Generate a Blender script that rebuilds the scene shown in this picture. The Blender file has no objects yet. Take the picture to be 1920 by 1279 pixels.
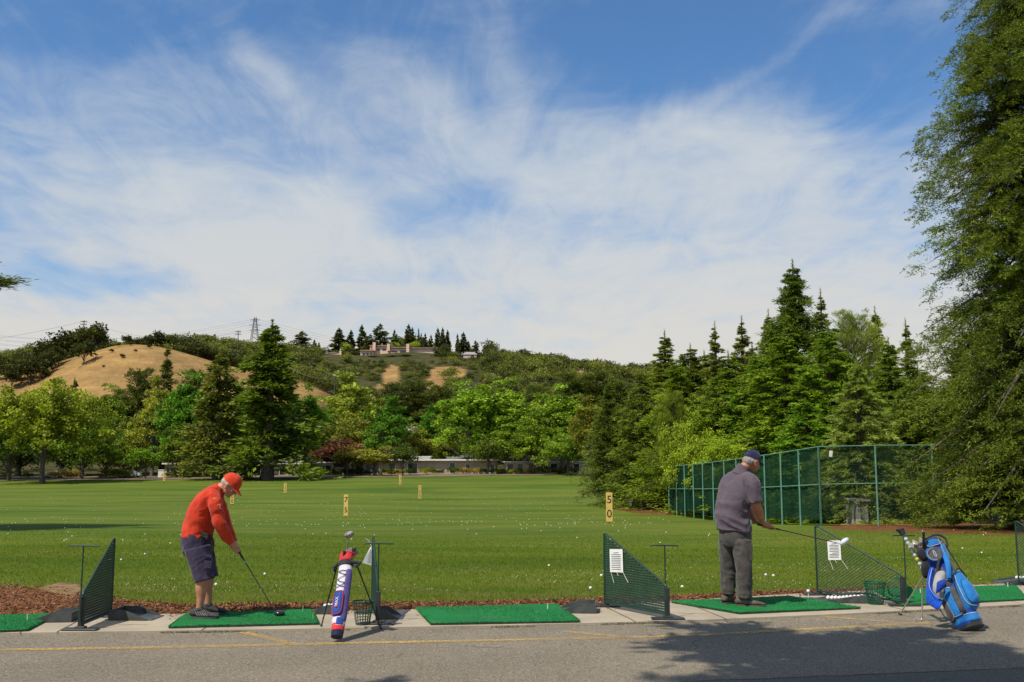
import bpy, bmesh, math, random
import numpy as np
from mathutils import Vector, Matrix, noise
R = math.radians
random.seed(7); rng = np.random.default_rng(7)
scn = bpy.context.scene
COL = scn.collection

# ------------------------------------------------------------------ camera
F = 1867.0; CAMZ = 1.6; PITCH = math.atan(228.5/F)
cam_d = bpy.data.cameras.new('camera'); cam = bpy.data.objects.new('camera', cam_d); COL.objects.link(cam)
cam_d.lens = 35.0; cam_d.sensor_width = 36.0; cam_d.clip_end = 9000; cam_d.clip_start = 0.05
cam.location = (0, 0, CAMZ); cam.rotation_euler = (R(90)+PITCH, 0, 0)
scn.camera = cam
scn.view_settings.view_transform = 'Standard'; scn.view_settings.look = 'None'; scn.view_settings.exposure = 0
cp, sp = math.cos(PITCH), math.sin(PITCH)
def ray(px, py):
    a = (px-960)/F; b = -(py-639.5)/F
    return Vector((a, cp-b*sp, sp+b*cp))
def at(px, py, Y):                       # survey helper: the point seen in that direction at depth Y
    d = ray(px, py); k = Y/d.y
    return Vector((d.x*k, Y, CAMZ+d.z*k))
def gnd(px, py, z=0.0):
    d = ray(px, py); k = (z-CAMZ)/d.z
    return Vector((d.x*k, d.y*k, z))

# ------------------------------------------------------------------ materials
MATS = {}
def nodes(m):
    m.use_nodes = True; nt = m.node_tree; nt.nodes.clear(); return nt
class NB:
    def __init__(s, nt): s.nt = nt
    def n(s, t, **k):
        nd = s.nt.nodes.new(t)
        for a, v in k.items():
            if a.startswith('i_'):
                key = a[2:]; key = int(key) if key.isdigit() else key.replace('_', ' ')
                if hasattr(v, 'is_output') or isinstance(v, bpy.types.NodeSocket): s.nt.links.new(v, nd.inputs[key])
                else: nd.inputs[key].default_value = v
            else: setattr(nd, a, v)
        return nd
    def l(s, a, b): s.nt.links.new(a, b)
    def math(s, op, a, b=None, c=None, clamp=False):
        nd = s.nt.nodes.new('ShaderNodeMath'); nd.operation = op; nd.use_clamp = clamp
        for i, v in enumerate((a, b, c)):
            if v is None: continue
            if isinstance(v, bpy.types.NodeSocket): s.l(v, nd.inputs[i])
            else: nd.inputs[i].default_value = v
        return nd.outputs[0]
    def mix(s, f, a, b, mode='MIX'):
        nd = s.nt.nodes.new('ShaderNodeMix'); nd.data_type = 'RGBA'; nd.blend_type = mode
        for key, v in ((0, f), (6, a), (7, b)):
            if isinstance(v, bpy.types.NodeSocket): s.l(v, nd.inputs[key])
            else: nd.inputs[key].default_value = v if key == 0 else (tuple(v)+(1,))[:4]
        return nd.outputs[2]
    def noise(s, vec, scale, detail=3, rough=.55, dist=0):
        nd = s.n('ShaderNodeTexNoise', i_Scale=scale, i_Detail=detail, i_Roughness=rough, i_Distortion=dist)
        if vec is not None: s.l(vec, nd.inputs['Vector'])
        return nd.outputs['Fac']
    def map(s, vec, sc=(1,1,1), loc=(0,0,0), rot=(0,0,0)):
        nd = s.n('ShaderNodeMapping', i_Scale=sc, i_Location=loc, i_Rotation=rot); s.l(vec, nd.inputs['Vector']); return nd.outputs[0]
    def ramp(s, f, a, b, smooth=True):
        nd = s.n('ShaderNodeMapRange'); nd.interpolation_type = 'SMOOTHSTEP' if smooth else 'LINEAR'
        s.l(f, nd.inputs['Value']); nd.inputs['From Min'].default_value = a; nd.inputs['From Max'].default_value = b
        return nd.outputs[0]
    def out(s, sh):
        o = s.n('ShaderNodeOutputMaterial'); s.l(sh, o.inputs['Surface'])
def mat(name, c, c2=None, scale=8, rough=.65, bump=0, bscale=60, metal=0, spec=.4, detail=4, stretch=(1,1,1), sheen=0):
    if name in MATS: return MATS[name]
    m = bpy.data.materials.new(name); b = NB(nodes(m))
    geo = b.n('ShaderNodeTexCoord').outputs['Object']
    v = b.map(geo, stretch) if stretch != (1,1,1) else geo
    c2 = c2 or tuple(x*.75 for x in c)
    f = b.ramp(b.noise(v, scale, detail), .35, .65)
    col = b.mix(f, c, c2)
    p = b.n('ShaderNodeBsdfPrincipled', i_Roughness=rough, i_Metallic=metal)
    p.inputs['Specular IOR Level'].default_value = spec
    if sheen: p.inputs['Sheen Weight'].default_value = sheen
    b.l(col, p.inputs['Base Color'])
    if bump:
        bp = b.n('ShaderNodeBump', i_Strength=bump, i_Distance=.02); b.l(b.noise(v, bscale, 4), bp.inputs['Height']); b.l(bp.outputs[0], p.inputs['Normal'])
    b.out(p.outputs[0]); m.diffuse_color = tuple(c)+(1,)
    MATS[name] = m; return m
def leaf_mat(name='leaf', transl=.30):
    if name in MATS: return MATS[name]
    m = bpy.data.materials.new(name); b = NB(nodes(m))
    oc = b.n('ShaderNodeObjectInfo').outputs['Color']
    at_ = b.n('ShaderNodeAttribute', attribute_name='tone').outputs['Fac']
    lo = b.mix(1.0, oc, (.30,.33,.22), 'MULTIPLY'); hi = b.mix(1.0, oc, (2.5,2.1,1.1), 'MULTIPLY')  # low tone puts deep shade, high tone yellowish sunlit tips into the leaf colour
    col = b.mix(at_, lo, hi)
    p = b.n('ShaderNodeBsdfPrincipled', i_Roughness=.55); p.inputs['Specular IOR Level'].default_value = .18
    b.l(col, p.inputs['Base Color'])
    t = b.n('ShaderNodeBsdfTranslucent'); b.l(b.mix(1.0, col, (1.25,1.3,.6), 'MULTIPLY'), t.inputs['Color'])
    mx = b.n('ShaderNodeMixShader', i_Fac=transl); b.l(p.outputs[0], mx.inputs[1]); b.l(t.outputs[0], mx.inputs[2])
    b.out(mx.outputs[0]); MATS[name] = m; return m
LEAF = leaf_mat()
BARK = mat('bark', (.075,.055,.04), (.13,.10,.08), 3, .9, .6, 20, stretch=(4,4,1))
BARKG = mat('bark_pale', (.16,.15,.12), (.07,.065,.05), 3, .9, .5, 20, stretch=(3,3,1))

# ------------------------------------------------------------------ mesh builders
def mesh_np(name, V, faces, m=None, smooth=False, tone=None):
    """V (n,3); faces: int array (k,3|4) or list of such arrays"""
    V = np.asarray(V, np.float32)
    if not isinstance(faces, list): faces = [faces]
    faces = [np.asarray(f, np.int32) for f in faces if len(f)]
    me = bpy.data.meshes.new(name)
    me.vertices.add(len(V)); me.vertices.foreach_set('co', V.ravel())
    tot = np.concatenate([np.full(len(f), f.shape[1], np.int32) for f in faces])
    idx = np.concatenate([f.ravel() for f in faces])
    me.loops.add(len(idx)); me.loops.foreach_set('vertex_index', idx)
    me.polygons.add(len(tot)); st = np.concatenate([[0], np.cumsum(tot)[:-1]]).astype(np.int32)
    me.polygons.foreach_set('loop_start', st); me.polygons.foreach_set('loop_total', tot)
    if smooth: me.polygons.foreach_set('use_smooth', np.ones(len(tot), bool))
    if tone is not None:
        a = me.attributes.new('tone', 'FLOAT', 'POINT'); a.data.foreach_set('value', np.asarray(tone, np.float32))
    me.update(calc_edges=True)
    if m: me.materials.append(m)
    return me
class MB:
    """collects shapes into one mesh; any number of materials"""
    def __init__(s): s.V = []; s.F = []; s.MI = []; s.mats = []; s.n = 0
    def add(s, V, Fs, m):
        if m not in s.mats: s.mats.append(m)
        mi = s.mats.index(m)
        for v in V: s.V.append(tuple(v))
        for f in Fs: s.F.append(tuple(i+s.n for i in f)); s.MI.append(mi)
        s.n += len(V); return s
    def box(s, c, d, m, rot=None, bev=0):
        c = Vector(c); hx, hy, hz = d[0]/2, d[1]/2, d[2]/2
        M_ = rot or Matrix.Identity(3)
        if bev <= 0:
            P = [c+M_@Vector((x*hx, y*hy, z*hz)) for z in (-1,1) for x, y in ((-1,-1),(1,-1),(1,1),(-1,1))]
            return s.add(P, [(3,2,1,0),(4,5,6,7),(0,1,5,4),(1,2,6,5),(2,3,7,6),(3,0,4,7)], m)
        b = min(bev, hx*.9, hy*.9, hz*.9); P = []
        for z, k in ((-hz, b), (-hz+b, 0), (hz-b, 0), (hz, b)):
            for sx, sy in ((-1,-1),(1,-1),(1,1),(-1,1)):
                x, y = hx-k, hy-k
                for (qx, qy) in (((x-(b if k == 0 else 0)), y), (x, y-(b if k == 0 else 0))) if sx*sy < 0 else ((x, y-(b if k == 0 else 0)), (x-(b if k == 0 else 0), y)):
                    P.append(c+M_@Vector((sx*qx, sy*qy, z)))
        Fs = [tuple(range(7,-1,-1)), tuple(range(24,32))]
        for r in range(3):
            for i in range(8):
                a = r*8+i; b2 = r*8+(i+1) % 8
                Fs.append((a, b2, b2+8, a+8))
        return s.add(P, Fs, m)
    def tube(s, pts, rad, m, seg=8, side=None, cap=True, flat=1.0):
        """rad: number, list of numbers or list of (ra, rb): ra along side, rb across"""
        pts = [Vector(p) for p in pts]; n = len(pts)
        if not isinstance(rad, (list, tuple)): rad = [rad]*n
        P = []; prev = None
        for i, p in enumerate(pts):
            t = (pts[min(i+1, n-1)]-pts[max(i-1, 0)])
            t = t.normalized() if t.length > 1e-9 else Vector((0,0,1))
            a = Vector(side) if side is not None else (prev if prev is not None else (Vector((1,0,0)) if abs(t.x) < .8 else Vector((0,1,0))))
            a = (a-t*a.dot(t)); a = a.normalized() if a.length > 1e-6 else t.orthogonal().normalized()
            b = t.cross(a); prev = a
            ra, rb = rad[i] if isinstance(rad[i], (list, tuple)) else (rad[i], rad[i]*flat)
            for k in range(seg):
                q = 2*math.pi*k/seg
                P.append(p+a*ra*math.cos(q)+b*rb*math.sin(q))
        Fs = [(i*seg+k, i*seg+(k+1) % seg, (i+1)*seg+(k+1) % seg, (i+1)*seg+k) for i in range(n-1) for k in range(seg)]
        if cap: Fs += [tuple(range(seg-1,-1,-1)), tuple(range((n-1)*seg, n*seg))]
        return s.add(P, Fs, m)
    def ell(s, c, r, m, ax=None, seg=14, rings=9):
        """ellipsoid; ax = 3 unit axes"""
        c = Vector(c); ax = ax or (Vector((1,0,0)), Vector((0,1,0)), Vector((0,0,1)))
        if not isinstance(r, (list, tuple)): r = (r, r, r)
        P = [c-ax[2]*r[2]]
        for i in range(1, rings):
            th = math.pi*i/rings
            for k in range(seg):
                q = 2*math.pi*k/seg
                P.append(c+ax[0]*r[0]*math.sin(th)*math.cos(q)+ax[1]*r[1]*math.sin(th)*math.sin(q)-ax[2]*r[2]*math.cos(th))
        P.append(c+ax[2]*r[2]); N = len(P)-1
        Fs = [(0, 1+(k+1) % seg, 1+k) for k in range(seg)]
        for i in range(rings-2):
            for k in range(seg):
                a = 1+i*seg+k; b = 1+i*seg+(k+1) % seg
                Fs.append((a, b, b+seg, a+seg))
        Fs += [(N, 1+(rings-2)*seg+k, 1+(rings-2)*seg+(k+1) % seg) for k in range(seg)]
        return s.add(P, Fs, m)
    def prism(s, poly, vec, m):
        n = len(poly); vec = Vector(vec); poly = [Vector(p) for p in poly]
        return s.add(poly+[p+vec for p in poly], [tuple(range(n-1,-1,-1)), tuple(range(n, 2*n))]+[(i, (i+1) % n, n+(i+1) % n, n+i) for i in range(n)], m)
    def quad(s, a, b, c, d, m): return s.add([a,b,c,d], [(0,1,2,3)], m)
    def mesh(s, name, smooth=False, origin=None):
        me = bpy.data.meshes.new(name)
        V = s.V if origin is None else [(v[0]-origin[0], v[1]-origin[1], v[2]-origin[2]) for v in s.V]
        me.from_pydata(V, [], s.F)
        for m in s.mats: me.materials.append(m)
        me.polygons.foreach_set('material_index', s.MI)
        bm = bmesh.new(); bm.from_mesh(me); bmesh.ops.recalc_face_normals(bm, faces=bm.faces); bm.to_mesh(me); bm.free()
        if smooth is True: me.polygons.foreach_set('use_smooth', [True]*len(me.polygons))
        elif smooth: me.shade_smooth_by_angle = None
        me.update()
        return me
def smooth_angle(o, deg=40):
    me = o.data; me.polygons.foreach_set('use_smooth', [True]*len(me.polygons))
    try: me.set_sharp_from_angle(angle=R(deg))
    except Exception: pass
def remesh(me, voxel, smooth_iter=3, m=None):
    o = bpy.data.objects.new('tmp', me); COL.objects.link(o)
    r = o.modifiers.new('r', 'REMESH'); r.mode = 'VOXEL'; r.voxel_size = voxel; r.use_smooth_shade = True
    if smooth_iter:
        sm = o.modifiers.new('s', 'SMOOTH'); sm.iterations = smooth_iter; sm.factor = .5
    dg = bpy.context.evaluated_depsgraph_get(); dg.update()
    out = bpy.data.meshes.new_from_object(o.evaluated_get(dg))
    COL.objects.unlink(o); bpy.data.objects.remove(o)
    out.materials.clear()
    if m: out.materials.append(m)
    out.polygons.foreach_set('use_smooth', [True]*len(out.polygons))
    return out

# ------------------------------------------------------------------ scene objects
def tag(o, label=None, cat=None, group=None, kind=None):
    if label: o['label'] = label
    if cat: o['category'] = cat
    if group: o['group'] = group
    if kind: o['kind'] = kind
    return o
def link(name, me, parent=None, loc=None):
    o = bpy.data.objects.new(name, me); COL.objects.link(o)
    if parent is not None: o.parent = parent
    if loc is not None: o.location = loc
    if me is not None and not me.name.startswith('tmpl_'): me.name = name
    return o
def thing(name, label, cat, loc=(0,0,0), rz=0, group=None):
    o = bpy.data.objects.new(name, None); COL.objects.link(o); o.empty_display_size = .2
    o.location = loc; o.rotation_euler = (0,0,rz); return tag(o, label, cat, group)
def struct(name, me): return tag(link(name, me), kind='structure')
def dup(root, loc=None, rz=None, label=None, group=None, sc=None):
    r = root.copy(); COL.objects.link(r)
    if loc is not None: r.location = loc
    if rz is not None: r.rotation_euler = (0,0,rz)
    if sc is not None: r.scale = sc
    if label: r['label'] = label
    if group: r['group'] = group
    for ch in list(root.children):
        c = ch.copy(); COL.objects.link(c); c.parent = r
        for g in list(ch.children):
            d = g.copy(); COL.objects.link(d); d.parent = c
    return r
def part(name, mb, parent, origin=None, smooth=None, label=None):
    o = link(name, mb.mesh(name, origin=origin), parent)
    if smooth: smooth_angle(o, smooth)
    if label: o['label'] = label
    return o
SKY_TINT = (.60, .88, 1.10); SKY_STR = .125; CLOUD_HI = (4.95, 5.3, 5.55); CLOUD_LO = (6.0, 5.55, 4.9)
GAIN = 2.35; GAIN_HILL = 2.0
# ------------------------------------------------------------------ light: late-morning sun from behind-left, high thin cloud
SUN_DIR = Vector((.72, .68, -1.50)).normalized()          # direction the light travels
toward = -SUN_DIR
elev = math.asin(toward.z); azim = math.atan2(toward.x, toward.y)
sd = bpy.data.lights.new('sun', 'SUN'); sun = bpy.data.objects.new('sun', sd); COL.objects.link(sun)
sd.energy = 5.0; sd.angle = R(.5); sd.color = (1, .93, .80)
sun.rotation_euler = SUN_DIR.to_track_quat('-Z', 'Y').to_euler(); sun.location = (-20, -20, 60)
w = bpy.data.worlds.new('World'); scn.world = w; w.use_nodes = True
nt = w.node_tree; nt.nodes.clear(); b = NB(nt)
sky = b.n('ShaderNodeTexSky', sky_type='NISHITA', sun_disc=False, sun_elevation=elev, sun_rotation=azim, air_density=1.0, dust_density=.6, ozone_density=2.0)
d = b.n('ShaderNodeTexCoord').outputs['Generated']
sx = b.n('ShaderNodeSeparateXYZ'); b.l(d, sx.inputs[0])
az = b.math('ARCTAN2', sx.outputs[0], sx.outputs[1]); el = sx.outputs[2]
cv = b.n('ShaderNodeCombineXYZ'); b.l(az, cv.inputs[0]); b.l(el, cv.inputs[1])
v = cv.outputs[0]
# wisps: noise on a cloud-deck projection, domain-warped
zz = b.math('ADD', el, .12)
px_ = b.math('DIVIDE', sx.outputs[0], zz); py_ = b.math('DIVIDE', sx.outputs[1], zz)
cd = b.n('ShaderNodeCombineXYZ'); b.l(px_, cd.inputs[0]); b.l(py_, cd.inputs[1]); deck = cd.outputs[0]
n1 = b.noise(b.map(deck, (.7,1.1,1), (3.1,1.7,0), (0,0,.35)), 1.1, 7, .6, 1.2)
n2 = b.noise(b.map(deck, (2.2,1.0,1), (1,5,0), (0,0,.8)), 2.2, 7, .62, 1.6)
n3 = b.noise(b.map(v, (3,7,1), (0,0,0), (0,0,-.35)), 2.5, 5, .6, .8)
dens = b.math('ADD', b.math('MULTIPLY', b.math('SUBTRACT', n1, .5), 1.5), b.math('MULTIPLY', b.math('SUBTRACT', n2, .5), 1.25))
dens = b.math('ADD', dens, b.math('MULTIPLY', b.math('SUBTRACT', n3, .5), .9))
wv = b.n('ShaderNodeVectorMath', operation='ADD'); b.l(v, wv.inputs[0])
nw = b.n('ShaderNodeTexNoise', i_Scale=5, i_Detail=3); b.l(v, nw.inputs['Vector'])
ns = b.n('ShaderNodeVectorMath', operation='MULTIPLY_ADD'); b.l(nw.outputs['Color'], ns.inputs[0]); ns.inputs[1].default_value = (.16,.09,0); ns.inputs[2].default_value = (-.08,-.045,0)
b.l(ns.outputs[0], wv.inputs[1]); vw = wv.outputs[0]
def blob(px, py, rx, ry, wgt, rot=0):
    global dens
    r = ray(px, py).normalized(); a0 = math.atan2(r.x, r.y)
    s = b.n('ShaderNodeVectorMath', operation='SUBTRACT'); b.l(vw, s.inputs[0]); s.inputs[1].default_value = (a0, r.z, 0)
    m_ = b.map(s.outputs[0], (F/rx, F/ry, 0), (0,0,0), (0,0,0))
    if rot:
        rr = b.n('ShaderNodeVectorRotate', rotation_type='Z_AXIS', i_Angle=rot); b.l(s.outputs[0], rr.inputs['Vector'])
        m_ = b.map(rr.outputs[0], (F/rx, F/ry, 0))
    ln = b.n('ShaderNodeVectorMath', operation='LENGTH'); b.l(m_, ln.inputs[0])
    f = b.math('MULTIPLY', b.ramp(ln.outputs['Value'], 1.35, .15), wgt)
    dens = b.math('ADD', dens, f)
for a in SKY_BLOBS if 'SKY_BLOBS' in globals() else [
    (330,430,420,120,.62), (640,470,330,130,.45), (1180,300,420,120,.62), (1300,470,560,170,.50), (800,190,210,80,.42,.5),
    (930,90,150,45,.35,.9), (480,110,90,40,.30,.8), (640,260,260,110,.35), (250,300,260,90,.22), (1650,330,300,120,.30), (60,180,160,80,.25),
    (180,520,190,34,-.75), (620,20,520,90,-.45), (1280,60,430,130,-.62), (890,385,150,50,-.35), (1750,150,260,170,-.40),
    (760,430,90,45,-.40), (150,60,240,70,-.25), (1500,60,420,16,.25,-.42)]:
    blob(*a)
haze = b.ramp(el, .25, .06)
dens = b.math('ADD', dens, b.math('MULTIPLY', haze, 1.25))
cm = b.ramp(b.math('ADD', dens, .33), -.35, 1.5)
skyc = b.n('ShaderNodeVectorMath', operation='SCALE'); b.l(sky.outputs[0], skyc.inputs[0]); skyc.inputs['Scale'].default_value = 1.0
skyt = b.mix(1.0, skyc.outputs[0], SKY_TINT, 'MULTIPLY')
hz = b.ramp(el, .30, .04)
cloud = b.mix(hz, CLOUD_HI, CLOUD_LO)
col = b.mix(b.math('MULTIPLY', cm, .93), skyt, cloud)
bg = b.n('ShaderNodeBackground', i_Strength=SKY_STR); b.l(col, bg.inputs['Color'])
o_ = b.n('ShaderNodeOutputWorld'); b.l(bg.outputs[0], o_.inputs['Surface'])

# ------------------------------------------------------------------ terrain
PY = np.array([-50, 11.0, 13, 20, 30, 40, 49, 56, 66, 79, 101, 124, 147, 170, 193, 215, 235, 260, 5000])
PZ = np.array([0, 0, -.05, -.35, -.80, -1.18, -1.42, -1.74, -2.25, -2.62, -2.68, -2.86, -2.70, -2.15, -1.62, -1.0, -.75, -.6, -.6])
def fieldz(x, y):
    x = np.asarray(x, float); y = np.asarray(y, float)
    z = np.interp(y, PY, PZ)
    k = np.clip((y-110)/100, 0, 1); k = k*k*(3-2*k)
    k2 = np.clip((330-y)/100, 0, 1)
    z = z + k*k2*(x*.0105*np.where(x < 0, 1, .9))
    z = z + .05*np.sin(x*.21+y*.13)*np.clip((y-14)/20, 0, 1)*np.clip((260-y)/60, 0, 1)
    return z
def prof(x, xs, ys): return np.interp(x, xs, ys)
# hill A: dry grass hill (crest about 450 m away); hill B: wooded ridge (crest about 650 m)
AX = np.array([-900,-400, 0, 60, 120, 185, 230, 290, 350, 420, 480, 560, 620, 700, 800, 960, 3000])
AYp= np.array([ 760, 735,705,688, 668, 651, 645, 648, 661, 682, 700, 722, 742, 775, 810, 850, 868])
BX = np.array([-900,-300, 0, 100, 270, 330, 400, 500, 640, 760, 860, 900, 960,1000,1060,1120,1180,1240, 1400, 1700, 2200, 3200])
BYp= np.array([ 720, 700,678,672, 658, 648, 652, 662, 672, 668, 672, 676, 678, 682, 687, 698, 706, 712, 720, 735, 745, 760])
def sm(t): t = np.clip(t, 0, 1); return t*t*(3-2*t)
def smooth_interp(u, xs, ys):
    r = 0
    for k in (-24,-12,0,12,24): r = r+np.interp(u+k, xs, ys)
    return r/5
def terrain(x, y):
    x = np.asarray(x, float); y = np.asarray(y, float)
    ys = np.maximum(y, 1.0); u = 960+F*x/ys
    uA = 960+F*x/450.0*np.clip(450/ys, .9, 1.1); uB = u
    hA = np.maximum(0, (868-smooth_interp(u, AX, AYp))*450/F+1.6)
    hB = np.maximum(0, (868-smooth_interp(u, BX, BYp))*650/F+1.6)
    tA = sm((y-268)/182); bA = 1-sm((y-470)/260)*.8
    tB = sm((y-300)/350); bB = 1-sm((y-670)/500)*.7
    gl = np.abs(np.sin(x*.052+.8*np.sin(y*.02)+.6*np.sin(x*.017)))**.6
    zA = hA*tA*bA-(1-gl)*6.0*np.clip(tA*(1-tA)*4, 0, 1)*(hA > 5); zB = hB*tB**1.2*bB
    n = 1.6*np.sin(x*.031+1)*np.sin(y*.027)+.8*np.sin(x*.083+y*.05)
    z = np.maximum(zA, zB)
    return np.where(y > 235, fieldz(x, y)+z+n*sm((y-280)/80), fieldz(x, y))
def tz(x, y): return float(terrain(x, y))

def grid(xs, ys_fn, nv, zf, name, m, smooth=True):
    """grid between y0(x), y1(x)"""
    V = []; nx = len(xs)
    for x in xs:
        y0, y1 = ys_fn(x)
        yy = np.linspace(y0, y1, nv) if not callable(nv) else nv(y0, y1)
        zz_ = zf(np.full_like(yy, x), yy)
        V.append(np.stack([np.full_like(yy, x), yy, zz_*np.ones_like(yy)], 1))
    nvv = len(V[0]); V = np.concatenate(V)
    i = np.arange(nx-1)[:, None]*nvv+np.arange(nvv-1)[None]
    i = i.ravel(); Fq = np.stack([i, i+nvv, i+nvv+1, i+1], 1)
    return mesh_np(name, V, Fq, m, smooth)

def line(pts, z=0):
    w_ = [gnd(x, y, z) for x, y in pts]; return np.array([p.x for p in w_]), np.array([p.y for p in w_])
KX, KY = line([(-1500,1205),(-300,1192),(0,1187),(500,1180),(960,1172),(1300,1163),(1600,1150),(1920,1133),(2300,1112),(3200,1070)])
CX, CY = line([(-1500,1172),(-300,1158),(0,1155),(300,1151),(750,1143),(1130,1134),(1290,1125),(1500,1113),(1700,1104),(1920,1092),(2300,1072),(3200,1035)])
GX, GY = line([(-1500,1070),(-300,1078),(0,1085),(110,1090),(160,1105),(210,1121),(300,1129),(740,1129),(1000,1124),(1130,1121),(1300,1112),(1500,1105),(1800,1091),(1920,1084),(2300,1062),(3200,1020)])
kerbY = lambda x: np.interp(x, KX, KY); concY = lambda x: np.interp(x, CX, CY)
def grassY(x): return np.interp(x, GX, GY)

# grass
def grass_mat(name, far=False):
    m = bpy.data.materials.new(name); b = NB(nodes(m))
    P = b.n('ShaderNodeNewGeometry').outputs['Position']
    a = b.ramp(b.noise(b.map(P, (.05,.16,.1)), 1, 5, .6), .32, .68)
    st = b.ramp(b.noise(b.map(P, (.10,.42,.1), (0,0,0), (0,0,.04)), 1, 5, .65, .4), .35, .66)
    st2 = b.ramp(b.noise(b.map(P, (.25,1.5,.1)), 1, 4, .65), .36, .68)
    fine = b.ramp(b.noise(b.map(P, (9,9,9)), 1, 3, .8), .30, .72)
    vf = b.ramp(b.noise(b.map(P, (45,45,45)), 1, 2, .8), .3, .7)
    dark, mid, lite, straw = (.036,.088,.003), (.070,.128,.005), (.130,.172,.012), (.25,.20,.045)
    st3 = b.ramp(b.noise(b.map(P, (.045,.16,.1), (4,9,0), (0,0,-.06)), 1, 5, .6, .5), .38, .62); st4 = b.ramp(b.noise(b.map(P, (.03,.075,.1), (14,2,0)), 1, 4, .6, .3), .40, .62)
    c = b.mix(a, dark, mid); c = b.mix(b.math('MULTIPLY', st, .6), c, lite); c = b.mix(b.math('MULTIPLY', st3, .7), c, (.026,.062,.003)); c = b.mix(b.math('MULTIPLY', st4, .42), c, (.150,.165,.018))
    c = b.mix(b.math('MULTIPLY', b.math('MULTIPLY', st2, b.ramp(a, .2, .9)), .38), c, straw)
    c = b.mix(b.math('MULTIPLY', fine, .35), c, (.030,.070,.006)); c = b.mix(b.math('MULTIPLY', vf, .22), c, (.20,.25,.05))
    # worn drier turf near the tee line
    sp_ = b.n('ShaderNodeSeparateXYZ'); b.l(P, sp_.inputs[0])
    near = b.math('MULTIPLY', b.ramp(sp_.outputs[1], 21, 12.5), b.ramp(b.noise(b.map(P, (.6,1.2,1)), 1, 4, .6), .34, .66))
    c = b.mix(b.math('MULTIPLY', near, .30), c, (.19,.185,.050))
    p = b.n('ShaderNodeBsdfPrincipled', i_Roughness=.9); p.inputs['Specular IOR Level'].default_value = .1
    b.l(c, p.inputs['Base Color'])
    bp = b.n('ShaderNodeBump', i_Strength=.7, i_Distance=.05); b.l(b.noise(b.map(P, (14,14,14)), 1, 4, .8), bp.inputs['Height']); b.l(bp.outputs[0], p.inputs['Normal'])
    b.out(p.outputs[0]); return m
GRASS = grass_mat('mown_grass')
def hill_mat():
    m = bpy.data.materials.new('dry_hill_grass'); b = NB(nodes(m))
    P = b.n('ShaderNodeNewGeometry').outputs['Position']
    a = b.ramp(b.noise(b.map(P, (.02,.02,.02)), 1, 5, .6), .35, .65)
    f = b.ramp(b.noise(b.map(P, (.12,.12,.35)), 1, 6, .7), .35, .65)
    g = b.ramp(b.noise(b.map(P, (.5,.5,.9)), 1, 4, .75), .4, .7)
    z_ = b.n('ShaderNodeSeparateXYZ'); b.l(P, z_.inputs[0])
    terr = b.ramp(b.math('SINE', b.math('ADD', b.math('MULTIPLY', z_.outputs[2], 1.05), b.math('MULTIPLY', a, 5.0))), .80, 1.0)
    c = b.mix(a, (.43,.26,.095), (.31,.185,.068)); c = b.mix(b.math('MULTIPLY', f, .55), c, (.21,.13,.052)); c = b.mix(b.math('MULTIPLY', g, .35), c, (.16,.115,.05))
    c = b.mix(b.math('MULTIPLY', terr, .22), c, (.50,.34,.15))
    low = b.ramp(z_.outputs[2], 14, 4); m5 = b.ramp(b.noise(b.map(P, (.045,.012,.05), (3,3,0)), 1, 5, .65, .8), .42, .66); c = b.mix(b.math('MULTIPLY', m5, .5), c, (.19,.12,.05)); c = b.mix(low, c, (.05,.07,.02)); dry = b.n('ShaderNodeAttribute', attribute_name='tone').outputs['Fac']; c = b.mix(dry, b.mix(f, (.045,.052,.020), (.085,.072,.032)), c)
    p = b.n('ShaderNodeBsdfPrincipled', i_Roughness=.95); p.inputs['Specular IOR Level'].default_value = .05
    b.l(c, p.inputs['Base Color'])
    bp = b.n('ShaderNodeBump', i_Strength=.9, i_Distance=2.0); b.l(b.noise(b.map(P, (.15,.15,.3)), 1, 6, .7), bp.inputs['Height']); b.l(bp.outputs[0], p.inputs['Normal'])
    b.out(p.outputs[0]); return m
HILL = hill_mat()

BARE = ((735,702,17,26),(712,722,10,12),(840,690,36,11),(815,708,20,14),(1110,697,28,5),(985,672,9,3),(1078,690,22,4))
def bare(px, py):      # grassy openings on the ridge
    for (cx, cy, rx, ry) in BARE:
        if ((px-cx)/rx)**2+((py-cy)/ry)**2 < 1: return True
    return False
def proj(p):
    x, y, z = p[0], p[1], p[2]-CAMZ; dpt = y*cp+z*sp; v_ = -y*sp+z*cp
    return 960+F*x/dpt, 639.5-F*v_/dpt
def is_dry(X, Y, Z):
    """1 where the slope is open golden grass, 0 under the woods"""
    z = Z+np.where((Y > 480) & (Y < 660), 2.5, 0)-CAMZ; dpt = Y*cp+z*sp; U = 960+F*X/dpt; V_ = 639.5-F*(-Y*sp+z*cp)/dpt
    br = np.zeros(len(X), bool)
    for (cx, cy, rx, ry) in BARE: br |= ((U-cx)/rx)**2+((V_-cy)/ry)**2 < 1
    t = np.where(br, 1.0, 0.0); t = np.where(Y <= 480, np.clip((640-U)/50+.15*np.sin(Y*.11)+.15*np.sin(X*.2), 0, 1)*(Z > 3), t)
    return np.where(Y >= 660, np.where(U > 1100, .6, .15), t)
FAR_EDGE = lambda x: 214.0+np.interp(x, [-150,-60,0,20,60], [2,-1,0,6,14])
xs = np.concatenate([np.linspace(-170,-14,60), np.linspace(-13.6,13.6,90), np.linspace(14,150,56)])
def nvf(y0, y1): t = np.linspace(0, 1, 150); return y0+(y1-y0)*t**1.9
struct('grass_field', grid(xs, lambda x: (grassY(x)-.25, 238.0), nvf, lambda X, Y: fieldz(X, Y)-.012, 'grass_field', GRASS))
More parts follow.
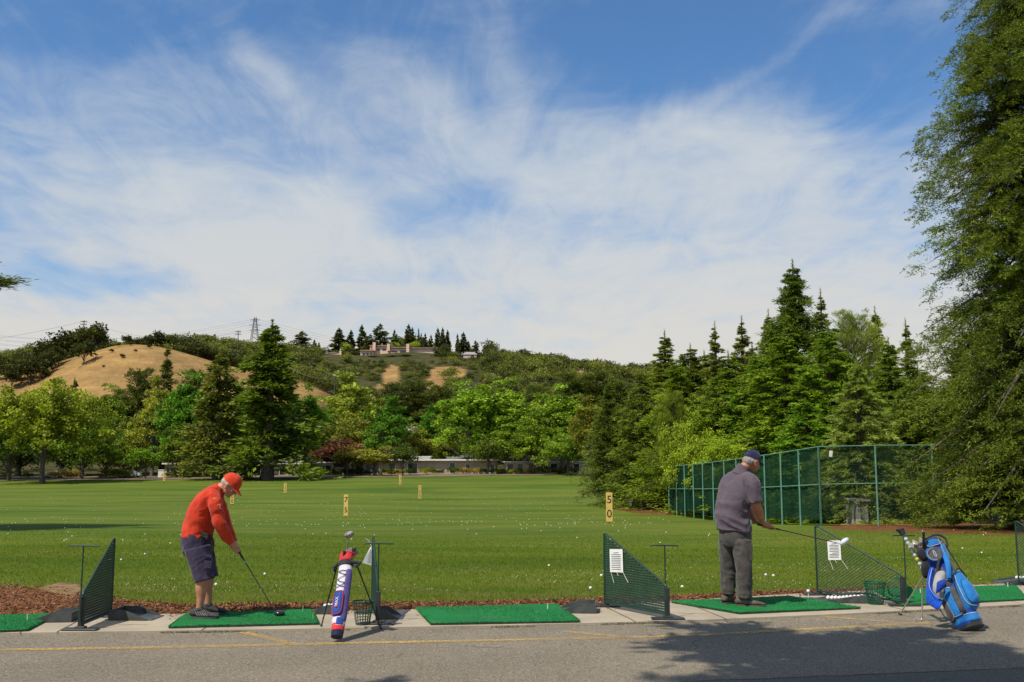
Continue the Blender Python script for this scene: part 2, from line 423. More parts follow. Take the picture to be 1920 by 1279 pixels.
# outer ground under houses and hills
def polar():
    th = np.linspace(R(-62), R(62), 420); rr = np.concatenate([np.linspace(205, 760, 210), np.linspace(775, 5200, 50)])
    A, B = np.meshgrid(th, rr, indexing='ij'); X = np.tan(A)*B; Y = B
    Z = terrain(X, Y)-np.where(B < 240, .25, 0); V = np.stack([X.ravel(), Y.ravel(), Z.ravel()], 1)
    n = len(rr); i = (np.arange(len(th)-1)[:, None]*n+np.arange(n-1)[None]).ravel()
    tone = is_dry(V[:, 0], V[:, 1], V[:, 2])
    return mesh_np('hills', V, np.stack([i, i+1, i+n+1, i+n], 1)[:, ::-1], HILL, True, tone)
struct('hills', polar())
mb = MB(); mb.quad((-4000,-3000,-4.2), (4000,-3000,-4.2), (4000,6000,-4.2), (-4000,6000,-4.2), HILL); struct('ground', mb.mesh('ground'))

# asphalt
def asphalt_mat():
    m = bpy.data.materials.new('asphalt'); b = NB(nodes(m))
    P = b.n('ShaderNodeNewGeometry').outputs['Position']
    a = b.ramp(b.noise(b.map(P, (.45,.45,1)), 1, 5, .6), .35, .65)
    v1 = b.n('ShaderNodeTexVoronoi', i_Scale=95); b.l(P, v1.inputs['Vector'])
    v1b = b.n('ShaderNodeSeparateColor'); b.l(v1.outputs['Color'], v1b.inputs[0])
    f = b.noise(b.map(P, (60,60,60)), 1, 4, .9); g = b.ramp(f, .38, .62)
    c = b.mix(a, (.275,.228,.163), (.215,.180,.130))
    c = b.mix(b.math('MULTIPLY', g, .6), c, (.075,.062,.046))
    c = b.mix(b.math('MULTIPLY', b.ramp(v1b.outputs[0], .78, 1.0), .65), c, (.38,.35,.29))
    c = b.mix(b.math('MULTIPLY', b.ramp(v1b.outputs[1], .75, 1.0), .6), c, (.035,.033,.030))
    # right side darkened in the colour for the tree shade, edged by a crack
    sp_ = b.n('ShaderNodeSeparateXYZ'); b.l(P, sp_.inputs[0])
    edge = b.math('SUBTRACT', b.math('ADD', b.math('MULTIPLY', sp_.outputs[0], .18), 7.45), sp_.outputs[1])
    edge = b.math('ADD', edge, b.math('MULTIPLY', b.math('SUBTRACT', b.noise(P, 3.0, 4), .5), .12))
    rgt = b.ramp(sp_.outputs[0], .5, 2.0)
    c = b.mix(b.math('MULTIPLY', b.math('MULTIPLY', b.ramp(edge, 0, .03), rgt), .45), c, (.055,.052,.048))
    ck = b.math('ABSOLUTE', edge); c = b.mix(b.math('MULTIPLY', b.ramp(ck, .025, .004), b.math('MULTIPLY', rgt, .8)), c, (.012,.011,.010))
    nv_ = b.n('ShaderNodeTexNoise', i_Scale=1.6, i_Detail=4); b.l(P, nv_.inputs['Vector']); pv = b.n('ShaderNodeVectorMath', operation='MULTIPLY_ADD'); b.l(nv_.outputs['Color'], pv.inputs[0]); pv.inputs[1].default_value = (.55,.55,0); b.l(P, pv.inputs[2])
    vc = b.n('ShaderNodeTexVoronoi', feature='DISTANCE_TO_EDGE', i_Scale=.42); b.l(pv.outputs[0], vc.inputs['Vector']); ckm = b.math('MULTIPLY', b.ramp(vc.outputs['Distance'], .0065, .001), b.ramp(b.noise(b.map(P, (.35,.5,1), (3,8,0)), 1, 2), .60, .66))
    c = b.mix(b.math('MULTIPLY', ckm, .55), c, (.02,.018,.015))
    oil = b.ramp(b.noise(b.map(P, (2.6,2.6,1), (11,4,0)), 1, 3, .5), .70, .78); c = b.mix(b.math('MULTIPLY', oil, .45), c, (.05,.045,.04))
    st = b.ramp(b.noise(b.map(P, (1.2,2.2,1), (7,3,0)), 1, 4, .6), .66, .74); c = b.mix(b.math('MULTIPLY', st, .35), c, (.05,.045,.04))
    p = b.n('ShaderNodeBsdfPrincipled', i_Roughness=.85); p.inputs['Specular IOR Level'].default_value = .25
    b.l(c, p.inputs['Base Color'])
    bp = b.n('ShaderNodeBump', i_Strength=.8, i_Distance=.006); b.l(f, bp.inputs['Height']); b.l(bp.outputs[0], p.inputs['Normal'])
    b.out(p.outputs[0]); return m
def conc_mat():
    m = bpy.data.materials.new('concrete'); b = NB(nodes(m))
    P = b.n('ShaderNodeNewGeometry').outputs['Position']
    a = b.ramp(b.noise(P, 1.6, 6, .65), .35, .65); f = b.ramp(b.noise(P, 70, 4, .8), .35, .65); s_ = b.ramp(b.noise(P, 5, 5, .6), .58, .72)
    c = b.mix(a, (.42,.355,.26), (.33,.28,.21)); c = b.mix(b.math('MULTIPLY', f, .22), c, (.25,.22,.18)); c = b.mix(b.math('MULTIPLY', s_, .3), c, (.22,.19,.15))
    p = b.n('ShaderNodeBsdfPrincipled', i_Roughness=.9); p.inputs['Specular IOR Level'].default_value = .2; b.l(c, p.inputs['Base Color'])
    bp = b.n('ShaderNodeBump', i_Strength=.4, i_Distance=.004); b.l(b.noise(P, 90, 4, .8), bp.inputs['Height']); b.l(bp.outputs[0], p.inputs['Normal'])
    b.out(p.outputs[0]); return m
ASPH, CONC = asphalt_mat(), conc_mat()
xs = np.linspace(-60, 60, 241)
AZ = -.022
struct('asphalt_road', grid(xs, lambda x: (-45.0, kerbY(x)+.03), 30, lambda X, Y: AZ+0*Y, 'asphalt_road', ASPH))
V = []; 
mbc = MB()
for i in range(240):                                         # concrete tee pad with a real 22 mm edge
    x0, x1 = xs[i], xs[i+1]
    a0, a1, c0, c1 = kerbY(x0), kerbY(x1), concY(x0), concY(x1)
    mbc.quad((x0,a0,0),(x1,a1,0),(x1,c1,0),(x0,c0,0), CONC); mbc.quad((x0,a0,-.06),(x1,a1,-.06),(x1,a1,0),(x0,a0,0), CONC)
    mbc.quad((x1,c1,-.09),(x0,c0,-.09),(x0,c0,0),(x1,c1,0), CONC)
struct('concrete_pad', mbc.mesh('concrete_pad'))
JOINT = mat('joint_dirt', (.05,.04,.03), (.09,.07,.05), 20, .95)
mbj = MB()
for px0, px1 in ((112,146),(176,207),(742,735),(1128,1180),(1275,1330),(1560,1640),(1755,1850),(-160,-200),(430,446)):
    p0 = gnd(px0, np.interp(px0, [0,960,1920], [1153,1141,1095])); x = p0.x; dx = (px1-px0)*.0045
    y0, y1 = float(kerbY(x)), float(concY(x)); n_ = 7; pts = []
    for k in range(n_): t = k/(n_-1); pts.append(Vector((x-dx*(t-1)+random.uniform(-.006,.006), y0+(y1-y0)*t, .004)))
    for k in range(n_-1):
        a_, c_ = pts[k], pts[k+1]; wd = Vector((.005,0,0)); mbj.quad(a_-wd, a_+wd, c_+wd, c_-wd, JOINT)
struct('pavement_joints', mbj.mesh('pavement_joints'))

# yellow painted lines
def paint_mat():
    m = bpy.data.materials.new('worn_yellow_paint'); b = NB(nodes(m))
    P = b.n('ShaderNodeNewGeometry').outputs['Position']
    f = b.ramp(b.noise(P, 42, 5, .75), .38, .58); g = b.ramp(b.noise(P, 1.3, 3, .6), .30, .66)
    al = b.math('MULTIPLY', f, b.math('ADD', b.math('MULTIPLY', g, .7), .36), clamp=True)
    p = b.n('ShaderNodeBsdfPrincipled', i_Roughness=.8); b.l(b.mix(b.ramp(b.noise(P, 9, 3), .3, .7), (.58,.36,.085), (.48,.31,.09)), p.inputs['Base Color'])
    t = b.n('ShaderNodeBsdfTransparent'); mx = b.n('ShaderNodeMixShader'); b.l(al, mx.inputs[0]); b.l(t.outputs[0], mx.inputs[1]); b.l(p.outputs[0], mx.inputs[2])
    b.out(mx.outputs[0]); return m
PAINT = paint_mat()
def stripe(pts, wd=.05, seg=8):
    w_ = [gnd(x, y, AZ+.004) for x, y in pts]; mb = MB()
    for a_, c_ in zip(w_[:-1], w_[1:]):
        dd = (c_-a_).normalized(); n_ = Vector((-dd.y, dd.x, 0))*wd
        mb.quad(a_-n_, c_-n_, c_+n_, a_+n_, PAINT)
    return mb
struct('painted_line', stripe([(-900,1236),(-50,1219),(300,1214),(640,1206),(960,1200),(1150,1196),(1330,1190),(1500,1180),(1745,1168)]).mesh('painted_line'))
for k, s_ in enumerate([[(428,1179),(548,1207)], [(1062,1184),(1182,1196)], [(1540,1156),(1660,1165),(1700,1171)]]):
    struct('painted_line', stripe(s_, .045).mesh('painted_line'))

# bark mulch
def mulch_mat():
    m = bpy.data.materials.new('bark_mulch'); b = NB(nodes(m))
    P = b.n('ShaderNodeNewGeometry').outputs['Position']
    v1 = b.n('ShaderNodeTexVoronoi', i_Scale=38); b.l(b.map(P, (1,2.2,1)), v1.inputs['Vector'])
    s_ = b.n('ShaderNodeSeparateColor'); b.l(v1.outputs['Color'], s_.inputs[0])
    a = b.ramp(b.noise(P, 1.4, 4, .6), .35, .65)
    c = b.mix(s_.outputs[0], (.10,.035,.014), (.30,.125,.045)); c = b.mix(b.math('MULTIPLY', b.ramp(s_.outputs[1], .82, 1), .8), c, (.45,.27,.13)); c = b.mix(b.math('MULTIPLY', a, .4), c, (.07,.03,.015))
    p = b.n('ShaderNodeBsdfPrincipled', i_Roughness=.95); p.inputs['Specular IOR Level'].default_value = .1; b.l(c, p.inputs['Base Color'])
    bp = b.n('ShaderNodeBump', i_Strength=1, i_Distance=.02); b.l(s_.outputs[2], bp.inputs['Height']); b.l(bp.outputs[0], p.inputs['Normal'])
    b.out(p.outputs[0]); return m
MULCH = mulch_mat()
def wob(x): return .10*math.sin(x*2.3)+.07*math.sin(x*6.1+1)+.05*math.sin(x*13.7)
xs = np.linspace(-45, 45, 1300)
struct('mulch_strip', grid(xs, lambda x: (concY(x)-.02, max(grassY(x)+wob(x)*.8, concY(x)+.10)), 9, lambda X, Y: fieldz(X, Y)+.012+.012*np.sin(X*17+Y*23)+.03*np.exp(-((Y-concY(X)-.25)/.2)**2)-.02, 'mulch_strip', MULCH))
STRAW = mat('dry_straw', (.24,.155,.065), (.15,.08,.03), 6, .95, .5, 40)
def patch(name, pts, m, dz=.02, step=.25, yr=None):
    """sheet over a polygon given as (px,py) survey points on the terrain"""
    P = []
    for px, py in pts:
        d_ = ray(px, py); lo, hi = 5.0, 300.0
        ts = np.linspace(8, 260, 3000); zz_ = CAMZ+d_.z/d_.y*ts; g_ = fieldz(d_.x/d_.y*ts, ts)
        k = np.argmax(zz_ < g_); P.append(Vector((d_.x/d_.y*ts[k], ts[k], 0)))
    c = sum(P, Vector())/len(P); V = []; n = 72; Fq = []
    ring = []
    for k in range(n):
        t = k/n*len(P); i = int(t); q = P[i].lerp(P[(i+1) % len(P)], t-i); q = c+(q-c)*(1+.05*math.sin(k*1.7)+.04*math.sin(k*3.9)); ring.append(q)
    ks = [0, .25, .5, .7, .85, 1]
    for s_ in ks:
        for q in ring:
            u = c+(q-c)*s_; V.append((u.x, u.y, float(fieldz(u.x, u.y))+(dz if s_ < 1 else -.02)))
    for r_ in range(len(ks)-1):
        for k in range(n): Fq.append((r_*n+k, r_*n+(k+1) % n, (r_+1)*n+(k+1) % n, (r_+1)*n+k))
    return struct(name, mesh_np(name, V, np.array(Fq), m, True))
patch('bare_soil', [(70,1104),(110,1094),(150,1098),(160,1108),(140,1120),(95,1114)], STRAW, .022)
patch('mulch_bed', [(1545,992),(1700,999),(1930,1004),(2300,1004),(2300,972),(1930,972),(1700,974),(1560,980)], MULCH, .02)
patch('mulch_bed', [(1140,953),(1190,963),(1262,966),(1300,958),(1255,945),(1200,940),(1150,944)], MULCH, .02)
BLOSSOM = mat('far_mulch', (.22,.16,.11), (.15,.10,.07), .6, .95)
xs = np.linspace(-150, 10, 90)
struct('mulch_verge', grid(xs, lambda x: (FAR_EDGE(x)-2, FAR_EDGE(x)+np.interp(x, [-150,-40,-10,8,10], [12,15,15,6,1])), 8, lambda X, Y: fieldz(X, Y)+.06, 'mulch_verge', BLOSSOM))
ROADM = mat('far_asphalt', (.20,.185,.16), (.15,.14,.12), .5, .9)
struct('residential_road', grid(np.linspace(-190,40,50), lambda x: (FAR_EDGE(x)+17, FAR_EDGE(x)+23), 4, lambda X, Y: terrain(X, Y)+.08, 'residential_road', ROADM))
# ------------------------------------------------------------------ tree generators (numpy)
def carve(P, lam, thr, seed):
    a = seed*1.7; k = 6.283/lam
    v_ = np.sin(P[:, 0]*k+a+np.sin(P[:, 2]*k*.6))*np.sin(P[:, 1]*k+a*2)*np.sin(P[:, 2]*k*1.15+a*3+np.sin(P[:, 0]*k*.5))+.5*np.sin(P[:, 0]*k*2.1+a)*np.sin(P[:, 1]*k*1.9+1)*np.sin(P[:, 2]*k*2.3+a)
    return v_ > thr
def unit(a): return a/np.maximum(np.linalg.norm(a, axis=-1, keepdims=True), 1e-9)
def leaves(P, D, L, W, tone, rg):
    n = len(P); D = unit(D); S = unit(np.cross(D, rg.normal(size=(n, 3))))
    L = (L*rg.uniform(.6, 1.35, n))[:, None]; W = (W*rg.uniform(.6, 1.35, n))[:, None]
    V = np.stack([P, P+D*L*.45+S*W*.5, P+D*L, P+D*L*.45-S*W*.5], 1).reshape(-1, 3)
    i = np.arange(n)*4
    return V, np.stack([i, i+1, i+2, i+3], 1), np.repeat(tone, 4)
def tubes(segs, m, k=6, name='tmpl_trunk'):
    """segs: list of (points, radii)"""
    mb = MB()
    for pts, rad in segs: mb.tube(pts, rad, m, k, cap=False)
    me = mb.mesh(name); me.polygons.foreach_set('use_smooth', [True]*len(me.polygons)); return me
def conifer(H, Rm, seed, nb=240, cl=5, lp=16, leaf=(.28,.09), droop=.25, t0=.08, power=.85, sag=.3, top=1.0, gap=.12, spread=.17, rise=.15, lean=0, jag=.32, tuft=0.0, per=6, lam=.55, thr=-.22, tstd=.018, spray=0):
    rg = np.random.default_rng(seed)
    nm = max(nb//per, 12)                                     # main boughs, each a fan of side branches
    tm = t0+(.94-t0)*np.sort((np.arange(nm)+rg.uniform(0, 1, nm))/nm)**.92; am = np.arange(nm)*2.39996+rg.uniform(-.5, .5, nm)
    rm_ = rg.uniform(1-jag*1.15, 1+jag*.35, nm)
    t = np.clip(np.repeat(tm, per)+rg.normal(size=nm*per)*tstd, t0*.8, .95); az_ = np.repeat(am, per)+rg.normal(size=nm*per)*.30*(1+1.2*np.repeat(tm, per)**3)
    base_r = np.clip((1-t), .004, 1)**power*np.clip((t-t0*.4)/.08+.45, .5, 1)
    r = Rm*base_r*np.repeat(rm_, per)*rg.uniform(.72, 1.05, nm*per)
    r = np.maximum(r, .010*H*top); nb = nm*per; z = H*t
    keep = rg.uniform(size=nb) > gap; t, az_, r, z = t[keep], az_[keep], r[keep], z[keep]; nb = len(t)
    tb = np.repeat(rg.normal(size=nm), per)[keep]
    rad = np.stack([np.cos(az_), np.sin(az_), 0*az_], 1)
    s = np.clip(rg.uniform(.12, 1.0, (nb, cl))**.7, 0, 1); s[:, 0] = 1.0
    def pos(s_):
        rr = (r[:, None]*s_)
        zz_ = z[:, None]+rr*(rise)*(1+1.3*(t[:, None]-.3)) - droop*rr*s_*s_
        return rad[:, None, :]*rr[..., None]+np.stack([0*rr, 0*rr, zz_], -1)
    C = pos(s)
    side = np.stack([-np.sin(az_), np.cos(az_), 0*az_], 1)
    w_ = spread*r[:, None]*(1.15-.7*s)+.0015*H
    C = C+side[:, None]*(rg.normal(size=(nb, cl))*w_*.9)[..., None]
    cs = (w_*.50+.0045*H*np.clip((1-t)*4, .25, 1)[:, None])[..., None, None]
    off = rg.normal(size=(nb, cl, lp, 3))*cs*np.array([1, 1, .85])
    if spray:                                                 # leaflets ranked along short twigs
        dn = unit(rad[:, None, :]*1.0+side[:, None, :]*(rg.normal(size=(nb, cl))*.75)[..., None]+np.stack([0*s, 0*s, rg.normal(size=(nb, cl))*.28-.12+tuft*.6], -1))[:, :, None, :]
        tt = rg.uniform(-.55, 1, (nb, cl, lp, 1)); ls = cs*spray*rg.uniform(.7, 1.3, (nb, cl, 1, 1))
        P = C[:, :, None, :]+dn*tt*ls+off*.30*(1.15-tt)-np.array([0, 0, 1])*tt**2*ls*.22
        D = dn*.95+rg.normal(size=P.shape)*.55+np.array([0, 0, -.15+tuft])
    else:
        P = C[:, :, None, :]+off
        D = unit(rad)[:, None, None, :]*.9+rg.normal(size=P.shape)*.5+unit(off)*.6+np.array([0, 0, -.15+tuft])
    tone = np.clip(.36+.10*tb[:, None, None]+.12*rg.normal(size=(nb, cl, 1))+.12*rg.normal(size=(nb, cl, lp))+.38*(s[..., None]-.6)+.1*off[..., 2]/cs[..., 0], 0, 1)  # tone painted darker inside the crown, lighter at bough ends as if sunlit
    P = P.reshape(-1, 3); D = D.reshape(-1, 3); tone = tone.reshape(-1)
    P[:, 2] = np.maximum(P[:, 2], .25)
    kp = carve(P, Rm*lam, thr, seed) | (P[:, 2] > H*.9); P, D, tone = P[kp], D[kp], tone[kp]
    # leader
    nt_ = lp*9; q_ = rg.uniform(0, 1, nt_)**.7*.10; Pt = np.stack([rg.normal(size=nt_)*(.0004+q_*.05)*H, rg.normal(size=nt_)*(.0004+q_*.05)*H, H*(1-q_)], 1)
    P = np.concatenate([P, Pt]); D = np.concatenate([D, rg.normal(size=(nt_, 3))*.6+[0, 0, .6]]); tone = np.concatenate([tone, np.full(nt_, .5)])
    kz = .38+.62*np.clip((1-P[:, 2]/H)*2.5, 0, 1)
    V, Fq, tn = leaves(P, D, leaf[0]*kz, leaf[1]*kz, tone, rg)
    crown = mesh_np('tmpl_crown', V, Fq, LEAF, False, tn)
    segs = [([(0,0,-.6),(0,0,H*.1),(0,0,H*.5),(0,0,H*.99)], [H*.020+.06, H*.017+.04, H*.010+.02, .01])]
    pb = pos(np.tile(np.array([[0, .5, .95]]), (nb, 1)))
    for i in range(0, nb, max(1, nb//(420 if H > 25 else 110))):
        segs.append(([tuple(q) for q in pb[i]], [.0045*H*(1-t[i])+.018, .0026*H*(1-t[i])+.010, .006]))
    return crown, tubes(segs, BARK, 5)
def broadleaf(H, Rm, seed, nclump=70, lp=60, leaf=(.4,.32), base=.22, flat=1.0, cr=.2, up=.35, wob_=.25, bark=None, shell=.75, spire=0, limbs=14):
    rg = np.random.default_rng(seed)
    u = unit(rg.normal(size=(nclump, 3))); u[:, 2] = np.where(u[:, 2] < -.55, -u[:, 2]*.5, u[:, 2])
    q = rg.uniform(shell*.55, 1, nclump)[:, None]
    ctr = H*(base+(1-base)*.5); hz_ = H*(1-base)*.5
    sec = (1+wob_*np.sin(np.arctan2(u[:, 1], u[:, 0])*2+seed)*np.cos(u[:, 2]*3+seed*2)+rg.uniform(-.14, .10, nclump))[:, None]
    nz = u[:, 2:3]
    wid = Rm*np.where(nz > 0, (1-spire*nz), 1+.0*nz)
    C = np.concatenate([u[:, :2]*wid, u[:, 2:]*hz_*flat], 1)*q*sec*np.array([1-cr*.5]*2+[1-cr*.45]); C[:, 2] += ctr
    rc = Rm*cr*rg.uniform(.65, 1.4, (nclump, 1, 1))
    dirs = unit(rg.normal(size=(nclump, lp, 3))); dirs[..., 2] = np.where(rg.uniform(size=(nclump, lp)) < up, np.abs(dirs[..., 2]), dirs[..., 2])
    off = dirs*rc*rg.uniform(.35, 1.12, (nclump, lp, 1))*np.array([1, 1, .8])
    P = C[:, None]+off
    D = dirs*.8+rg.normal(size=P.shape)*.7+np.array([0, 0, -.15])
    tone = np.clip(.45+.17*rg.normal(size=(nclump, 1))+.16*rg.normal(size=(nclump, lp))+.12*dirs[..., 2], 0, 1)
    P = P.reshape(-1, 3); D = D.reshape(-1, 3); tone = tone.reshape(-1); kp = carve(P, Rm*.5, -.30, seed); P, D, tone = P[kp], D[kp], tone[kp]
    V, Fq, tn = leaves(P, D, leaf[0], leaf[1], tone, rg)
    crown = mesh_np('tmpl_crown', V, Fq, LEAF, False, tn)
    th = H*max(base, .1)
    segs = [([(0,0,-.5),(0,0,th*.5),(.01*H,0,th*1.1),(0,.01*H,H*.6),(0,0,H*.82)], [H*.028, H*.021, H*.018, H*.009, .02])]
    for i in rg.choice(nclump, min(limbs, nclump), replace=False):
        c = C[i]; a0 = np.array([0, 0, rg.uniform(th*.8, max(th*1.3, c[2]*.6))]); mid = a0*.5+c*.5+np.array([0, 0, .03*H])
        segs.append(([tuple(a0), tuple(mid), tuple(c)], [H*.010, H*.006, H*.003]))
    return crown, tubes(segs, bark or BARK, 6)

TM = {}
def T(name, H, pair): TM[name] = (H, pair[0], pair[1])
# near conifers (50-95 m): fine sprays
T('redwood_a', 15, conifer(15, 3.4, 11, 520, 7, 26, (.20,.065), .45, .04, .90, per=4, jag=.5))
T('redwood_b', 15, conifer(15, 3.2, 12, 460, 7, 26, (.20,.065), .30, .04, 1.05, jag=.5, per=4, spray=1.8))
T('redwood_c', 15, conifer(15, 3.6, 13, 600, 7, 26, (.20,.07), .4, .03, .68, jag=.5, gap=.10, per=5, spray=1.8))
T('spindly', 15, conifer(15, 3.0, 14, 380, 6, 22, (.19,.055), .10, .05, 1.2, jag=.6, gap=.2, spread=.14, top=.6, per=3, rise=.3, spray=1.8))
T('deodar', 11, conifer(11, 3.4, 15, 300, 8, 36, (.20,.035), .75, .03, 1.05, spread=.13, rise=.12, jag=.4, per=5, spray=2.4))
T('brush_pine', 12, conifer(12, 2.9, 16, 260, 5, 34, (.50,.035), -.35, .06, .45, rise=.55, tuft=1.6, gap=.12, top=.9, spread=.14, per=4))
T('bushy', 7, broadleaf(7, 3.0, 17, 140, 200, (.15,.11), .03, 1, .19, .5, .3))
# giant redwoods near the right edge
T('giant', 30, conifer(30, 6.4, 21, 2200, 18, 36, (.15,.034), .62, .05, .45, jag=.60, gap=.04, spread=.055, top=.6, rise=.30, per=15, tstd=.011, lam=.38, thr=-.26, spray=2.4))
T('giant_b', 13, conifer(13, 4.2, 22, 1100, 14, 32, (.13,.038), .45, .09, .55, jag=.55, gap=.08, spread=.07, per=12, spray=2.2, tstd=.012, lam=.42, thr=-.22))
T('tall_pine', 18, conifer(18, 4.0, 23, 420, 9, 70, (.16,.05), .1, .66, .5, jag=.5, gap=.1, spread=.07, per=12, rise=.35, tstd=.006, thr=-9))
# far trees (200 m and beyond)
T('far_redwood_a', 20, conifer(20, 4.2, 31, 260, 6, 16, (.50,.20), .40, .05, .80, jag=.5, gap=.12, spread=.14, per=6))
T('far_redwood_b', 20, conifer(20, 3.6, 32, 220, 5, 14, (.50,.18), .30, .06, 1.1, jag=.5, gap=.2, spread=.14, top=.6, per=5))
T('far_redwood_c', 20, conifer(20, 4.6, 33, 260, 6, 15, (.52,.22), .5, .05, .68, jag=.5, gap=.15, per=6))
T('plane_a', 17, broadleaf(17, 5.2, 41, 210, 90, (.36,.28), .08, 1, .15, .55, .34, BARKG, spire=.25))
T('plane_b', 17, broadleaf(17, 4.6, 42, 200, 90, (.36,.28), .06, 1, .16, .55, .32, BARKG, spire=.45))
T('plane_c', 17, broadleaf(17, 4.3, 43, 180, 90, (.35,.28), .08, 1, .16, .5, .4, BARKG, spire=.55))
T('round_a', 12, broadleaf(12, 6.2, 44, 280, 110, (.28,.22), .06, 1, .12, .55, .25, spire=.1))
T('round_b', 10, broadleaf(10, 5.2, 45, 150, 90, (.32,.25), .03, 1, .16, .55, .34))
T('small_tree', 7, broadleaf(7, 3.2, 46, 80, 60, (.34,.26), .18, 1, .18, .5, .34))
T('shrub', 1.6, broadleaf(1.6, 1.3, 47, 26, 46, (.20,.15), .0, 1, .3, .6, .25, limbs=3))
T('plume_pine', 15, conifer(15, 4.0, 48, 200, 5, 16, (.6,.16), -.25, .10, .5, rise=.45, tuft=1.0, gap=.15, per=4))
# hill vegetation (450-700 m)
T('oak_a', 10, broadleaf(10, 6.5, 51, 60, 34, (.80,.62), .02, .9, .20, .6, .35, spire=-.1, limbs=10))
T('oak_b', 10, broadleaf(10, 5.4, 52, 50, 34, (.80,.62), .02, .9, .22, .6, .4, limbs=10))
T('oak_c', 9, broadleaf(9, 6.8, 53, 46, 34, (.80,.62), .04, .9, .19, .6, .45, limbs=12))
T('far_conifer', 18, conifer(18, 3.4, 54, 150, 4, 11, (.75,.34), .35, .08, 1.0, jag=.5, gap=.12, per=5))
T('far_conifer_b', 18, conifer(18, 4.4, 55, 150, 4, 11, (.75,.34), .35, .10, .8, jag=.6, gap=.2, per=5))

KINDNAME = {'conifer':'conifer_tree'}
SEEN = {}
def tree(kind, px, top, base_py=None, Y=None, wpx=None, color=(.05,.09,.02), label='', cat='tree', name='tree', group=None, rz=None, z=None, sx=None):
    """stand a tree so that it is seen at px, its crown top at `top`, Y metres away"""
    H, cr, tr = TM[kind]
    P = at(px, top, Y); x = P.x; zb = tz(x, Y) if z is None else z
    h = max(P.z-zb, .5); s = h/H
    if wpx:
        rm = max(abs(v) for v in (cr_bound(kind)))
        s2 = (wpx/F*Y/2)/rm
    else: s2 = s*(sx or 1)
    root = thing(name, label, cat, (x, Y, zb), rz if rz is not None else random.uniform(0, 6.28), group)
    root.scale = (s2, s2, s); color = tuple(c*GAIN for c in color)
    j = random.uniform(-.08, .08)
    for nm, me in (('crown', cr), ('trunk', tr)):
        o = link(nm, me, root); o.color = (color[0]*(1+j), color[1]*(1+j), color[2]*(1+j), 1)
    return root
_cb = {}
def cr_bound(kind):
    if kind not in _cb:
        me = TM[kind][1]; a = np.empty(len(me.vertices)*3, np.float32); me.vertices.foreach_get('co', a); a = a.reshape(-1, 3)
        _cb[kind] = (float(np.percentile(np.abs(a[:, 0]), 98.5)), float(np.percentile(np.abs(a[:, 1]), 98.5)))
    return _cb[kind]

RW = (.040,.072,.010); RW2 = (.055,.085,.012); BRN = (.072,.072,.016); DK = (.024,.045,.010); YG = (.10,.135,.018); BR = (.055,.105,.014); BR2 = (.064,.112,.018); OLV = (.085,.105,.022)
# --- giant redwoods at the right edge
def at_tree(kind, x, Y, H, R_, color, label, name='redwood_tree', cat='tree', group=None, rz=0):
    h, cr, tr = TM[kind]; rm = max(cr_bound(kind)); zb = tz(x, Y)
    root = thing(name, label, cat, (x, Y, zb), rz, group); root.scale = (R_/rm, R_/rm, H/h)
    for nm, me in (('crown', cr), ('trunk', tr)):
        o = link(nm, me, root); o.color = tuple(c*GAIN for c in color)+(1,)
    return root
at_tree('giant', 23.5, 43, 31, 4.9, (.043,.063,.012), 'towering redwood at the right edge, rising past the top of the photo')
at_tree('giant_b', 22.7, 45.8, 9.8, 3.0, (.036,.058,.010), 'low spreading redwood whose boughs hang over the right end of the tall green fence', rz=1)
at_tree('giant_b', 24.2, 41.5, 8.4, 3.2, (.040,.062,.011), 'bushy redwood in front of the towering trunk at the right edge', rz=2.4)
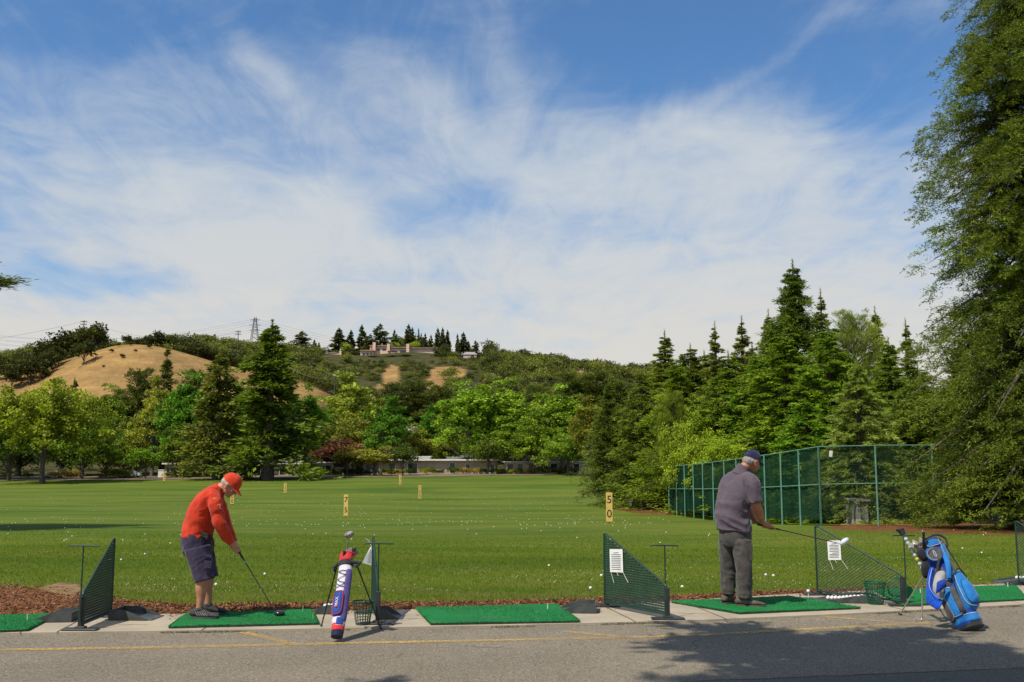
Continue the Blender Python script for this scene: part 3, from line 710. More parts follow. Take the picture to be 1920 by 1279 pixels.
# --- row of conifers behind the green fence and left of it
right = [
 ('redwood_a',1140,712,100,92,(.034,.050,.012),'dark columnar conifer left of the fence, nearest the open field'),
 ('redwood_c',1203,690,96,118,(.042,.062,.012),'broad dark conifer standing on mulch just left of the green fence'),
 ('redwood_b',1246,617,100,118,(.055,.075,.014),'pale olive conifer with a thin bent tip, first above the left end of the fence'),
 ('redwood_c',1294,642,96,120,(.048,.070,.012),'blunt olive conifer between the bent-tip conifer and the thin spires'),
 ('spindly',1340,600,92,92,(.055,.068,.018),'thin spired conifer, left one of the two thin spires above the fence'),
 ('spindly',1390,590,88,100,(.058,.072,.020),'thin spired conifer, right one of the two thin spires above the fence'),
 ('redwood_b',1440,578,84,104,(.050,.070,.014),'narrow conifer leaning on the left flank of the tallest one in the row'),
 ('redwood_a',1486,484,82,150,(.038,.060,.012),'tallest conifer of the row behind the fence, with a broken layered top'),
 ('spindly',1538,538,80,96,(.045,.064,.016),'slim conifer just right of the tallest one behind the fence'),
 ('brush_pine',1598,584,72,128,(.075,.100,.030),'pale brush-topped pine with upright shoots behind the fence'),
 ('redwood_b',1640,572,78,104,(.045,.070,.014),'conifer with a neat pointed tip right of the brush-topped pine'),
 ('spindly',1697,594,74,90,(.055,.080,.018),'conifer tip squeezed between the row and the towering redwood'),
 ('redwood_c',1470,610,74,170,(.055,.090,.010),'bright green bushy conifer below the tallest spire'),
 ('redwood_c',1365,655,84,130,(.050,.080,.010),'bushy conifer low between the two thin spires'),
 ('redwood_c',1552,600,70,140,(.048,.085,.010),'dense green conifer in front of the slim one'),
 ('redwood_b',1665,630,66,130,(.050,.080,.012),'dense conifer behind the right half of the fence'),
 ('redwood_c',1720,680,62,140,(.045,.070,.012),'dark conifer behind the fence beside the towering redwood'),
 ('redwood_c',1425,655,80,140,(.040,.075,.010),'dark green bushy conifer right behind the man in the grey shirt'),
 ('redwood_a',1268,672,92,120,(.055,.085,.012),'olive young conifer standing behind the left end of the fence'),
 ('deodar',1606,668,58,185,(.080,.112,.038),'pale drooping cedar seen through the green fence mesh'),
 ('brush_pine',1262,735,90,72,(.070,.098,.022),'small upright pine with pale shoots at the left end of the fence'),
 ('bushy',1285,780,82,100,(.078,.112,.014),'yellow-green bushy tree spilling over the left end of the fence'),
 ('bushy',1345,812,76,96,(.085,.125,.014),'low round green tree behind the fence, left of the man in grey'),
 ('redwood_c',1510,745,64,130,(.045,.090,.010),'young dense conifer right behind the middle of the fence'),
 ('redwood_a',1800,640,60,130,(.035,.055,.012),'dark conifer glimpsed through the boughs of the towering redwood'),
 ('redwood_c',1320,655,96,120,(.045,.070,.012),'full conifer filling the row below the two thin spires'),
 ('redwood_b',1580,640,84,120,(.045,.075,.012),'full conifer behind the brush-topped pine'),
 ('redwood_a',1410,640,98,110,(.040,.064,.012),'dull green conifer behind the narrow leaning one'),
 ('redwood_c',1880,700,58,150,(.030,.048,.010),'shaded conifer behind the utility pipes'),
]
for k, px, top, Y, w_, c, lab in right:
    tree(k, px, top, Y=Y, wpx=w_*(1.12 if px < 1210 else 1.5 if k.startswith(('redwood','spindly')) else 1.28), color=tuple(q*1.2 for q in c), label=lab, name='conifer_tree' if k != 'bushy' else 'leafy_tree')
# --- pine off the left edge whose branch tips reach in, and the tree behind the camera that shades the road
pine = at_tree('tall_pine', -28.9, 42, 15.4, 4.6, (.022,.034,.010), 'pine mostly outside the left edge, only its branch tips showing against the sky', 'pine_tree', rz=.7)
# --- band of trees at the far end of the field
far = [
 ('round_a',90,704,198,170,(.088,.140,.016),'big round light green maple at the left end of the field'),
 ('plane_a',-30,735,225,150,(.035,.07,.012),'dark leafy tree cut by the left edge behind the maple'),
 ('round_b',25,760,215,120,(.045,.085,.012),'dark bushy tree filling in left of the maple trunk'),
 ('round_b',160,770,218,110,(.045,.10,.012),'leafy tree just right of the round maple'),
 ('far_conifer_b',140,708,262,46,(.05,.05,.02),'sparse brown-green pine behind the round maple'),
 ('plane_b',205,722,245,74,(.070,.125,.018),'light green tree above the white flat roof'),
 ('plume_pine',262,690,262,84,(.035,.050,.014),'dark pine mass below the golden hilltop'),
 ('far_redwood_b',314,645,270,72,(.060,.070,.026),'thin brownish redwood standing before the golden hill'),
 ('plane_c',292,712,236,62,(.105,.125,.030),'tall sparse yellow-green birch-like tree with a pale trunk'),
 ('plane_b',350,700,226,96,(.040,.115,.012),'vivid green plane tree between the birch-like tree and the brown redwood'),
 ('far_redwood_c',414,653,208,112,(.055,.068,.020),'broad brown-green redwood above the man in the red shirt'),
 ('far_redwood_a',511,598,204,140,(.042,.066,.012),'tallest redwood at the far end of the field'),
 ('plane_b',576,722,214,70,(.045,.115,.012),'vivid green tree hugging the right side of the tallest redwood'),
 ('round_b',462,800,210,80,(.050,.085,.012),'leafy tree filling the gap between the two big redwoods'),
 ('plane_a',455,712,240,80,(.050,.110,.014),'green plane tree behind the gap of the two big redwoods'),
 ('small_tree',275,838,217,50,(.065,.15,.014),'small round bright green tree by the parked silver car'),
 ('round_b',200,815,232,90,(.05,.08,.014),'olive bush-like tree under the grey roof'),
 ('round_b',235,800,240,80,(.065,.10,.016),'loose green tree hiding the house with the grey roof'),
 ('round_b',335,800,222,70,(.05,.10,.012),'leafy tree over the small white garage'),
 ('plane_c',662,705,262,110,(.095,.125,.030),'feathery yellow-green tree above the low roofs'),
 ('far_redwood_b',620,740,272,40,(.045,.06,.02),'narrow dark conifer between the feathery and the vivid green trees'),
 ('round_b',648,782,246,130,(.088,.125,.022),'round light green tree behind the purple plum'),
 ('small_tree',640,825,228,92,(.050,.022,.024),'purple-leaved plum tree left of the long beige house'),
 ('small_tree',652,838,222,52,(.075,.075,.020),'small brown-green tree in front of the purple plum'),
 ('plane_c',727,748,236,72,(.035,.10,.012),'dark vivid green tree rising behind the low beige house'),
 ('small_tree',702,838,220,70,(.085,.115,.020),'light green small tree at the left end of the beige house'),
 ('small_tree',756,832,220,42,(.030,.050,.014),'dark narrow tree in front of the beige house'),
 ('round_b',775,800,242,90,(.070,.085,.020),'olive round tree above the beige house'),
 ('plane_c',806,764,246,62,(.035,.11,.012),'small vivid green tree above the flat roof'),
 ('round_b',832,812,246,80,(.105,.135,.022),'yellow-green bush tree above the flat roof'),
 ('plane_a',880,709,236,112,(.070,.150,.014),'tall bright green plane tree, left of the bright group'),
 ('plane_b',952,712,240,104,(.078,.155,.016),'tall bright green plane tree in the middle of the bright group'),
 ('plane_c',1004,742,244,76,(.080,.150,.018),'shorter bright green plane tree between two taller ones'),
 ('plane_b',1052,722,224,104,(.066,.130,.016),'bright green plane tree at the right end of the bright group'),
 ('round_b',905,812,232,70,(.060,.12,.014),'leafy tree at the right end of the beige house'),
 ('small_tree',915,822,222,46,(.045,.07,.014),'dark small tree touching the right end of the beige house'),
 ('round_b',1000,795,222,90,(.060,.12,.012),'leafy bright tree low in the bright group'),
 ('plane_c',960,785,226,70,(.060,.12,.014),'leafy tree under the tallest bright plane tree'),
 ('round_b',1065,808,212,100,(.058,.115,.014),'low round bright tree with hanging leaves at the right end of the houses'),
 ('plane_c',1108,748,196,70,(.075,.10,.018),'olive tree squeezed against the dark conifers'),
 ('far_redwood_c',1060,772,250,60,(.045,.06,.014),'dull green tree behind the bright group'),
 ('plane_a',700,745,275,100,(.055,.07,.018),'dull green tree behind the roofs'),
 ('plume_pine',735,716,318,90,(.030,.042,.014),'dark pine, left one of the dark grove below the hilltop apartments'),
 ('plume_pine',785,712,330,110,(.034,.046,.014),'dark pine in the middle of the dark grove'),
 ('plume_pine',835,722,322,100,(.036,.048,.015),'dark pine, right one of the dark grove'),
 ('plume_pine',690,730,325,80,(.040,.055,.016),'olive dark pine at the left of the dark grove'),
 ('plume_pine',1075,700,350,110,(.036,.052,.014),'dark pine above the bright group, left of three'),
 ('plume_pine',1118,698,350,110,(.034,.050,.014),'dark pine above the bright group, middle of three'),
 ('plume_pine',1155,716,345,90,(.038,.055,.014),'dark pine above the bright group, right of three'),
 ('plume_pine',1010,722,345,80,(.038,.055,.016),'dark pine rising behind the bright plane trees'),
 ('plume_pine',375,692,285,80,(.034,.050,.014),'dark pine behind the vivid green plane tree'),
 ('plume_pine',225,728,290,60,(.038,.055,.015),'dark pine at the foot of the golden hill'),
 ('plane_b',540,735,250,70,(.05,.10,.014),'green tree behind the tallest redwood'),
 ('plane_b',600,745,245,60,(.060,.11,.016),'green tree right behind the vivid green one'),
 ('round_b',610,790,240,70,(.065,.095,.018),'olive tree standing over the grey roof'),
 ('plane_a',120,760,250,110,(.05,.10,.014),'green tree in the second row behind the maple'),
 ('plane_a',40,770,255,110,(.04,.085,.014),'dark green tree in the second row at the left edge'),
 ('round_b',870,790,262,100,(.075,.11,.02),'olive round tree behind the bright group'),
]
for k, px, top, Y, w_, c, lab in far:
    nm = {'far_redwood_a':'redwood_tree','far_redwood_b':'redwood_tree','far_redwood_c':'redwood_tree','plume_pine':'pine_tree','far_conifer_b':'pine_tree'}.get(k, 'leafy_tree')
    if k.startswith(('plane','round','small')) and c[1] > .09 and c[0] < .09: c = (c[0]*.95, c[1]*.80, c[2]*1.0)
    tree(k, px, top, Y=Y, wpx=w_*1.22, color=c, label=lab, name=nm)
# garden shrubs in front of the houses
SH = [(18,'dusty yellow'),(60,'dark'),(112,'tan'),(140,'tan'),(150,'tan'),(212,'yellow-green'),(228,'yellow-green'),(240,'yellow-green'),(198,'dark'),(320,'dark'),(334,'yellow-green'),(352,'dark'),(366,'dark'),(384,'dark'),(400,'dark'),
      (470,'yellow-green'),(478,'yellow-green'),(545,'dusty yellow'),(566,'yellow-green'),(574,'yellow-green'),(598,'yellow-green'),(612,'yellow-green'),(632,'dark'),(655,'dark'),(672,'dark'),(693,'dark'),(727,'yellow-green'),(736,'dusty yellow'),(747,'dusty yellow'),(757,'yellow-green'),
      (772,'dark'),(800,'yellow-green'),(812,'yellow-green'),(826,'dark'),(853,'dark'),(868,'tan'),(880,'tan'),(894,'tan'),(910,'dark'),(932,'yellow-green'),(940,'yellow-green'),(955,'yellow-green'),(965,'yellow-green'),(974,'dark'),(990,'tan'),(1006,'dark'),(1030,'dark'),(1050,'dark'),(1072,'dark')]
SC = {'dusty yellow':(.17,.15,.03),'dark':(.045,.075,.015),'tan':(.19,.16,.075),'yellow-green':(.13,.17,.02)}
for i, (px, k) in enumerate(SH):
    x = (px-960)/F*228; Y = float(FAR_EDGE(x))+np.interp(x, [-150,-40,-10,8], [10,13,13,5])
    x = (px-960)/F*Y; H, cr, tr = TM['shrub']
    s = random.uniform(.6, 1.0)*(1.35 if k in ('tan','yellow-green') and px < 250 else 1)
    r = thing('garden_shrub', '%s rounded garden shrub in the planting in front of the far houses' % k, 'shrub', (x, Y, tz(x, Y)), random.uniform(0, 6), '%s shrubs in front of the far houses' % k)
    r.scale = (s*1.5, s*1.5, s*1.0)
    for nm, me in (('crown', cr), ('trunk', tr)):
        o = link(nm, me, r); o.color = tuple(c*1.2 for c in SC[k])+(1,)

# --- hill oaks: distinct ones as things, the closed woodland as one mass
OAK = (.040,.052,.016); oakkinds = ['oak_a','oak_b','oak_c']
def hill_oak(px, py_base, Y, h, col=OAK, name='oak_tree', kind=None, wide=1.0, label=None, group=None):
    """Y distance; tree stands on the terrain below"""
    x = (px-960)/F*Y; H, cr, tr = TM[kind or random.choice(oakkinds)]; s = h/H
    r = thing(name, label or 'dark green oak on the hillside beyond the houses', 'tree', (x, Y, tz(x, Y)-.25), random.uniform(0, 6.28), group)
    r.scale = (s*wide, s*wide, s); j = random.uniform(.8, 1.25)
    for nm, me in (('crown', cr), ('trunk', tr)):
        o = link(nm, me, r); o.color = (col[0]*j, col[1]*j, col[2]*j, 1)
    return r
# golden hill: groves on the left and crest
G1 = 'oaks in the grove on the left shoulder of the golden hill'; L1 = 'dark oak in the grove on the left shoulder of the golden hill'
for px, Y, h, wd in [(5,452,10,1.1),(22,462,9,.9),(38,445,11,1),(60,458,10,1.2),(80,455,13,1.1),(100,450,13,1.1),(120,445,14,1.2),(143,447,13,1.2),(165,440,14,1.25),(180,448,10,1),
                     (30,415,10,1.2),(55,408,12,1.3),(75,415,11,1.2),(92,424,10,1.1),(20,405,9,1.1),(105,430,9,1),(-20,450,11,1.2),(-40,440,11,1.2),(-15,420,10,1.2),(48,430,9,1.3),(112,455,12,1.3),(132,455,12,1.3),(155,452,12,1.2)]:
    hill_oak(px, 0, Y, h, wide=wd*.85, label=L1, group=G1)
hill_oak(153, 0, 408, 11, (.032,.045,.016), kind='oak_b', wide=1.0, label='dark round oak alone on the golden slope below the left grove')
hill_oak(233, 0, 452, 5.5, (.05,.055,.02), kind='oak_c', wide=.8, label='small spiky lone oak on the crest left of the crest grove')
G2 = 'oaks in the grove on the crest of the golden hill'; L2 = 'dark oak in the large grove on the crest of the golden hill'
for px, Y, h, wd in [(255,470,6,1.1),(272,478,9,1.1),(290,480,12,1.1),(308,486,13,1.2),(325,490,14,1.2),(345,492,14,1.2),(362,490,12,1.1),(352,468,9,1.3),(372,466,10,1.2),(385,492,10,1),(392,470,9,1.1),(408,476,10,1.2),(428,478,10,1.2),(448,480,9,1.3),(330,475,7,1.2),(466,482,9,1.2),(418,462,8,1.2),(440,464,8,1.1)]:
    hill_oak(px, 0, Y, h, wide=wd*.85, label=L2, group=G2)
for px, Y in ((217,432),(240,428),(264,444),(205,415),(226,400),(276,420),(190,392),(250,410),(300,430),(262,436)):
    hill_oak(px, 0, Y, random.uniform(1.2, 2.4), (.05,.05,.02), 'hill_shrub', 'oak_b', 1.2, 'small dark shrub dotted on the dry golden slope', 'shrubs dotted on the golden slope')
# crest line oaks of the wooded ridge, individually
rng2 = random.Random(3)
for px in list(range(880, 1260, 13)):
    hill_oak(px+rng2.uniform(-4,4), 0, 655+rng2.uniform(-14, 10), rng2.uniform(6, 11), label='dark oak on the skyline of the wooded ridge', group='oaks along the skyline of the wooded ridge', wide=1.0)
for px in range(500, 880, 16):
    hill_oak(px+rng2.uniform(-5,5), 0, 648+rng2.uniform(-8, 14), rng2.uniform(3.5, 6), (.045,.06,.018), label='low oak around the hilltop apartments', group='oaks around the hilltop apartments', wide=1.0)
# conspicuous conifers on the ridge top
for i, (px, top, w_, kd, lab) in enumerate([(567,620,30,'far_conifer_b','broad pair-topped conifer on the ridge, leftmost of the hilltop conifers'),(590,636,10,'far_conifer','small slim conifer right of the leftmost broad hilltop conifer'),(598,641,8,'far_conifer','smallest conifer on the ridge left of the apartments'),
    (636,614,26,'far_conifer','tall ragged conifer just above the small apartment block'),(658,618,18,'far_conifer','dark dense conifer right of the ragged tall one'),(679,608,20,'far_conifer','pointed conifer behind the left wing of the apartments'),(694,626,22,'far_conifer_b','short broad conifer behind the apartment chimney'),
    (713,606,28,'far_conifer_b','broad conifer directly above the apartment roof'),(740,617,11,'far_conifer','slim pale conifer right of the broad one above the roof'),(766,607,16,'far_conifer','sharp tall conifer above the tower chimney'),(773,613,12,'far_conifer','conifer overlapping the sharp tall one'),
    (785,614,6,'far_conifer','needle-thin conifer on the wooded knoll'),(790,624,7,'far_conifer','short thin conifer on the wooded knoll'),(797,624,10,'far_conifer','small conifer right of the thin ones'),(808,627,10,'far_conifer','small dark conifer at the right foot of the knoll'),
    (821,614,13,'far_conifer','first of three close conifers in a row on the ridge'),(830,613,12,'far_conifer','second of three close conifers in a row on the ridge'),(839,618,14,'far_conifer','third of three close conifers in a row on the ridge'),
    (858,625,9,'far_conifer','slim conifer left of the dense dark one'),(869,622,18,'far_conifer','dense dark conifer near the right end of the hilltop houses'),(878,638,12,'far_conifer','low conifer beside the dense dark one'),(892,638,16,'far_conifer_b','spiky low conifer right of the hilltop house roof')]):
    tree(kd, px, top, Y=652+(i % 3)*6, wpx=w_*1.7, color=(.030,.040,.018), label=lab, name='conifer_tree')
tree('oak_a', 918, 636, Y=650, wpx=36, color=(.035,.045,.018), label='domed oak on the skyline right of the hilltop conifers', name='oak_tree')
for px, top, w_, lab in ((745,628,36,'dark domed tree on the left of the knoll'),(775,626,44,'dark domed tree in the middle of the knoll'),(800,636,34,'dark domed tree on the right of the knoll')):
    tree('oak_a', px, top, Y=668, wpx=w_, color=(.04,.06,.016), label=lab+' behind the hilltop apartments', name='oak_tree')
for px, top, w_, lab in ((742,640,26,'light green'),(775,638,34,'pale yellow-green'),(650,640,30,'bright green')):
    tree('oak_b', px, top, Y=640, wpx=w_, color=(.085,.12,.022), label=lab+' leafy tree among the hilltop conifers', name='leafy_tree')
for px, top, w_, lab in ((760,672,34,'just below the apartment tower'),(735,668,28,'below the apartment balconies'),(830,665,50,'large, below the right wing of the apartments'),(700,673,30,'below the left wing of the apartments')):
    tree('oak_a', px, top, Y=600, wpx=w_, color=(.038,.055,.016), label='dark oak '+lab, name='oak_tree')
# closed canopy: one mass
def wood_mass(name, placer, n, kinds, seed, colr):
    rg = np.random.default_rng(seed); Vs = []; Ts = []; k = 0; tries = 0
    data = {}
    for kd in kinds:
        me = TM[kd][1]; a = np.empty(len(me.vertices)*3, np.float32); me.vertices.foreach_get('co', a)
        t_ = np.empty(len(me.vertices), np.float32); me.attributes['tone'].data.foreach_get('value', t_)
        data[kd] = (a.reshape(-1, 4, 3), t_.reshape(-1, 4), TM[kd][0])
    while k < n and tries < n*20:
        tries += 1
        r = placer(rg)
        if r is None: continue
        x, y, z, h, wd = r; a, t_, H = data[kinds[rg.integers(len(kinds))]]
        keep = rg.uniform(size=len(a)) < .36; a = a[keep]; t2 = t_[keep]
        th = rg.uniform(0, 6.28); c_, s_ = np.cos(th), np.sin(th); sc = h/H
        X = (a[..., 0]*c_-a[..., 1]*s_)*sc*wd+x; Y_ = (a[..., 0]*s_+a[..., 1]*c_)*sc*wd+y; Z = a[..., 2]*sc+z
        Vs.append(np.stack([X, Y_, Z], -1).reshape(-1, 3)); Ts.append(np.clip(t2.ravel()+rg.normal()*.24, 0, 1)); k += 1
    V = np.concatenate(Vs); n4 = len(V)//4; i = np.arange(n4)*4
    o = link(name, mesh_np(name, V, np.stack([i, i+1, i+2, i+3], 1), LEAF, False, np.concatenate(Ts))); o.color = tuple(c*GAIN_HILL for c in colr)+(1,)
    return o
def ridge(rg):
    px = rg.uniform(-220, 1500); Y = rg.uniform(345, 655)
    x = (px-960)/F*Y; z = tz(x, Y)
    u, v_ = proj((x, Y, z+2.5))
    # leave the golden hill open
    if 100 < u < 650 and Y < 475 and v_ > np.interp(u, [100,190,300,420,520,650], [600,600,640,668,700,740]) and not (u < 190 and Y > 430): 
        return None
    if u < 190 and Y < 470: return None
    if bare(u, v_): return None
    if z < 1: return None
    h = rg.uniform(5.5, 10.); tp = proj((x, Y, z+h-1.2))[1]
    if 655 < u < 825 or 600 < u < 650 or 855 < u < 905:
        h = rg.uniform(2.5, 4.5) if Y > 480 else h; tp = proj((x, Y, z+h-1.2))[1]
        if tp < (672 if u < 850 else 668): return None
    if Y > 600 and 540 < u < 880: h *= .6
    return x, Y, z-1.2, h, rg.uniform(.85, 1.3)
tag(wood_mass('hillside_woods', ridge, 2100, ['oak_a','oak_b','oak_c'], 5, (.050,.064,.020)), 'closed dark green oak woodland covering the ridge behind the houses', 'woodland', kind='stuff')
def foot(rg):
    px = rg.uniform(-300, 1300); Y = rg.uniform(246, 345); x = (px-960)/F*Y; z = tz(x, Y)
    h = rg.uniform(6, 11) if rg.uniform() < .8 else rg.uniform(9, 13)
    top = proj((x, Y, z+h))[1]
    if top < 735 and not (690 < px < 870 or 1000 < px < 1300): h *= .7
    return x, Y, z-.5, h, rg.uniform(.7, 1.1)
tag(wood_mass('valley_woods', foot, 300, ['oak_a','oak_b'], 8, (.052,.078,.018)), 'mixed green woodland at the foot of the hills behind the far houses', 'woodland', kind='stuff')

def scrub(rg):
    px = rg.uniform(540, 1180); Y = rg.uniform(520, 652); x = (px-960)/F*Y; z = tz(x, Y); h = rg.uniform(2.0, 3.8)
    u, v_ = proj((x, Y, z+1.5)); tp = proj((x, Y, z+h-.6))[1]
    if bare(u, v_) or (655 < u < 825 and tp < 672) or (608 < u < 645 and tp < 675) or (855 < u < 905 and tp < 668): return None
    return x, Y, z-.6, h, rg.uniform(1.0, 1.6)
tag(wood_mass('hillside_scrub', scrub, 620, ['oak_a','oak_b'], 15, (.045,.056,.019)), 'low dark scrub on the slope below the hilltop apartments', 'scrub', kind='stuff')
# ------------------------------------------------------------------ buildings
WALL = mat('beige_stucco', (.52,.39,.275), (.45,.34,.24), .8, .9); WALLG = mat('grey_stucco', (.46,.42,.34), (.36,.33,.27), .8, .9)
WHITE = mat('white_trim', (.78,.76,.70), (.66,.64,.58), 1.5, .6); ROOFG = mat('grey_roofing', (.17,.155,.135), (.12,.11,.10), 2, .9, .4, 6); ROOFW = mat('white_roofing', (.72,.70,.66), (.60,.58,.54), .6, .8)
def glass_mat():
    m = bpy.data.materials.new('window_glass'); b = NB(nodes(m)); p = b.n('ShaderNodeBsdfPrincipled', i_Roughness=.08); p.inputs['Base Color'].default_value = (.02,.03,.032,1)
    p.inputs['Specular IOR Level'].default_value = .7; b.out(p.outputs[0]); return m
GLASS = glass_mat()
PINK = mat('pink_stucco', (.74,.52,.40), (.66,.46,.34), .3, .9); PINKR = mat('clay_roof', (.34,.22,.16), (.26,.17,.12), .5, .9); RAILM = mat('dark_railing', (.06,.055,.05), (.04,.04,.04), 1, .7)
def house(name, label, px0, px1, Y, h, dep, wall, roof, openings=(), overh=.5, fascia=.28, skylights=(), flat=True, pitch=1.3, zoff=0, cat='house', z=None):
    x0, x1 = (px0-960)/F*Y, (px1-960)/F*Y; xc = (x0+x1)/2; wd = x1-x0; zb = (tz(xc, Y) if z is None else z)+zoff
    r = thing(name, label, cat, (xc, Y, zb))
    mb = MB(); mb.box((0, dep/2, h/2-.4), (wd, dep, h+.8), wall); part('wall', mb, r)
    mb = MB()
    if flat: mb.box((0, dep/2-overh/2, h+fascia/2), (wd+2*overh, dep+overh*2, fascia), WHITE); mb.box((0, dep/2-overh/2, h+fascia+.03), (wd+2*overh-.3, dep+overh*2-.3, .06), roof)
    else:
        a, c_ = wd/2+overh, dep+overh; i_ = min(a*.45, dep*.5)
        V = [(-a,-overh,h),(a,-overh,h),(a,c_,h),(-a,c_,h),(-a+i_,dep/2,h+pitch),(a-i_,dep/2,h+pitch)]
        mb.add(V, [(0,1,5,4),(1,2,5),(2,3,4,5),(3,0,4),(3,2,1,0)], roof)
        mb.box((0,-overh-.02,h-.05), (2*a,.08,.22), WHITE)
    ro = part('roof', mb, r)
    for sk in skylights:
        u, w_, hh = sk; m2 = MB(); m2.box((u*wd, dep*.4, h+fascia+.1+hh/2), (w_, dep*.35, hh), ROOFW, bev=.05); m2.box((u*wd, dep*.4, h+fascia+.12+hh), (w_+.5, dep*.35+.5, .1), WHITE); part('roof_curb', m2, ro)
    for (u, w_, z0, z1, kind) in openings:
        X = u*wd; m2 = MB()
        fr = WHITE if kind != 'door' else RAILM
        for sx_ in (-1, 1): m2.box((X+sx_*(w_/2+.05), -.03, (z0+z1)/2), (.10, .10, z1-z0), fr)
        m2.box((X, -.03, z1+.05), (w_+.2, .10, .10), fr); m2.box((X, -.03, z0-.05), (w_+.2, .10, .10), fr)
        o = part('window' if kind != 'door' else 'door', m2, r)
        m3 = MB(); m3.box((X, -.012, (z0+z1)/2), (w_, .03, z1-z0), GLASS if kind != 'green' else mat('green_door', (.10,.20,.15))); part('pane', m3, o)
    return r
FE = 229
house('low_house', 'long low beige flat-roofed house across the far end of the field', 683, 931, FE, 3.1, 14, WALL, ROOFW,
      [(-.46,1.3,0.1,2.3,'green'),(-.40,1.2,.3,2.4,'w'),(-.285,1.5,.3,2.5,'w'),(-.02-.11,2.2,.15,2.5,'w'),(.17,1.1,.3,2.6,'w'),(.285,.9,.9,2.3,'w'),(.47,.9,.3,2.3,'w')], skylights=[(-.01+.33-.40,4.4,.6),(.21,5.5,.45),(.44-.10,6.5,.75)], overh=.6)
house('low_house', 'beige flat-roofed wing at the left end of the long low house', 668, 684, FE+2, 2.7, 10, WALL, ROOFW, [(-.2,.9,.2,2.2,'w')])
house('low_house', 'shaded beige house under the bright plane trees at the right end of the field', 945, 1095, FE-4, 2.7, 12, WALL, ROOFG, [(-.42,1.4,.2,2.2,'w'),(-.3,1.2,.3,2.2,'w'),(-.15,1.6,.2,2.3,'w'),(0,1.2,.2,2.2,'w'),(.12,1.4,.3,2.2,'w'),(.25,1.4,.2,2.2,'w'),(.4,1.2,.2,2.2,'w')], flat=False, pitch=1.0)
house('grey_house', 'grey house with hipped roof and white walls right of the tallest redwood', 602, 628, FE-2, 3.0, 9, WALLG, ROOFG, [(-.28,1.1,.2,2.3,'w'),(.12,1.3,.3,2.3,'w')], flat=False)
house('garden_wall', 'low grey garden wall right of the hipped grey house', 630, 648, FE-2, 1.7, .3, WALLG, WALLG, overh=.05, fascia=.1, cat='wall')
house('grey_house', 'shaded grey house between the two big redwoods', 445, 492, FE-1, 3.1, 9, WALLG, ROOFG, [(-.3,1.3,.2,2.3,'w'),(.1,1.0,.3,2.3,'w'),(.4,1.2,.2,2.3,'w')], flat=False)
house('grey_house', 'grey house hidden behind the tallest redwood trunk', 527, 585, FE, 2.8, 9, WALLG, ROOFG, [(-.4,1.2,.2,2.2,'w'),(-.1,1.5,.2,2.2,'w'),(.25,1.4,.2,2.2,'w')], flat=False)
house('grey_house', 'grey house behind the broad brown-green redwood', 366, 432, FE, 2.8, 9, WALLG, ROOFG, [(-.4,1.2,.2,2.2,'w'),(-.1,1.5,.2,2.2,'w'),(.25,1.4,.2,2.2,'w')], flat=False)
house('white_garage', 'small pale garage with flat white roof left of the brown-green redwood', 314, 338, FE-2, 2.9, 7, WALLG, ROOFW, [(-.2,.8,.3,2.3,'w'),(.15,1.2,.3,2.3,'w'),(.4,.5,.3,2.3,'w')])
house('garden_wall', 'low white garden wall beside the small pale garage', 302, 313, FE-2, 1.6, .3, WHITE, WHITE, overh=.05, fascia=.1, cat='wall')
def zfor(px, py, Y): return at(px, py, Y).z
for (nm, lab, a, c_, Y, top, flat_, rf) in [('grey_roofed_house','house with grey shingle roof and white eaves up the left slope',214,262,262,824,False,ROOFG),('white_roofed_house','small white flat-roofed house high among the left trees',178,199,275,783,True,ROOFW),
      ('grey_roofed_house','grey roofed house right of the tallest redwood in the trees',572,615,262,801,False,ROOFG),('grey_roofed_house','grey roofed house behind the vivid green tree in the middle',735,790,266,806,False,ROOFG),
      ('white_roofed_house','flat roofed house with a white parapet in the yellow-green bushes',792,846,256,826,True,ROOFW),('grey_roofed_house','grey roof seen between the bright plane trees',898,930,264,802,False,ROOFG),('white_roofed_house','white flat roof right of the tall bright plane tree',905,922,256,825,True,ROOFW),('grey_roofed_house','small grey roof above the parapet house',815,835,268,806,False,ROOFG)]:
    zt = zfor((a+c_)/2, top, Y)
    house(nm, lab, a, c_, Y, 3.0, 9, WALL, rf, [(-.2,1.2,.8,2.4,'w'),(.2,1.2,.8,2.4,'w')], flat=flat_, pitch=1.1, z=zt-3.0)
# hilltop apartments
AY = 628.0
def block(mb, a, c_, top, bot, m, dep=10, dy=0):
    p0, p1 = at(a, top, AY), at(c_, bot, AY); mb.box(((p0.x+p1.x)/2, dep/2+dy, (p0.z+p1.z)/2-AZB), (p1.x-p0.x, dep, p0.z-p1.z), m)
ap = at(745, 672, AY); AZB = ap.z
ra = thing('apartment_block', 'large pink stucco apartment block with chimneys and balconies on the wooded hilltop', 'building', (0, AY, AZB))
mb = MB(); block(mb, 676, 700, 658, 672, PINK, 12); block(mb, 693, 735, 649, 669, PINK, 12, 2); block(mb, 733, 769, 652, 671, PINK, 12, 1.2); block(mb, 769, 812, 652, 664, PINK, 12, 4); part('wall', mb, ra)
mb = MB()
for (a, c_, t_, dy) in ((675,701,656.5,0),(692,736,647,2),(732,770,650.6,1.2),(769,815,650.5,4)):
    p0, p1 = at(a, t_, AY), at(c_, t_+1.8, AY); mb.box(((p0.x+p1.x)/2, 6+dy-.3, (p0.z+p1.z)/2-AZB), (p1.x-p0.x, 13.5, p0.z-p1.z), PINKR)
part('roof', mb, ra)
for (a, c_, t_) in ((699,704,642),(726,731,645),(762,767,645)):
    mb = MB(); block(mb, a, c_, t_, 671 if a > 760 else 658, PINK, 2.5, -.6); part('chimney', mb, ra)
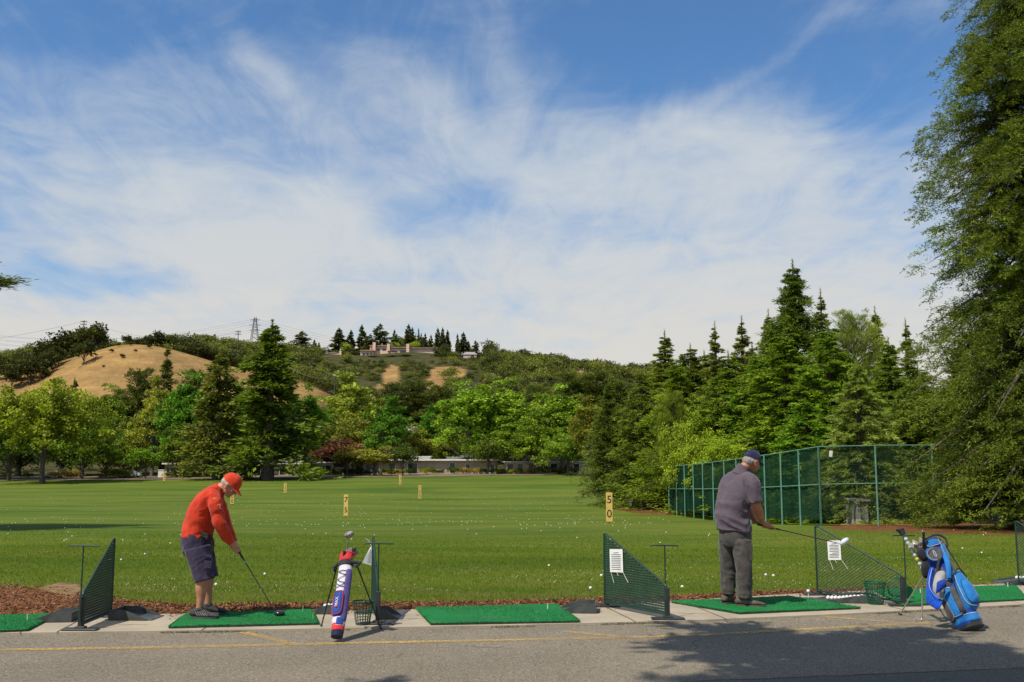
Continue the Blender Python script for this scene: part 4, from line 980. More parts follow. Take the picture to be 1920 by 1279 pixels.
for (a, c_, t_, b_) in ((734,744,657,660.5),(734,744,664,667),(750,761,656.5,660.5),(750,761,664,669),(735,761,652.5,654),(680,684,662,666),(687,691,661.5,665.5),(694,697,661,665),(705,712,653,657),(716,723,653,657)):
    p0, p1 = at(a, t_, AY), at(c_, b_, AY); mb = MB(); dy = .9 if a > 730 else (-.1 if a < 700 else 1.9)
    mb.box(((p0.x+p1.x)/2, dy+.2, (p0.z+p1.z)/2-AZB), (p1.x-p0.x, .3, p0.z-p1.z), GLASS); o = part('window', mb, ra)
for (a, c_, t_) in ((733,748,661.5),(749,762,661.5),(733,762,670)):
    p0, p1 = at(a, t_, AY), at(c_, t_+1.6, AY); mb = MB(); mb.box(((p0.x+p1.x)/2, .2, (p0.z+p1.z)/2-AZB), (p1.x-p0.x, 2.2, p0.z-p1.z), PINK); part('balcony', mb, ra)
rb = thing('apartment_block', 'small pink apartment block with one chimney, left of the large one on the hilltop', 'building', (0, AY, AZB))
mb = MB(); block(mb, 615, 634, 662, 675, PINK, 9); part('wall', mb, rb); mb = MB(); block(mb, 614, 632, 660.5, 662, PINKR, 9, -.3); part('roof', mb, rb); mb = MB(); block(mb, 636, 640, 658, 670, PINK, 2, -.5); block(mb, 630, 637, 665, 674, PINK, 6, 0); part('chimney', mb, rb)
for (a, c_, t_, b_) in ((620,628,666,668.5),(620,628,671,673.5)):
    p0, p1 = at(a, t_, AY), at(c_, b_, AY); mb = MB(); mb.box(((p0.x+p1.x)/2, 0, (p0.z+p1.z)/2-AZB), (p1.x-p0.x, .3, p0.z-p1.z), GLASS); part('window', mb, rb)
house('hilltop_house', 'hilltop house with pale grey roof right of the apartments', 868, 893, 640, 3, 9, PINK, mat('pale_roof', (.34,.31,.28)), [(.2,2,1,3,'w')], flat=False, pitch=2.0, z=zfor(880, 673, 640))
house('hilltop_house', 'low reddish roofed house at the left end of the ridge top', 541, 560, 640, 3, 8, PINK, PINKR, [(.2,2,1,2.4,'w')], flat=False, pitch=2, z=zfor(550, 662, 640))
house('hilltop_house', 'pale low house between the small conifers on the ridge', 600, 612, 640, 3, 8, WALLG, ROOFG, [(.1,1.4,1,2.4,'w')], flat=False, pitch=2, z=zfor(606, 664, 640))

# ------------------------------------------------------------------ pylon, poles, wires
STEEL = mat('galvanised_steel', (.22,.22,.21), (.15,.15,.15), 1, .5, metal=.3); POLE = mat('weathered_pole', (.10,.085,.07), (.07,.06,.05), 1, .9)
PYY = 760; pb_, pt_ = at(477, 648, PYY), at(477, 594, PYY); Hp = pt_.z-pb_.z
rp = thing('transmission_tower', 'lattice transmission tower standing on the ridge', 'pylon', (pb_.x, PYY, pb_.z-4))
mb = MB(); Hq = Hp+4
def halfw(z): t = z/Hq; return 3.1*(1-t)**1.2+.75
lv = [0, 4, 8, 11.5, 14.5, 17, 19.5, Hq-.5]
for sx_ in (-1,1):
    for sy_ in (-1,1): mb.tube([(sx_*halfw(z), sy_*halfw(z), z) for z in lv], .17, STEEL, 5)
for z0, z1 in zip(lv[:-1], lv[1:]):
    for k in range(4):
        c4 = [(-1,-1),(1,-1),(1,1),(-1,1)]; a, c_ = c4[k], c4[(k+1) % 4]
        mb.tube([(a[0]*halfw(z0), a[1]*halfw(z0), z0), (c_[0]*halfw(z1), c_[1]*halfw(z1), z1)], .11, STEEL, 4); mb.tube([(c_[0]*halfw(z0), c_[1]*halfw(z0), z0), (a[0]*halfw(z1), a[1]*halfw(z1), z1)], .11, STEEL, 4)
part('lattice_mast', mb, rp)
arms = []
for z_, L_ in ((Hq-2.5, 4.2), (Hq-6.5, 5.0), (Hq-10.5, 4.4)):
    mb = MB(); mb.tube([(-L_, 0, z_), (0,0,z_+.6), (L_, 0, z_)], .15, STEEL, 4); mb.tube([(-L_,0,z_),(L_,0,z_)], .12, STEEL, 4); part('cross_arm', mb, rp)
    arms += [(pb_.x+s_*L_, PYY, pb_.z-4+z_) for s_ in (-1, 1)]
WIREM = mat('cable', (.16,.16,.16), (.14,.14,.14), 1, .6)
def wire(a, c_, sag, r_, label, group='power lines over the hills'):
    pts = []; a, c_ = Vector(a), Vector(c_)
    for k in range(17): t = k/16; p = a.lerp(c_, t); p.z -= sag*4*t*(1-t); pts.append(p-a)
    mb = MB(); mb.tube(pts, r_, WIREM, 4); o = link('power_line', mb.mesh('power_line')); o.location = a; tag(o, label, 'cable', group)
for i, a in enumerate(arms):
    wire(a, (a[0]-190, a[1]-40, a[2]-16+(i//2)), 9, .05, 'thin power line sagging from the lattice tower towards the left'); wire(a, (a[0]+260, a[1]+60, a[2]-26), 10, .05, 'thin power line sagging from the lattice tower towards the right')
def pole(px, top, bot, Y, label, arms_=1, wr=.16):
    p0, p1 = at(px, bot, Y), at(px, top, Y); r = thing('utility_pole', label, 'pole', (p0.x, Y, p0.z-2)); h = p1.z-p0.z+2
    mb = MB(); mb.tube([(0,0,0),(0,0,h)], [wr*1.3, wr], POLE, 6); part('pole_shaft', mb, r)
    for k in range(arms_): mb = MB(); mb.box((0,-.2,h-.6-k*1.3), (3.0,.2,.28), POLE); [mb.tube([(q,-.2,h-.5-k*1.3),(q,-.2,h-.1-k*1.3)], .09, POLE, 5) for q in (-1.3,-.5,.5,1.3)]; part('cross_arm', mb, r)
    return Vector((p0.x, Y, p1.z-.3))
pA = pole(156, 601, 630, 455, 'utility pole with a double crossarm above the left oak grove', 2, .2)
pB = pole(446, 620, 645, 500, 'utility pole on the ridge left of the lattice tower', 2, .16)
pC = pole(895, 700, 716, 420, 'short utility pole in front of the wooded ridge above the plane trees', 1, .18)
pD = pole(627, 705, 745, 300, 'utility pole among the trees right of the tallest redwood', 1, .12)
wire(pA, pB, 6, .045, 'power line between the two poles on the golden hill'); wire(pA, pA+Vector((-75,-60,-22)), 3, .05, 'power line dropping left from the pole over the oak grove')
wire(pD, at(545, 690, 330), 1.5, .035, 'cable running left from the pole beside the tallest redwood'); wire(pD, at(900, 712, 420), 3, .035, 'cable running right from the pole beside the tallest redwood'); wire(pC, pC+Vector((110,10,-1)), 3, .04, 'cable running right from the short pole')

# ------------------------------------------------------------------ cars far away
def car(px, Y, body, label, rz, kind='car'):
    x = (px-960)/F*Y; z = tz(x, Y)+.1; r = thing('parked_car', label, 'car', (x, Y, z), rz)
    P = mat('paint_'+body[0], body[1], body[1], 1, .25, spec=.7); T_ = mat('tyre_rubber', (.02,.02,.02)); 
    prof_ = [(-2.2,.35),(-2.25,.75),(-1.9,.95),(-1.25,1.0),(-.75,1.42),(.75,1.47),(1.45,1.05),(2.1,.95),(2.25,.6),(2.2,.35)] if kind == 'car' else [(-2.2,.35),(-2.25,.8),(-2.0,1.0),(-1.4,1.08),(-.8,1.6),(1.3,1.68),(2.0,1.2),(2.2,.7),(2.2,.35)]
    mb = MB(); mb.prism([(a, -.85, c_) for a, c_ in prof_], (0, 1.7, 0), P); part('body', mb, r)
    mb = MB(); s_ = .35 if kind == 'car' else .5
    mb.prism([(-1.1,-.87,1.02),(-.68,-.87,1.36+s_*.3-.1),(.65,-.87,1.40+s_*.3-.1),(1.2,-.87,1.04)], (0,1.74,0), GLASS); part('side_glass', mb, r)
    for a in (-1.35, 1.35):
        for c_ in (-.8, .8):
            mb = MB(); mb.tube([(a,c_-.1,.33),(a,c_+.1,.33)], .33, T_, 14, side=(1,0,0)); o = part('wheel', mb, r); m2 = MB(); m2.tube([(a,c_-.12,.33),(a,c_+.12,.33)], .19, STEEL, 10, side=(1,0,0)); part('rim', m2, o)
    return r
car(109, 228, ('white', (.75,.75,.73)), 'white hatchback parked behind the maple trunk', .15, 'suv'); car(252, 231, ('silver', (.50,.52,.54)), 'silver sedan parked beside the small round bright green tree', .05)
mb = MB(); mb.box((0,0,.7), (.12,.12,1.5), WHITE, bev=.02); p = at(281, 895, 219); o = part('marker_post', mb, None); o.location = (p.x, 219, tz(p.x, 219)); tag(o, 'thin white post on the verge left of the farthest yellow sign', 'post')

# ------------------------------------------------------------------ yardage signs
def ysign_mat():
    return mat('weathered_yellow_board', (.62,.40,.085), (.74,.50,.16), 3.5, .75, .2, 30)
YEL = ysign_mat(); BLK = mat('black_paint', (.012,.011,.010), (.02,.018,.016), 20, .6)
def text_mesh(body, size, m, name, extrude=.002):
    cu = bpy.data.curves.new('txt', 'FONT'); cu.body = body; cu.size = size; cu.align_x = 'CENTER'; cu.align_y = 'CENTER'; cu.extrude = extrude; cu.offset = size*.004
    o = bpy.data.objects.new('txt', cu); COL.objects.link(o); dg = bpy.context.evaluated_depsgraph_get(); dg.update()
    me = bpy.data.meshes.new_from_object(o.evaluated_get(dg)); COL.objects.unlink(o); bpy.data.objects.remove(o); me.name = name; me.materials.clear(); me.materials.append(m)
    return me
def ysign(px, top, bot, Y, digits, label, tilt=0, w_=.34, arrow=False):
    p1 = at(px, top, Y); x = p1.x; zb = float(fieldz(x, Y)); pbm = at(px, bot, Y).z; h = p1.z-pbm
    r = thing('yardage_sign', label, 'sign', (x, Y, zb), 0); r.rotation_euler = (0, tilt, 0); z0 = max(pbm-zb, .05)
    mb = MB(); mb.box((0,0,z0+h/2), (w_,.04,h), YEL, bev=.008); bd = part('board', mb, r)
    mb = MB(); mb.box((0,.05,(z0+h*.6)/2-.1), (.06,.05,z0+h*.6+.2), POLE); part('stake', mb, r)
    n = len(digits); hh = h/n*.97
    for k, ch in enumerate(digits):
        me = text_mesh(ch, min(hh*1.12, w_*1.65), BLK, 'digit'); o = link('digit', me, bd); o.location = (0, -.024, z0+h-(k+.5)*hh-.01); o.rotation_euler = (R(90), 0, 0)
    if arrow: mb = MB(); mb.prism([(-w_*.5,-.02,z0+h*.62),(-w_*1.6,-.02,z0+h*.55),(-w_*1.6,-.02,z0+h*.70),(-w_*.5,-.02,z0+h*.82)], (0,.03,0), YEL); part('side_board', mb, r)
ysign(1142, 924, 979, 56, '50', 'yellow board marked 50, nearest of the range signs', .005, .36)
ysign(649, 931, 971, 79, '75', 'yellow board marked 75 in the middle of the field', 0, .34)
ysign(436, 918, 945, 101, '100', 'yellow board marked 100 behind the cap of the man in the red shirt', 0, .36)
ysign(787.5, 911, 936, 124, '125', 'pale yellow board marked 125', 0, .34)
ysign(535, 906, 924, 147, '150', 'yellow board marked 150 in front of the tallest redwood', 0, .40)
ysign(750.5, 891, 909, 170, '175', 'pale yellow board marked 175 near the far verge', 0, .38)
ysign(308, 888.5, 902, 193, '200', 'small farthest yellow board marked 200 on the left verge', 0, .42, True)

# ------------------------------------------------------------------ tall green fence
GRNP = mat('green_fence_paint', (.12,.28,.20), (.09,.22,.16), 2, .5, spec=.4)
def screen_mat(name, col, al, fine=55, streak=True):
    m = bpy.data.materials.new(name); b = NB(nodes(m)); P = b.n('ShaderNodeTexCoord').outputs['Object']
    s_ = b.ramp(b.noise(b.map(P, (1.4,1.4,.25)), 1, 4, .6), .3, .7); s2 = b.ramp(b.noise(b.map(P, (.35,.35,.6)), 1, 3, .6), .3, .7)
    c = b.mix(s_, col, tuple(x*.6 for x in col)); df = b.n('ShaderNodeBsdfDiffuse'); b.l(c, df.inputs[0]); tl = b.n('ShaderNodeBsdfTranslucent'); b.l(c, tl.inputs[0])
    m1 = b.n('ShaderNodeMixShader', i_Fac=.25); b.l(df.outputs[0], m1.inputs[1]); b.l(tl.outputs[0], m1.inputs[2])
    t = b.n('ShaderNodeBsdfTransparent'); fac = b.math('ADD', b.math('MULTIPLY', s2, .18), al-.09, clamp=True)
    mx = b.n('ShaderNodeMixShader'); b.l(fac, mx.inputs[0]); b.l(t.outputs[0], mx.inputs[1]); b.l(m1.outputs[0], mx.inputs[2]); b.out(mx.outputs[0]); return m
SCR_D = screen_mat('dense_windscreen', (.018,.060,.034), .84); SCR_L = screen_mat('thin_mesh', (.022,.056,.036), .52)
fa, fb = at(1255, 958, 84), at(1540, 981, 49)
pts = []
for k in range(13): t = k/12; x = fa.x+(fb.x-fa.x)*t; y = 84+(49-84)*t; pts.append((x, y, at(0, np.interp(t, [0,1], [958,980]), y).z))
pts2 = [pts[-1]]
for k, px in enumerate((1647, 1754, 1866, 1985, 2105)): q = at(px, 978, 49.3+k*.15); pts2.append((q.x, q.y, q.z))
def fence(pts, top_off, scr, label):
    r = thing('tall_fence', label, 'fence', pts[0]); o3 = Vector(pts[0]); H_ = top_off
    for k, p in enumerate(pts):
        q = Vector(p)-o3; mb = MB(); mb.tube([q-Vector((0,0,.4)), q+Vector((0,0,H_(k)))], .05 if k not in (0, len(pts)-1) else .065, GRNP, 8); part('post', mb, r, smooth=50)
    for fr in (1.0, .5):
        mb = MB(); mb.tube([Vector(p)-o3+Vector((0,0,H_(k)*fr)) for k, p in enumerate(pts)], .032, GRNP, 6); part('rail', mb, r, smooth=50)
    for k in range(len(pts)-1):
        a, c_ = Vector(pts[k])-o3, Vector(pts[k+1])-o3; nrm = Vector((c_.y-a.y, a.x-c_.x, 0)).normalized()*-.06
        mb = MB(); n = 8; V = []
        for i in range(n+1):
            t = i/n; g = a.lerp(c_, t); sgw = .10*math.sin(t*math.pi)*random.uniform(.2, 1)
            for zf in (0, .25, .5, .75, 1): V.append(g+nrm*(1+.5*math.sin(t*9+zf*4+k))+Vector((0,0,.06+sgw*(1-zf)+(H_(k)*(1-t)+H_(k+1)*t-.1)*zf)))
        mb.add(V, [(i*5+j, (i+1)*5+j, (i+1)*5+j+1, i*5+j+1) for i in range(n) for j in range(4)], scr); part('mesh_panel', mb, r, smooth=80)
    return r
fence(pts, lambda k: 3.66, SCR_D, 'tall fence with dark green windscreen running away from the corner post')
fence(pts2, lambda k: 3.66+.03*k, SCR_L, 'tall fence with thin see-through green mesh to the right of the corner post')
q = at(1558, 851, 48.8); mb = MB(); mb.box((0,0,0), (.16,.02,.30), WHITE, bev=.004); o = part('notice', mb, None); o.location = q; o.rotation_euler = (0, .12, 0); tag(o, 'small white notice near the top of the fence right of the corner post', 'sign')
# pale shed behind the mesh
SHED = mat('pale_boards', (.42,.40,.40), (.30,.29,.29), 3, .8, stretch=(6,6,.3))
x0 = at(1612, 970, 55); r = thing('storage_shed', 'pale boarded shed glimpsed through the mesh beside the drooping cedar', 'shed', (x0.x+.7, 55, tz(x0.x, 55))); mb = MB(); mb.box((-.5,1,.6), (.55,2,1.3), SHED); part('wall', mb, r); mb = MB(); mb.box((-.5,1,1.31), (.75,2.3,.10), SHED); part('roof', mb, r)
# utility pipes at the right
PIPE = mat('grey_pipe', (.30,.33,.35), (.22,.25,.27), 6, .45)
q = at(1868, 981, 45.0); r = thing('utility_pipes', 'group of grey valve pipes on a small concrete slab under the redwood', 'pipes', (q.x, 45, q.z))
mb = MB(); mb.box((0,.1,.02), (1.9,.8,.08), CONC, bev=.01); part('slab', mb, r)
for (dx, pts_, rad) in [(-.28,[(0,0,0),(0,0,.75)],.035),(-.14,[(0,0,0),(0,0,.85)],.035),(.12,[(0,0,0),(0,0,.80),(.02,0,.92),(.12,0,.98),(.16,0,1.02),(.16,0,1.15)],.05),(.30,[(0,0,0),(0,0,.9)],.075),(.40,[(0,.1,0),(0,.1,.7)],.06)]:
    mb = MB(); mb.tube([Vector(p)+Vector((dx,0,0)) for p in pts_], rad, PIPE, 10); part('pipe', mb, r, smooth=50)
mb = MB(); mb.box((-.3,-.02,.62), (.14,.1,.18), PIPE, bev=.01); part('valve_box', mb, r)
# irrigation frame on the mulch below the left conifers
q = at(1215, 949, 93); r = thing('low_metal_rack', 'low grey metal rack lying on the mulch below the dark conifers', 'rack', (q.x, 93, q.z)); mb = MB()
for a in (-1.6,-.6,.6,1.6): mb.box((a,0,.2), (.10,.6,.4), PIPE)
mb.box((0,-.2,.4), (3.6,.08,.07), PIPE); mb.box((0,.2,.4), (3.6,.08,.07), PIPE); part('frame', mb, r)
# ------------------------------------------------------------------ tee line: turf mats, dividers, trays, baskets, balls
def turf_mat():
    m = bpy.data.materials.new('artificial_turf'); b = NB(nodes(m)); P = b.n('ShaderNodeNewGeometry').outputs['Position']
    a = b.ramp(b.noise(P, 2.2, 5, .6), .35, .65); f = b.ramp(b.noise(P, 130, 3, .8), .3, .7)
    c = b.mix(a, (.008,.215,.048), (.012,.165,.038)); c = b.mix(b.math('MULTIPLY', f, .4), c, (.003,.06,.015))
    w_ = b.ramp(b.noise(P, 3.0, 5, .65), .54, .72); c = b.mix(b.math('MULTIPLY', w_, .5), c, (.075,.17,.065)); d2_ = b.ramp(b.noise(b.map(P, (1,1,1), (5,5,0)), 7.0, 4, .65), .60, .74); c = b.mix(b.math('MULTIPLY', d2_, .5), c, (.004,.055,.014))
    p = b.n('ShaderNodeBsdfPrincipled', i_Roughness=.75); p.inputs['Specular IOR Level'].default_value = .25; b.l(c, p.inputs['Base Color'])
    bp = b.n('ShaderNodeBump', i_Strength=1, i_Distance=.008); b.l(b.noise(P, 170, 3, .8), bp.inputs['Height']); b.l(bp.outputs[0], p.inputs['Normal']); b.out(p.outputs[0]); return m
TURF = turf_mat(); TURFB = mat('turf_fibre', (.010,.23,.055), (.014,.17,.04), 30, .7)
RUBB = mat('black_rubber', (.030,.032,.034), (.05,.05,.052), 12, .6, .3, 80); DGRN = mat('dark_green_metal', (.010,.045,.030), (.008,.030,.022), 5, .45, spec=.5)
DMET = mat('dark_metal', (.020,.026,.026), (.035,.04,.04), 9, .5); BALLM = mat('golf_ball_white', (.72,.72,.68), (.66,.66,.62), 30, .35, .3, 160)
WOODT = mat('tee_white', (.8,.74,.6))
def mat_obj(corners, label):
    c = [gnd(x, y, .03) for x, y in corners]     # fl, fr, br, bl
    o0 = sum(c, Vector())/4; o0.z = 0; n = 70; rg = np.random.default_rng(int(abs(o0.x)*100)); r = thing('turf_mat', label, 'mat', o0, 0, 'green turf hitting mats')
    V = []; 
    for i in range(n+1):
        for j in range(n+1):
            u, v_ = i/n, j/n; p = (c[0].lerp(c[1], u)).lerp(c[3].lerp(c[2], u), v_)-o0
            e = min(u, v_, 1-u, 1-v_); V.append((p.x+rg.normal()*.002, p.y+rg.normal()*.002, .030+rg.normal()*.0016+.004*math.sin(u*5+v_*3)-(.012 if e < .004 else 0)))
    i = (np.arange(n)[:, None]*(n+1)+np.arange(n)[None]).ravel(); link('turf', mesh_np('turf', V, np.stack([i, i+n+1, i+n+2, i+1], 1), TURF, True), r)
    mb = MB(); q = [p-o0 for p in c]; lo = [Vector((p.x, p.y, .003)) for p in q]; hi = [Vector((p.x, p.y, .020)) for p in q]
    cc = sum(q, Vector())/4
    mb.add(lo+hi, [(0,1,5,4),(1,2,6,5),(2,3,7,6),(3,0,4,7)], RUBB); part('rubber_base', mb, r)
    # fibres standing proud, denser on the edges
    N = 9000; u = rg.uniform(0, 1, N); v_ = rg.uniform(0, 1, N); ed = rg.uniform(size=N) < .35; sel = rg.integers(0, 4, N)
    u = np.where(ed & (sel == 0), 0, u); u = np.where(ed & (sel == 1), 1, u); v_ = np.where(ed & (sel == 2), 0, v_); v_ = np.where(ed & (sel == 3), 1, v_)
    A = np.array([tuple(p) for p in q]); P = ((A[0]*(1-u[:, None])+A[1]*u[:, None])*(1-v_[:, None])+(A[3]*(1-u[:, None])+A[2]*u[:, None])*v_[:, None]); P[:, 2] = .024-ed*rg.uniform(0, .018, N)
    D = rg.normal(size=(N, 3))*.5+[0,0,1]; out_ = np.stack([(u-.5), (v_-.5), 0*u], 1); D = D+out_*ed[:, None]*2.5
    Vv, Fv, _ = leaves(P, D, np.full(N, .014), np.full(N, .005), np.zeros(N), rg); link('turf_pile', mesh_np('turf_pile', Vv, Fv, TURFB), r)
    return r
mat_obj([(-160,1187),(52,1178),(104,1150),(-90,1154)], 'green turf mat cut by the left edge of the photo')
mat_obj([(317,1173),(598,1166),(585,1142),(351,1148)], 'green turf mat under the man in the red shirt')
mat_obj([(808,1167),(1087,1162),(1044,1132),(780,1138)], 'empty green turf mat in the middle of the tee line')
mat_obj([(1387,1147),(1613,1137),(1480,1117),(1259,1126)], 'green turf mat under the man in the grey shirt')
mat_obj([(1690,1133),(1925,1121),(1905,1097),(1640,1104)], 'green turf mat behind the blue golf bag at the right')
def tee(px, py, label, col=WOODT, ball=False, z=.03):
    p = gnd(px, py, z); mb = MB(); mb.tube([(0,0,0),(0,0,.05),(0,0,.058)], [.005,.005,.011], col, 8); o = part('tee', mb, None); o.location = p; tag(o, label, 'tee', 'tees standing in the mats')
    return p
TANR = mat('rubber_tee', (.35,.42,.12))
tee(51,1163,'white tee in the mat at the left edge'); tee(568,1147,'tan tee near the back right of the mat of the man in red', TANR); tee(587,1160,'yellow-green tee at the right edge of the mat of the man in red', TANR)
tee(1027,1142,'white tee in the empty middle mat'); tee(1726,1112,'white tee left of the blue golf bag on the right mat'); tee(1890,1101,'white tee at the back of the right mat'); tee(1500,1124,'tan low tee in the mat of the man in grey', TANR)
BM = MB(); BM.ell((0,0,.0214), .0214, BALLM, seg=14, rings=9); ball_me = BM.mesh('tmpl_ball', True)
def ball(p, label, group=None, name='golf_ball', m=None):
    me = ball_me
    if m: me = ball_me.copy(); me.materials.clear(); me.materials.append(m)
    o = link(name, me); o.location = p; return tag(o, label, 'golf ball', group)
pt = tee(1516,1121,'white tee under the ball in front of the man in grey'); ball(pt+Vector((0,0,.055)), 'white golf ball teed up in front of the man in the grey shirt')

# dividers with mesh panel, frame, foot and T-shaped hanger
NOTICES = ['white printed notice on the slatted divider right of the empty mat', 'white printed notice on the open diamond-mesh divider']
def gridmat(name, m_):  return m_
def divider(far_b, near_b, label, style, hf=.82, hn=.31, th=.74, sign=None, bar=.15, tpole=True, L=None, post_w=.05, near_off=None):
    a, c_ = gnd(*far_b), gnd(*near_b)
    r = thing('bay_divider', label, 'divider', c_, 0, None); A = a-c_; A.z = 0; Z = Vector((0,0,1)); z0 = .05; u = A.normalized(); n = Vector((-u.y, u.x, 0)); Ln = A.length
    q = [Vector((0,0,z0)), A+Z*z0, A+Z*hf, A*.96+Z*(hf+.004), Z*(hn+.02)+A*.02, Z*hn]
    mb = MB(); loop = q+[q[0]]
    for i in range(len(loop)-1): mb.tube([loop[i], loop[i+1]], .0115, DGRN, 7)
    for p in q: mb.ell(p, .0125, DGRN, seg=7, rings=5)
    part('frame', mb, r, smooth=60)
    mb = MB(); 
    def topz(s): return hn+(hf-hn)*s
    sp_ = .036 if style == 'mesh' else .026; rr = .0035 if style == 'mesh' else .0062
    def clipseg(p0, d):     # in (s metres along, z) space
        k = 60; seg = []; cur = []
        for i in range(k+1):
            s = p0[0]+d[0]*i/k; z = p0[1]+d[1]*i/k
            if 0 <= s <= Ln and z0 <= z <= topz(s/Ln): cur.append((s, z))
        return (cur[0], cur[-1]) if len(cur) > 1 else None
    segs = []
    if style == 'mesh':
        s = -1.6
        while s < Ln+1.6:
            segs += [clipseg((s, z0), (1.5, 1.0)), clipseg((s, z0), (-1.5, 1.0))]; s += sp_*1.5
    else:
        z = z0+.02
        while z < hf: segs.append(clipseg((0, z), (Ln, 0))); z += sp_
        s = .03
        while s < Ln: segs.append(clipseg((s, z0), (0, hf))); s += .024
    for sg in segs:
        if sg is None: continue
        (s0, z_0), (s1, z_1) = sg; fl = rr
        p0, p1 = u*s0+Z*z_0, u*s1+Z*z_1; vert = abs(z_1-z_0) > .01 and style != 'mesh'
        if style == 'mesh': mb.tube([p0, p1], rr, DGRN, 4, cap=False)
        elif vert: mb.tube([p0, p1], .0035, DGRN, 4, cap=False)
        else: mb.tube([p0, p1], [(rr*.5, rr*1.6)]*2, DGRN, 5, side=n, cap=False)
    part('mesh_panel', mb, r)
    mb = MB(); mb.box(Vector((0,0,.165))-u*.012, (post_w, post_w*.9, .31), DMET, bev=.004); part('corner_post', mb, r)
    for k, c3 in enumerate((Vector((0,0,0))-u*.02, A)):
        mb = MB(); mb.box(c3+Vector((0,0,.011)), (.34, .11, .016), DMET, bev=.005); mb.box(c3+Vector((0,0,.026)), (.10, .07, .022), DMET, bev=.004); part('foot_plate', mb, r)
    if tpole:
        t = -u*.05 if near_off is None else Vector(near_off)
        mb = MB(); mb.tube([t+Z*.08, t+Z*th], .0075, DGRN, 8); part('hanger_pole', mb, r, smooth=60)
        mb = MB(); mb.tube([t+Vector((-bar, 0, th-.004)), t+Vector((-bar+.02, 0, th+.004)), t+Vector((0,0,th+.004)), t+Vector((bar*.98,0,th)), t+Vector((bar, 0, th-.001))], .0075, DGRN, 7); part('hanger_bar', mb, r, smooth=60)
    if sign:
        s0, s1, za, zb_, side_ = sign; P = lambda s, z, off=.018: u*(s*Ln)+Z*z+n*side_*off
        sg = thing('paper_notice', NOTICES[len([1 for q in COL.objects if q.name.startswith('paper_notice')])], 'notice', c_); PAP = mat('laminated_paper', (.80,.80,.78), (.70,.70,.68), 6, .5)
        mb = MB(); mb.prism([P(s0,za), P(s1,za-.015), P(s1-.005,zb_-.015), P(s0-.005,zb_)], n*side_*.002, PAP); sh = part('sheet', mb, sg)
        mb = MB(); k = 10
        for i in range(k):
            z_ = za-.04-(za-zb_-.07)*i/(k-1); x0 = s0+(s1-s0)*(.30 if i == 0 else .14); x1 = s0+(s1-s0)*(.70 if i == 0 else random.choice([.86,.84,.62 if i in (6,) else .86])); o_ = .022
            mb.quad(P(x0,z_-.003,o_), P(x1,z_-.003-.012,o_), P(x1,z_+.002-.012,o_), P(x0,z_+.002,o_), BLK)
        part('printed_lines', mb, sg); 
        for (sa, dx, dz) in ((s0, -.09, -.10), ((s0+s1)/2, -.03, -.04), (s1-.01, -.06, -.13)):
            mb = MB(); mb.tube([P(sa, zb_+.01), P(sa+dx*.3, zb_+dz*.3), P(sa+dx/Ln, zb_+dz)], .0022, PAP, 5); part('tie', mb, sg)
    return r
divider((208,1157),(152,1181), 'slatted divider at the left end of the tee line', 'slat', hf=.80, hn=.33, th=.80)
divider((697,1149),(708,1170), 'narrow edge-on divider behind the red, white and blue golf bag', 'slat', hf=.80, hn=.33, th=.79, near_off=(0,-.01,0), post_w=.045)
divider((1134,1138),(1250,1161), 'slatted divider between the empty mat and the man in grey', 'slat', hf=.80, hn=.33, th=.74, sign=(.66,.88,.66,.41,1), near_off=(0,.05,0))
divider((1533,1116),(1693,1136), 'open diamond-mesh divider in front of the man in grey', 'mesh', hf=.82, hn=.33, th=.78, sign=(.68,.84,.68,.45,1), bar=.13)
divider((1911,1097),(2040,1120), 'diamond-mesh divider cut by the right edge', 'mesh', hf=.82, hn=.33, th=.78)
# hanging notice on the second divider
q = at(697,1036,10.5); r = thing('paper_notice', 'white notice swinging by one corner from the narrow edge-on divider', 'notice', q); PAP = MATS['laminated_paper']
tri = [Vector((0,-.02,.06)), Vector((.0,-.02,-.13)), Vector((-.09,-.06,-.10)), Vector((-.015,-.02,.055))]; mb = MB(); mb.prism(tri, (0,.002,0), PAP); part('sheet', mb, r)
mb = MB()
for i in range(7):
    t = .2+.75*i/7; a = tri[0].lerp(tri[1], t); c_ = tri[3].lerp(tri[2], t); mb.tube([a.lerp(c_, .08)+Vector((0,-.002,0)), a.lerp(c_, .5)+Vector((0,-.002,0))], .0014, BLK, 4)
part('printed_lines', mb, r); mb = MB(); mb.tube([tri[0], tri[0]+Vector((-.03,0,.06)), tri[0]+Vector((-.065,0,.085))], .002, PAP, 5); part('tie', mb, r)

# angled rubber ball trays
TRAY = mat('grey_tray_plastic', (.045,.052,.052), (.075,.082,.08), 10, .55, .2, 60)
def tray(px, py, rz, label, L=.42, W=.30, h=.10):
    c_ = gnd(px, py); r = thing('ball_tray', label, 'tray', c_, rz); mb = MB(); l, w_, t = L/2, W/2, .014
    # high end at +x, lip slopes down to -x
    for s_ in (-1, 1):
        y0 = s_*w_; y1 = s_*(w_-t)
        mb.prism([(-l, y0, .004), (l, y0, .004), (l, y0, h), (l*.15, y0, h), (-l*.9, y0, .022), (-l, y0, .018)], (0, y1-y0, 0), TRAY)
    mb.prism([(l-t, -w_+t, .004), (l, -w_+t, .004), (l, -w_+t, h-.002), (l-t, -w_+t, h-.002)], (0, W-2*t, 0), TRAY)
    part('rim', mb, r)
    mb = MB(); mb.prism([(-l-.05, -w_+t+.001, .003), (l-t-.001, -w_+t+.001, .003), (l-t-.001, -w_+t+.001, .045), (-l*.7, -w_+t+.001, .014), (-l-.05, -w_+t+.001, .007)], (0, W-2*t-.002, 0), TRAY); part('base', mb, r)
    return r, c_
tray(104,1163,.10,'grey rubber ball tray right of the leftmost mat', .42,.34)
tray(252,1159,math.pi-.05,'grey rubber ball tray between the left divider and the man in red', .40,.36)
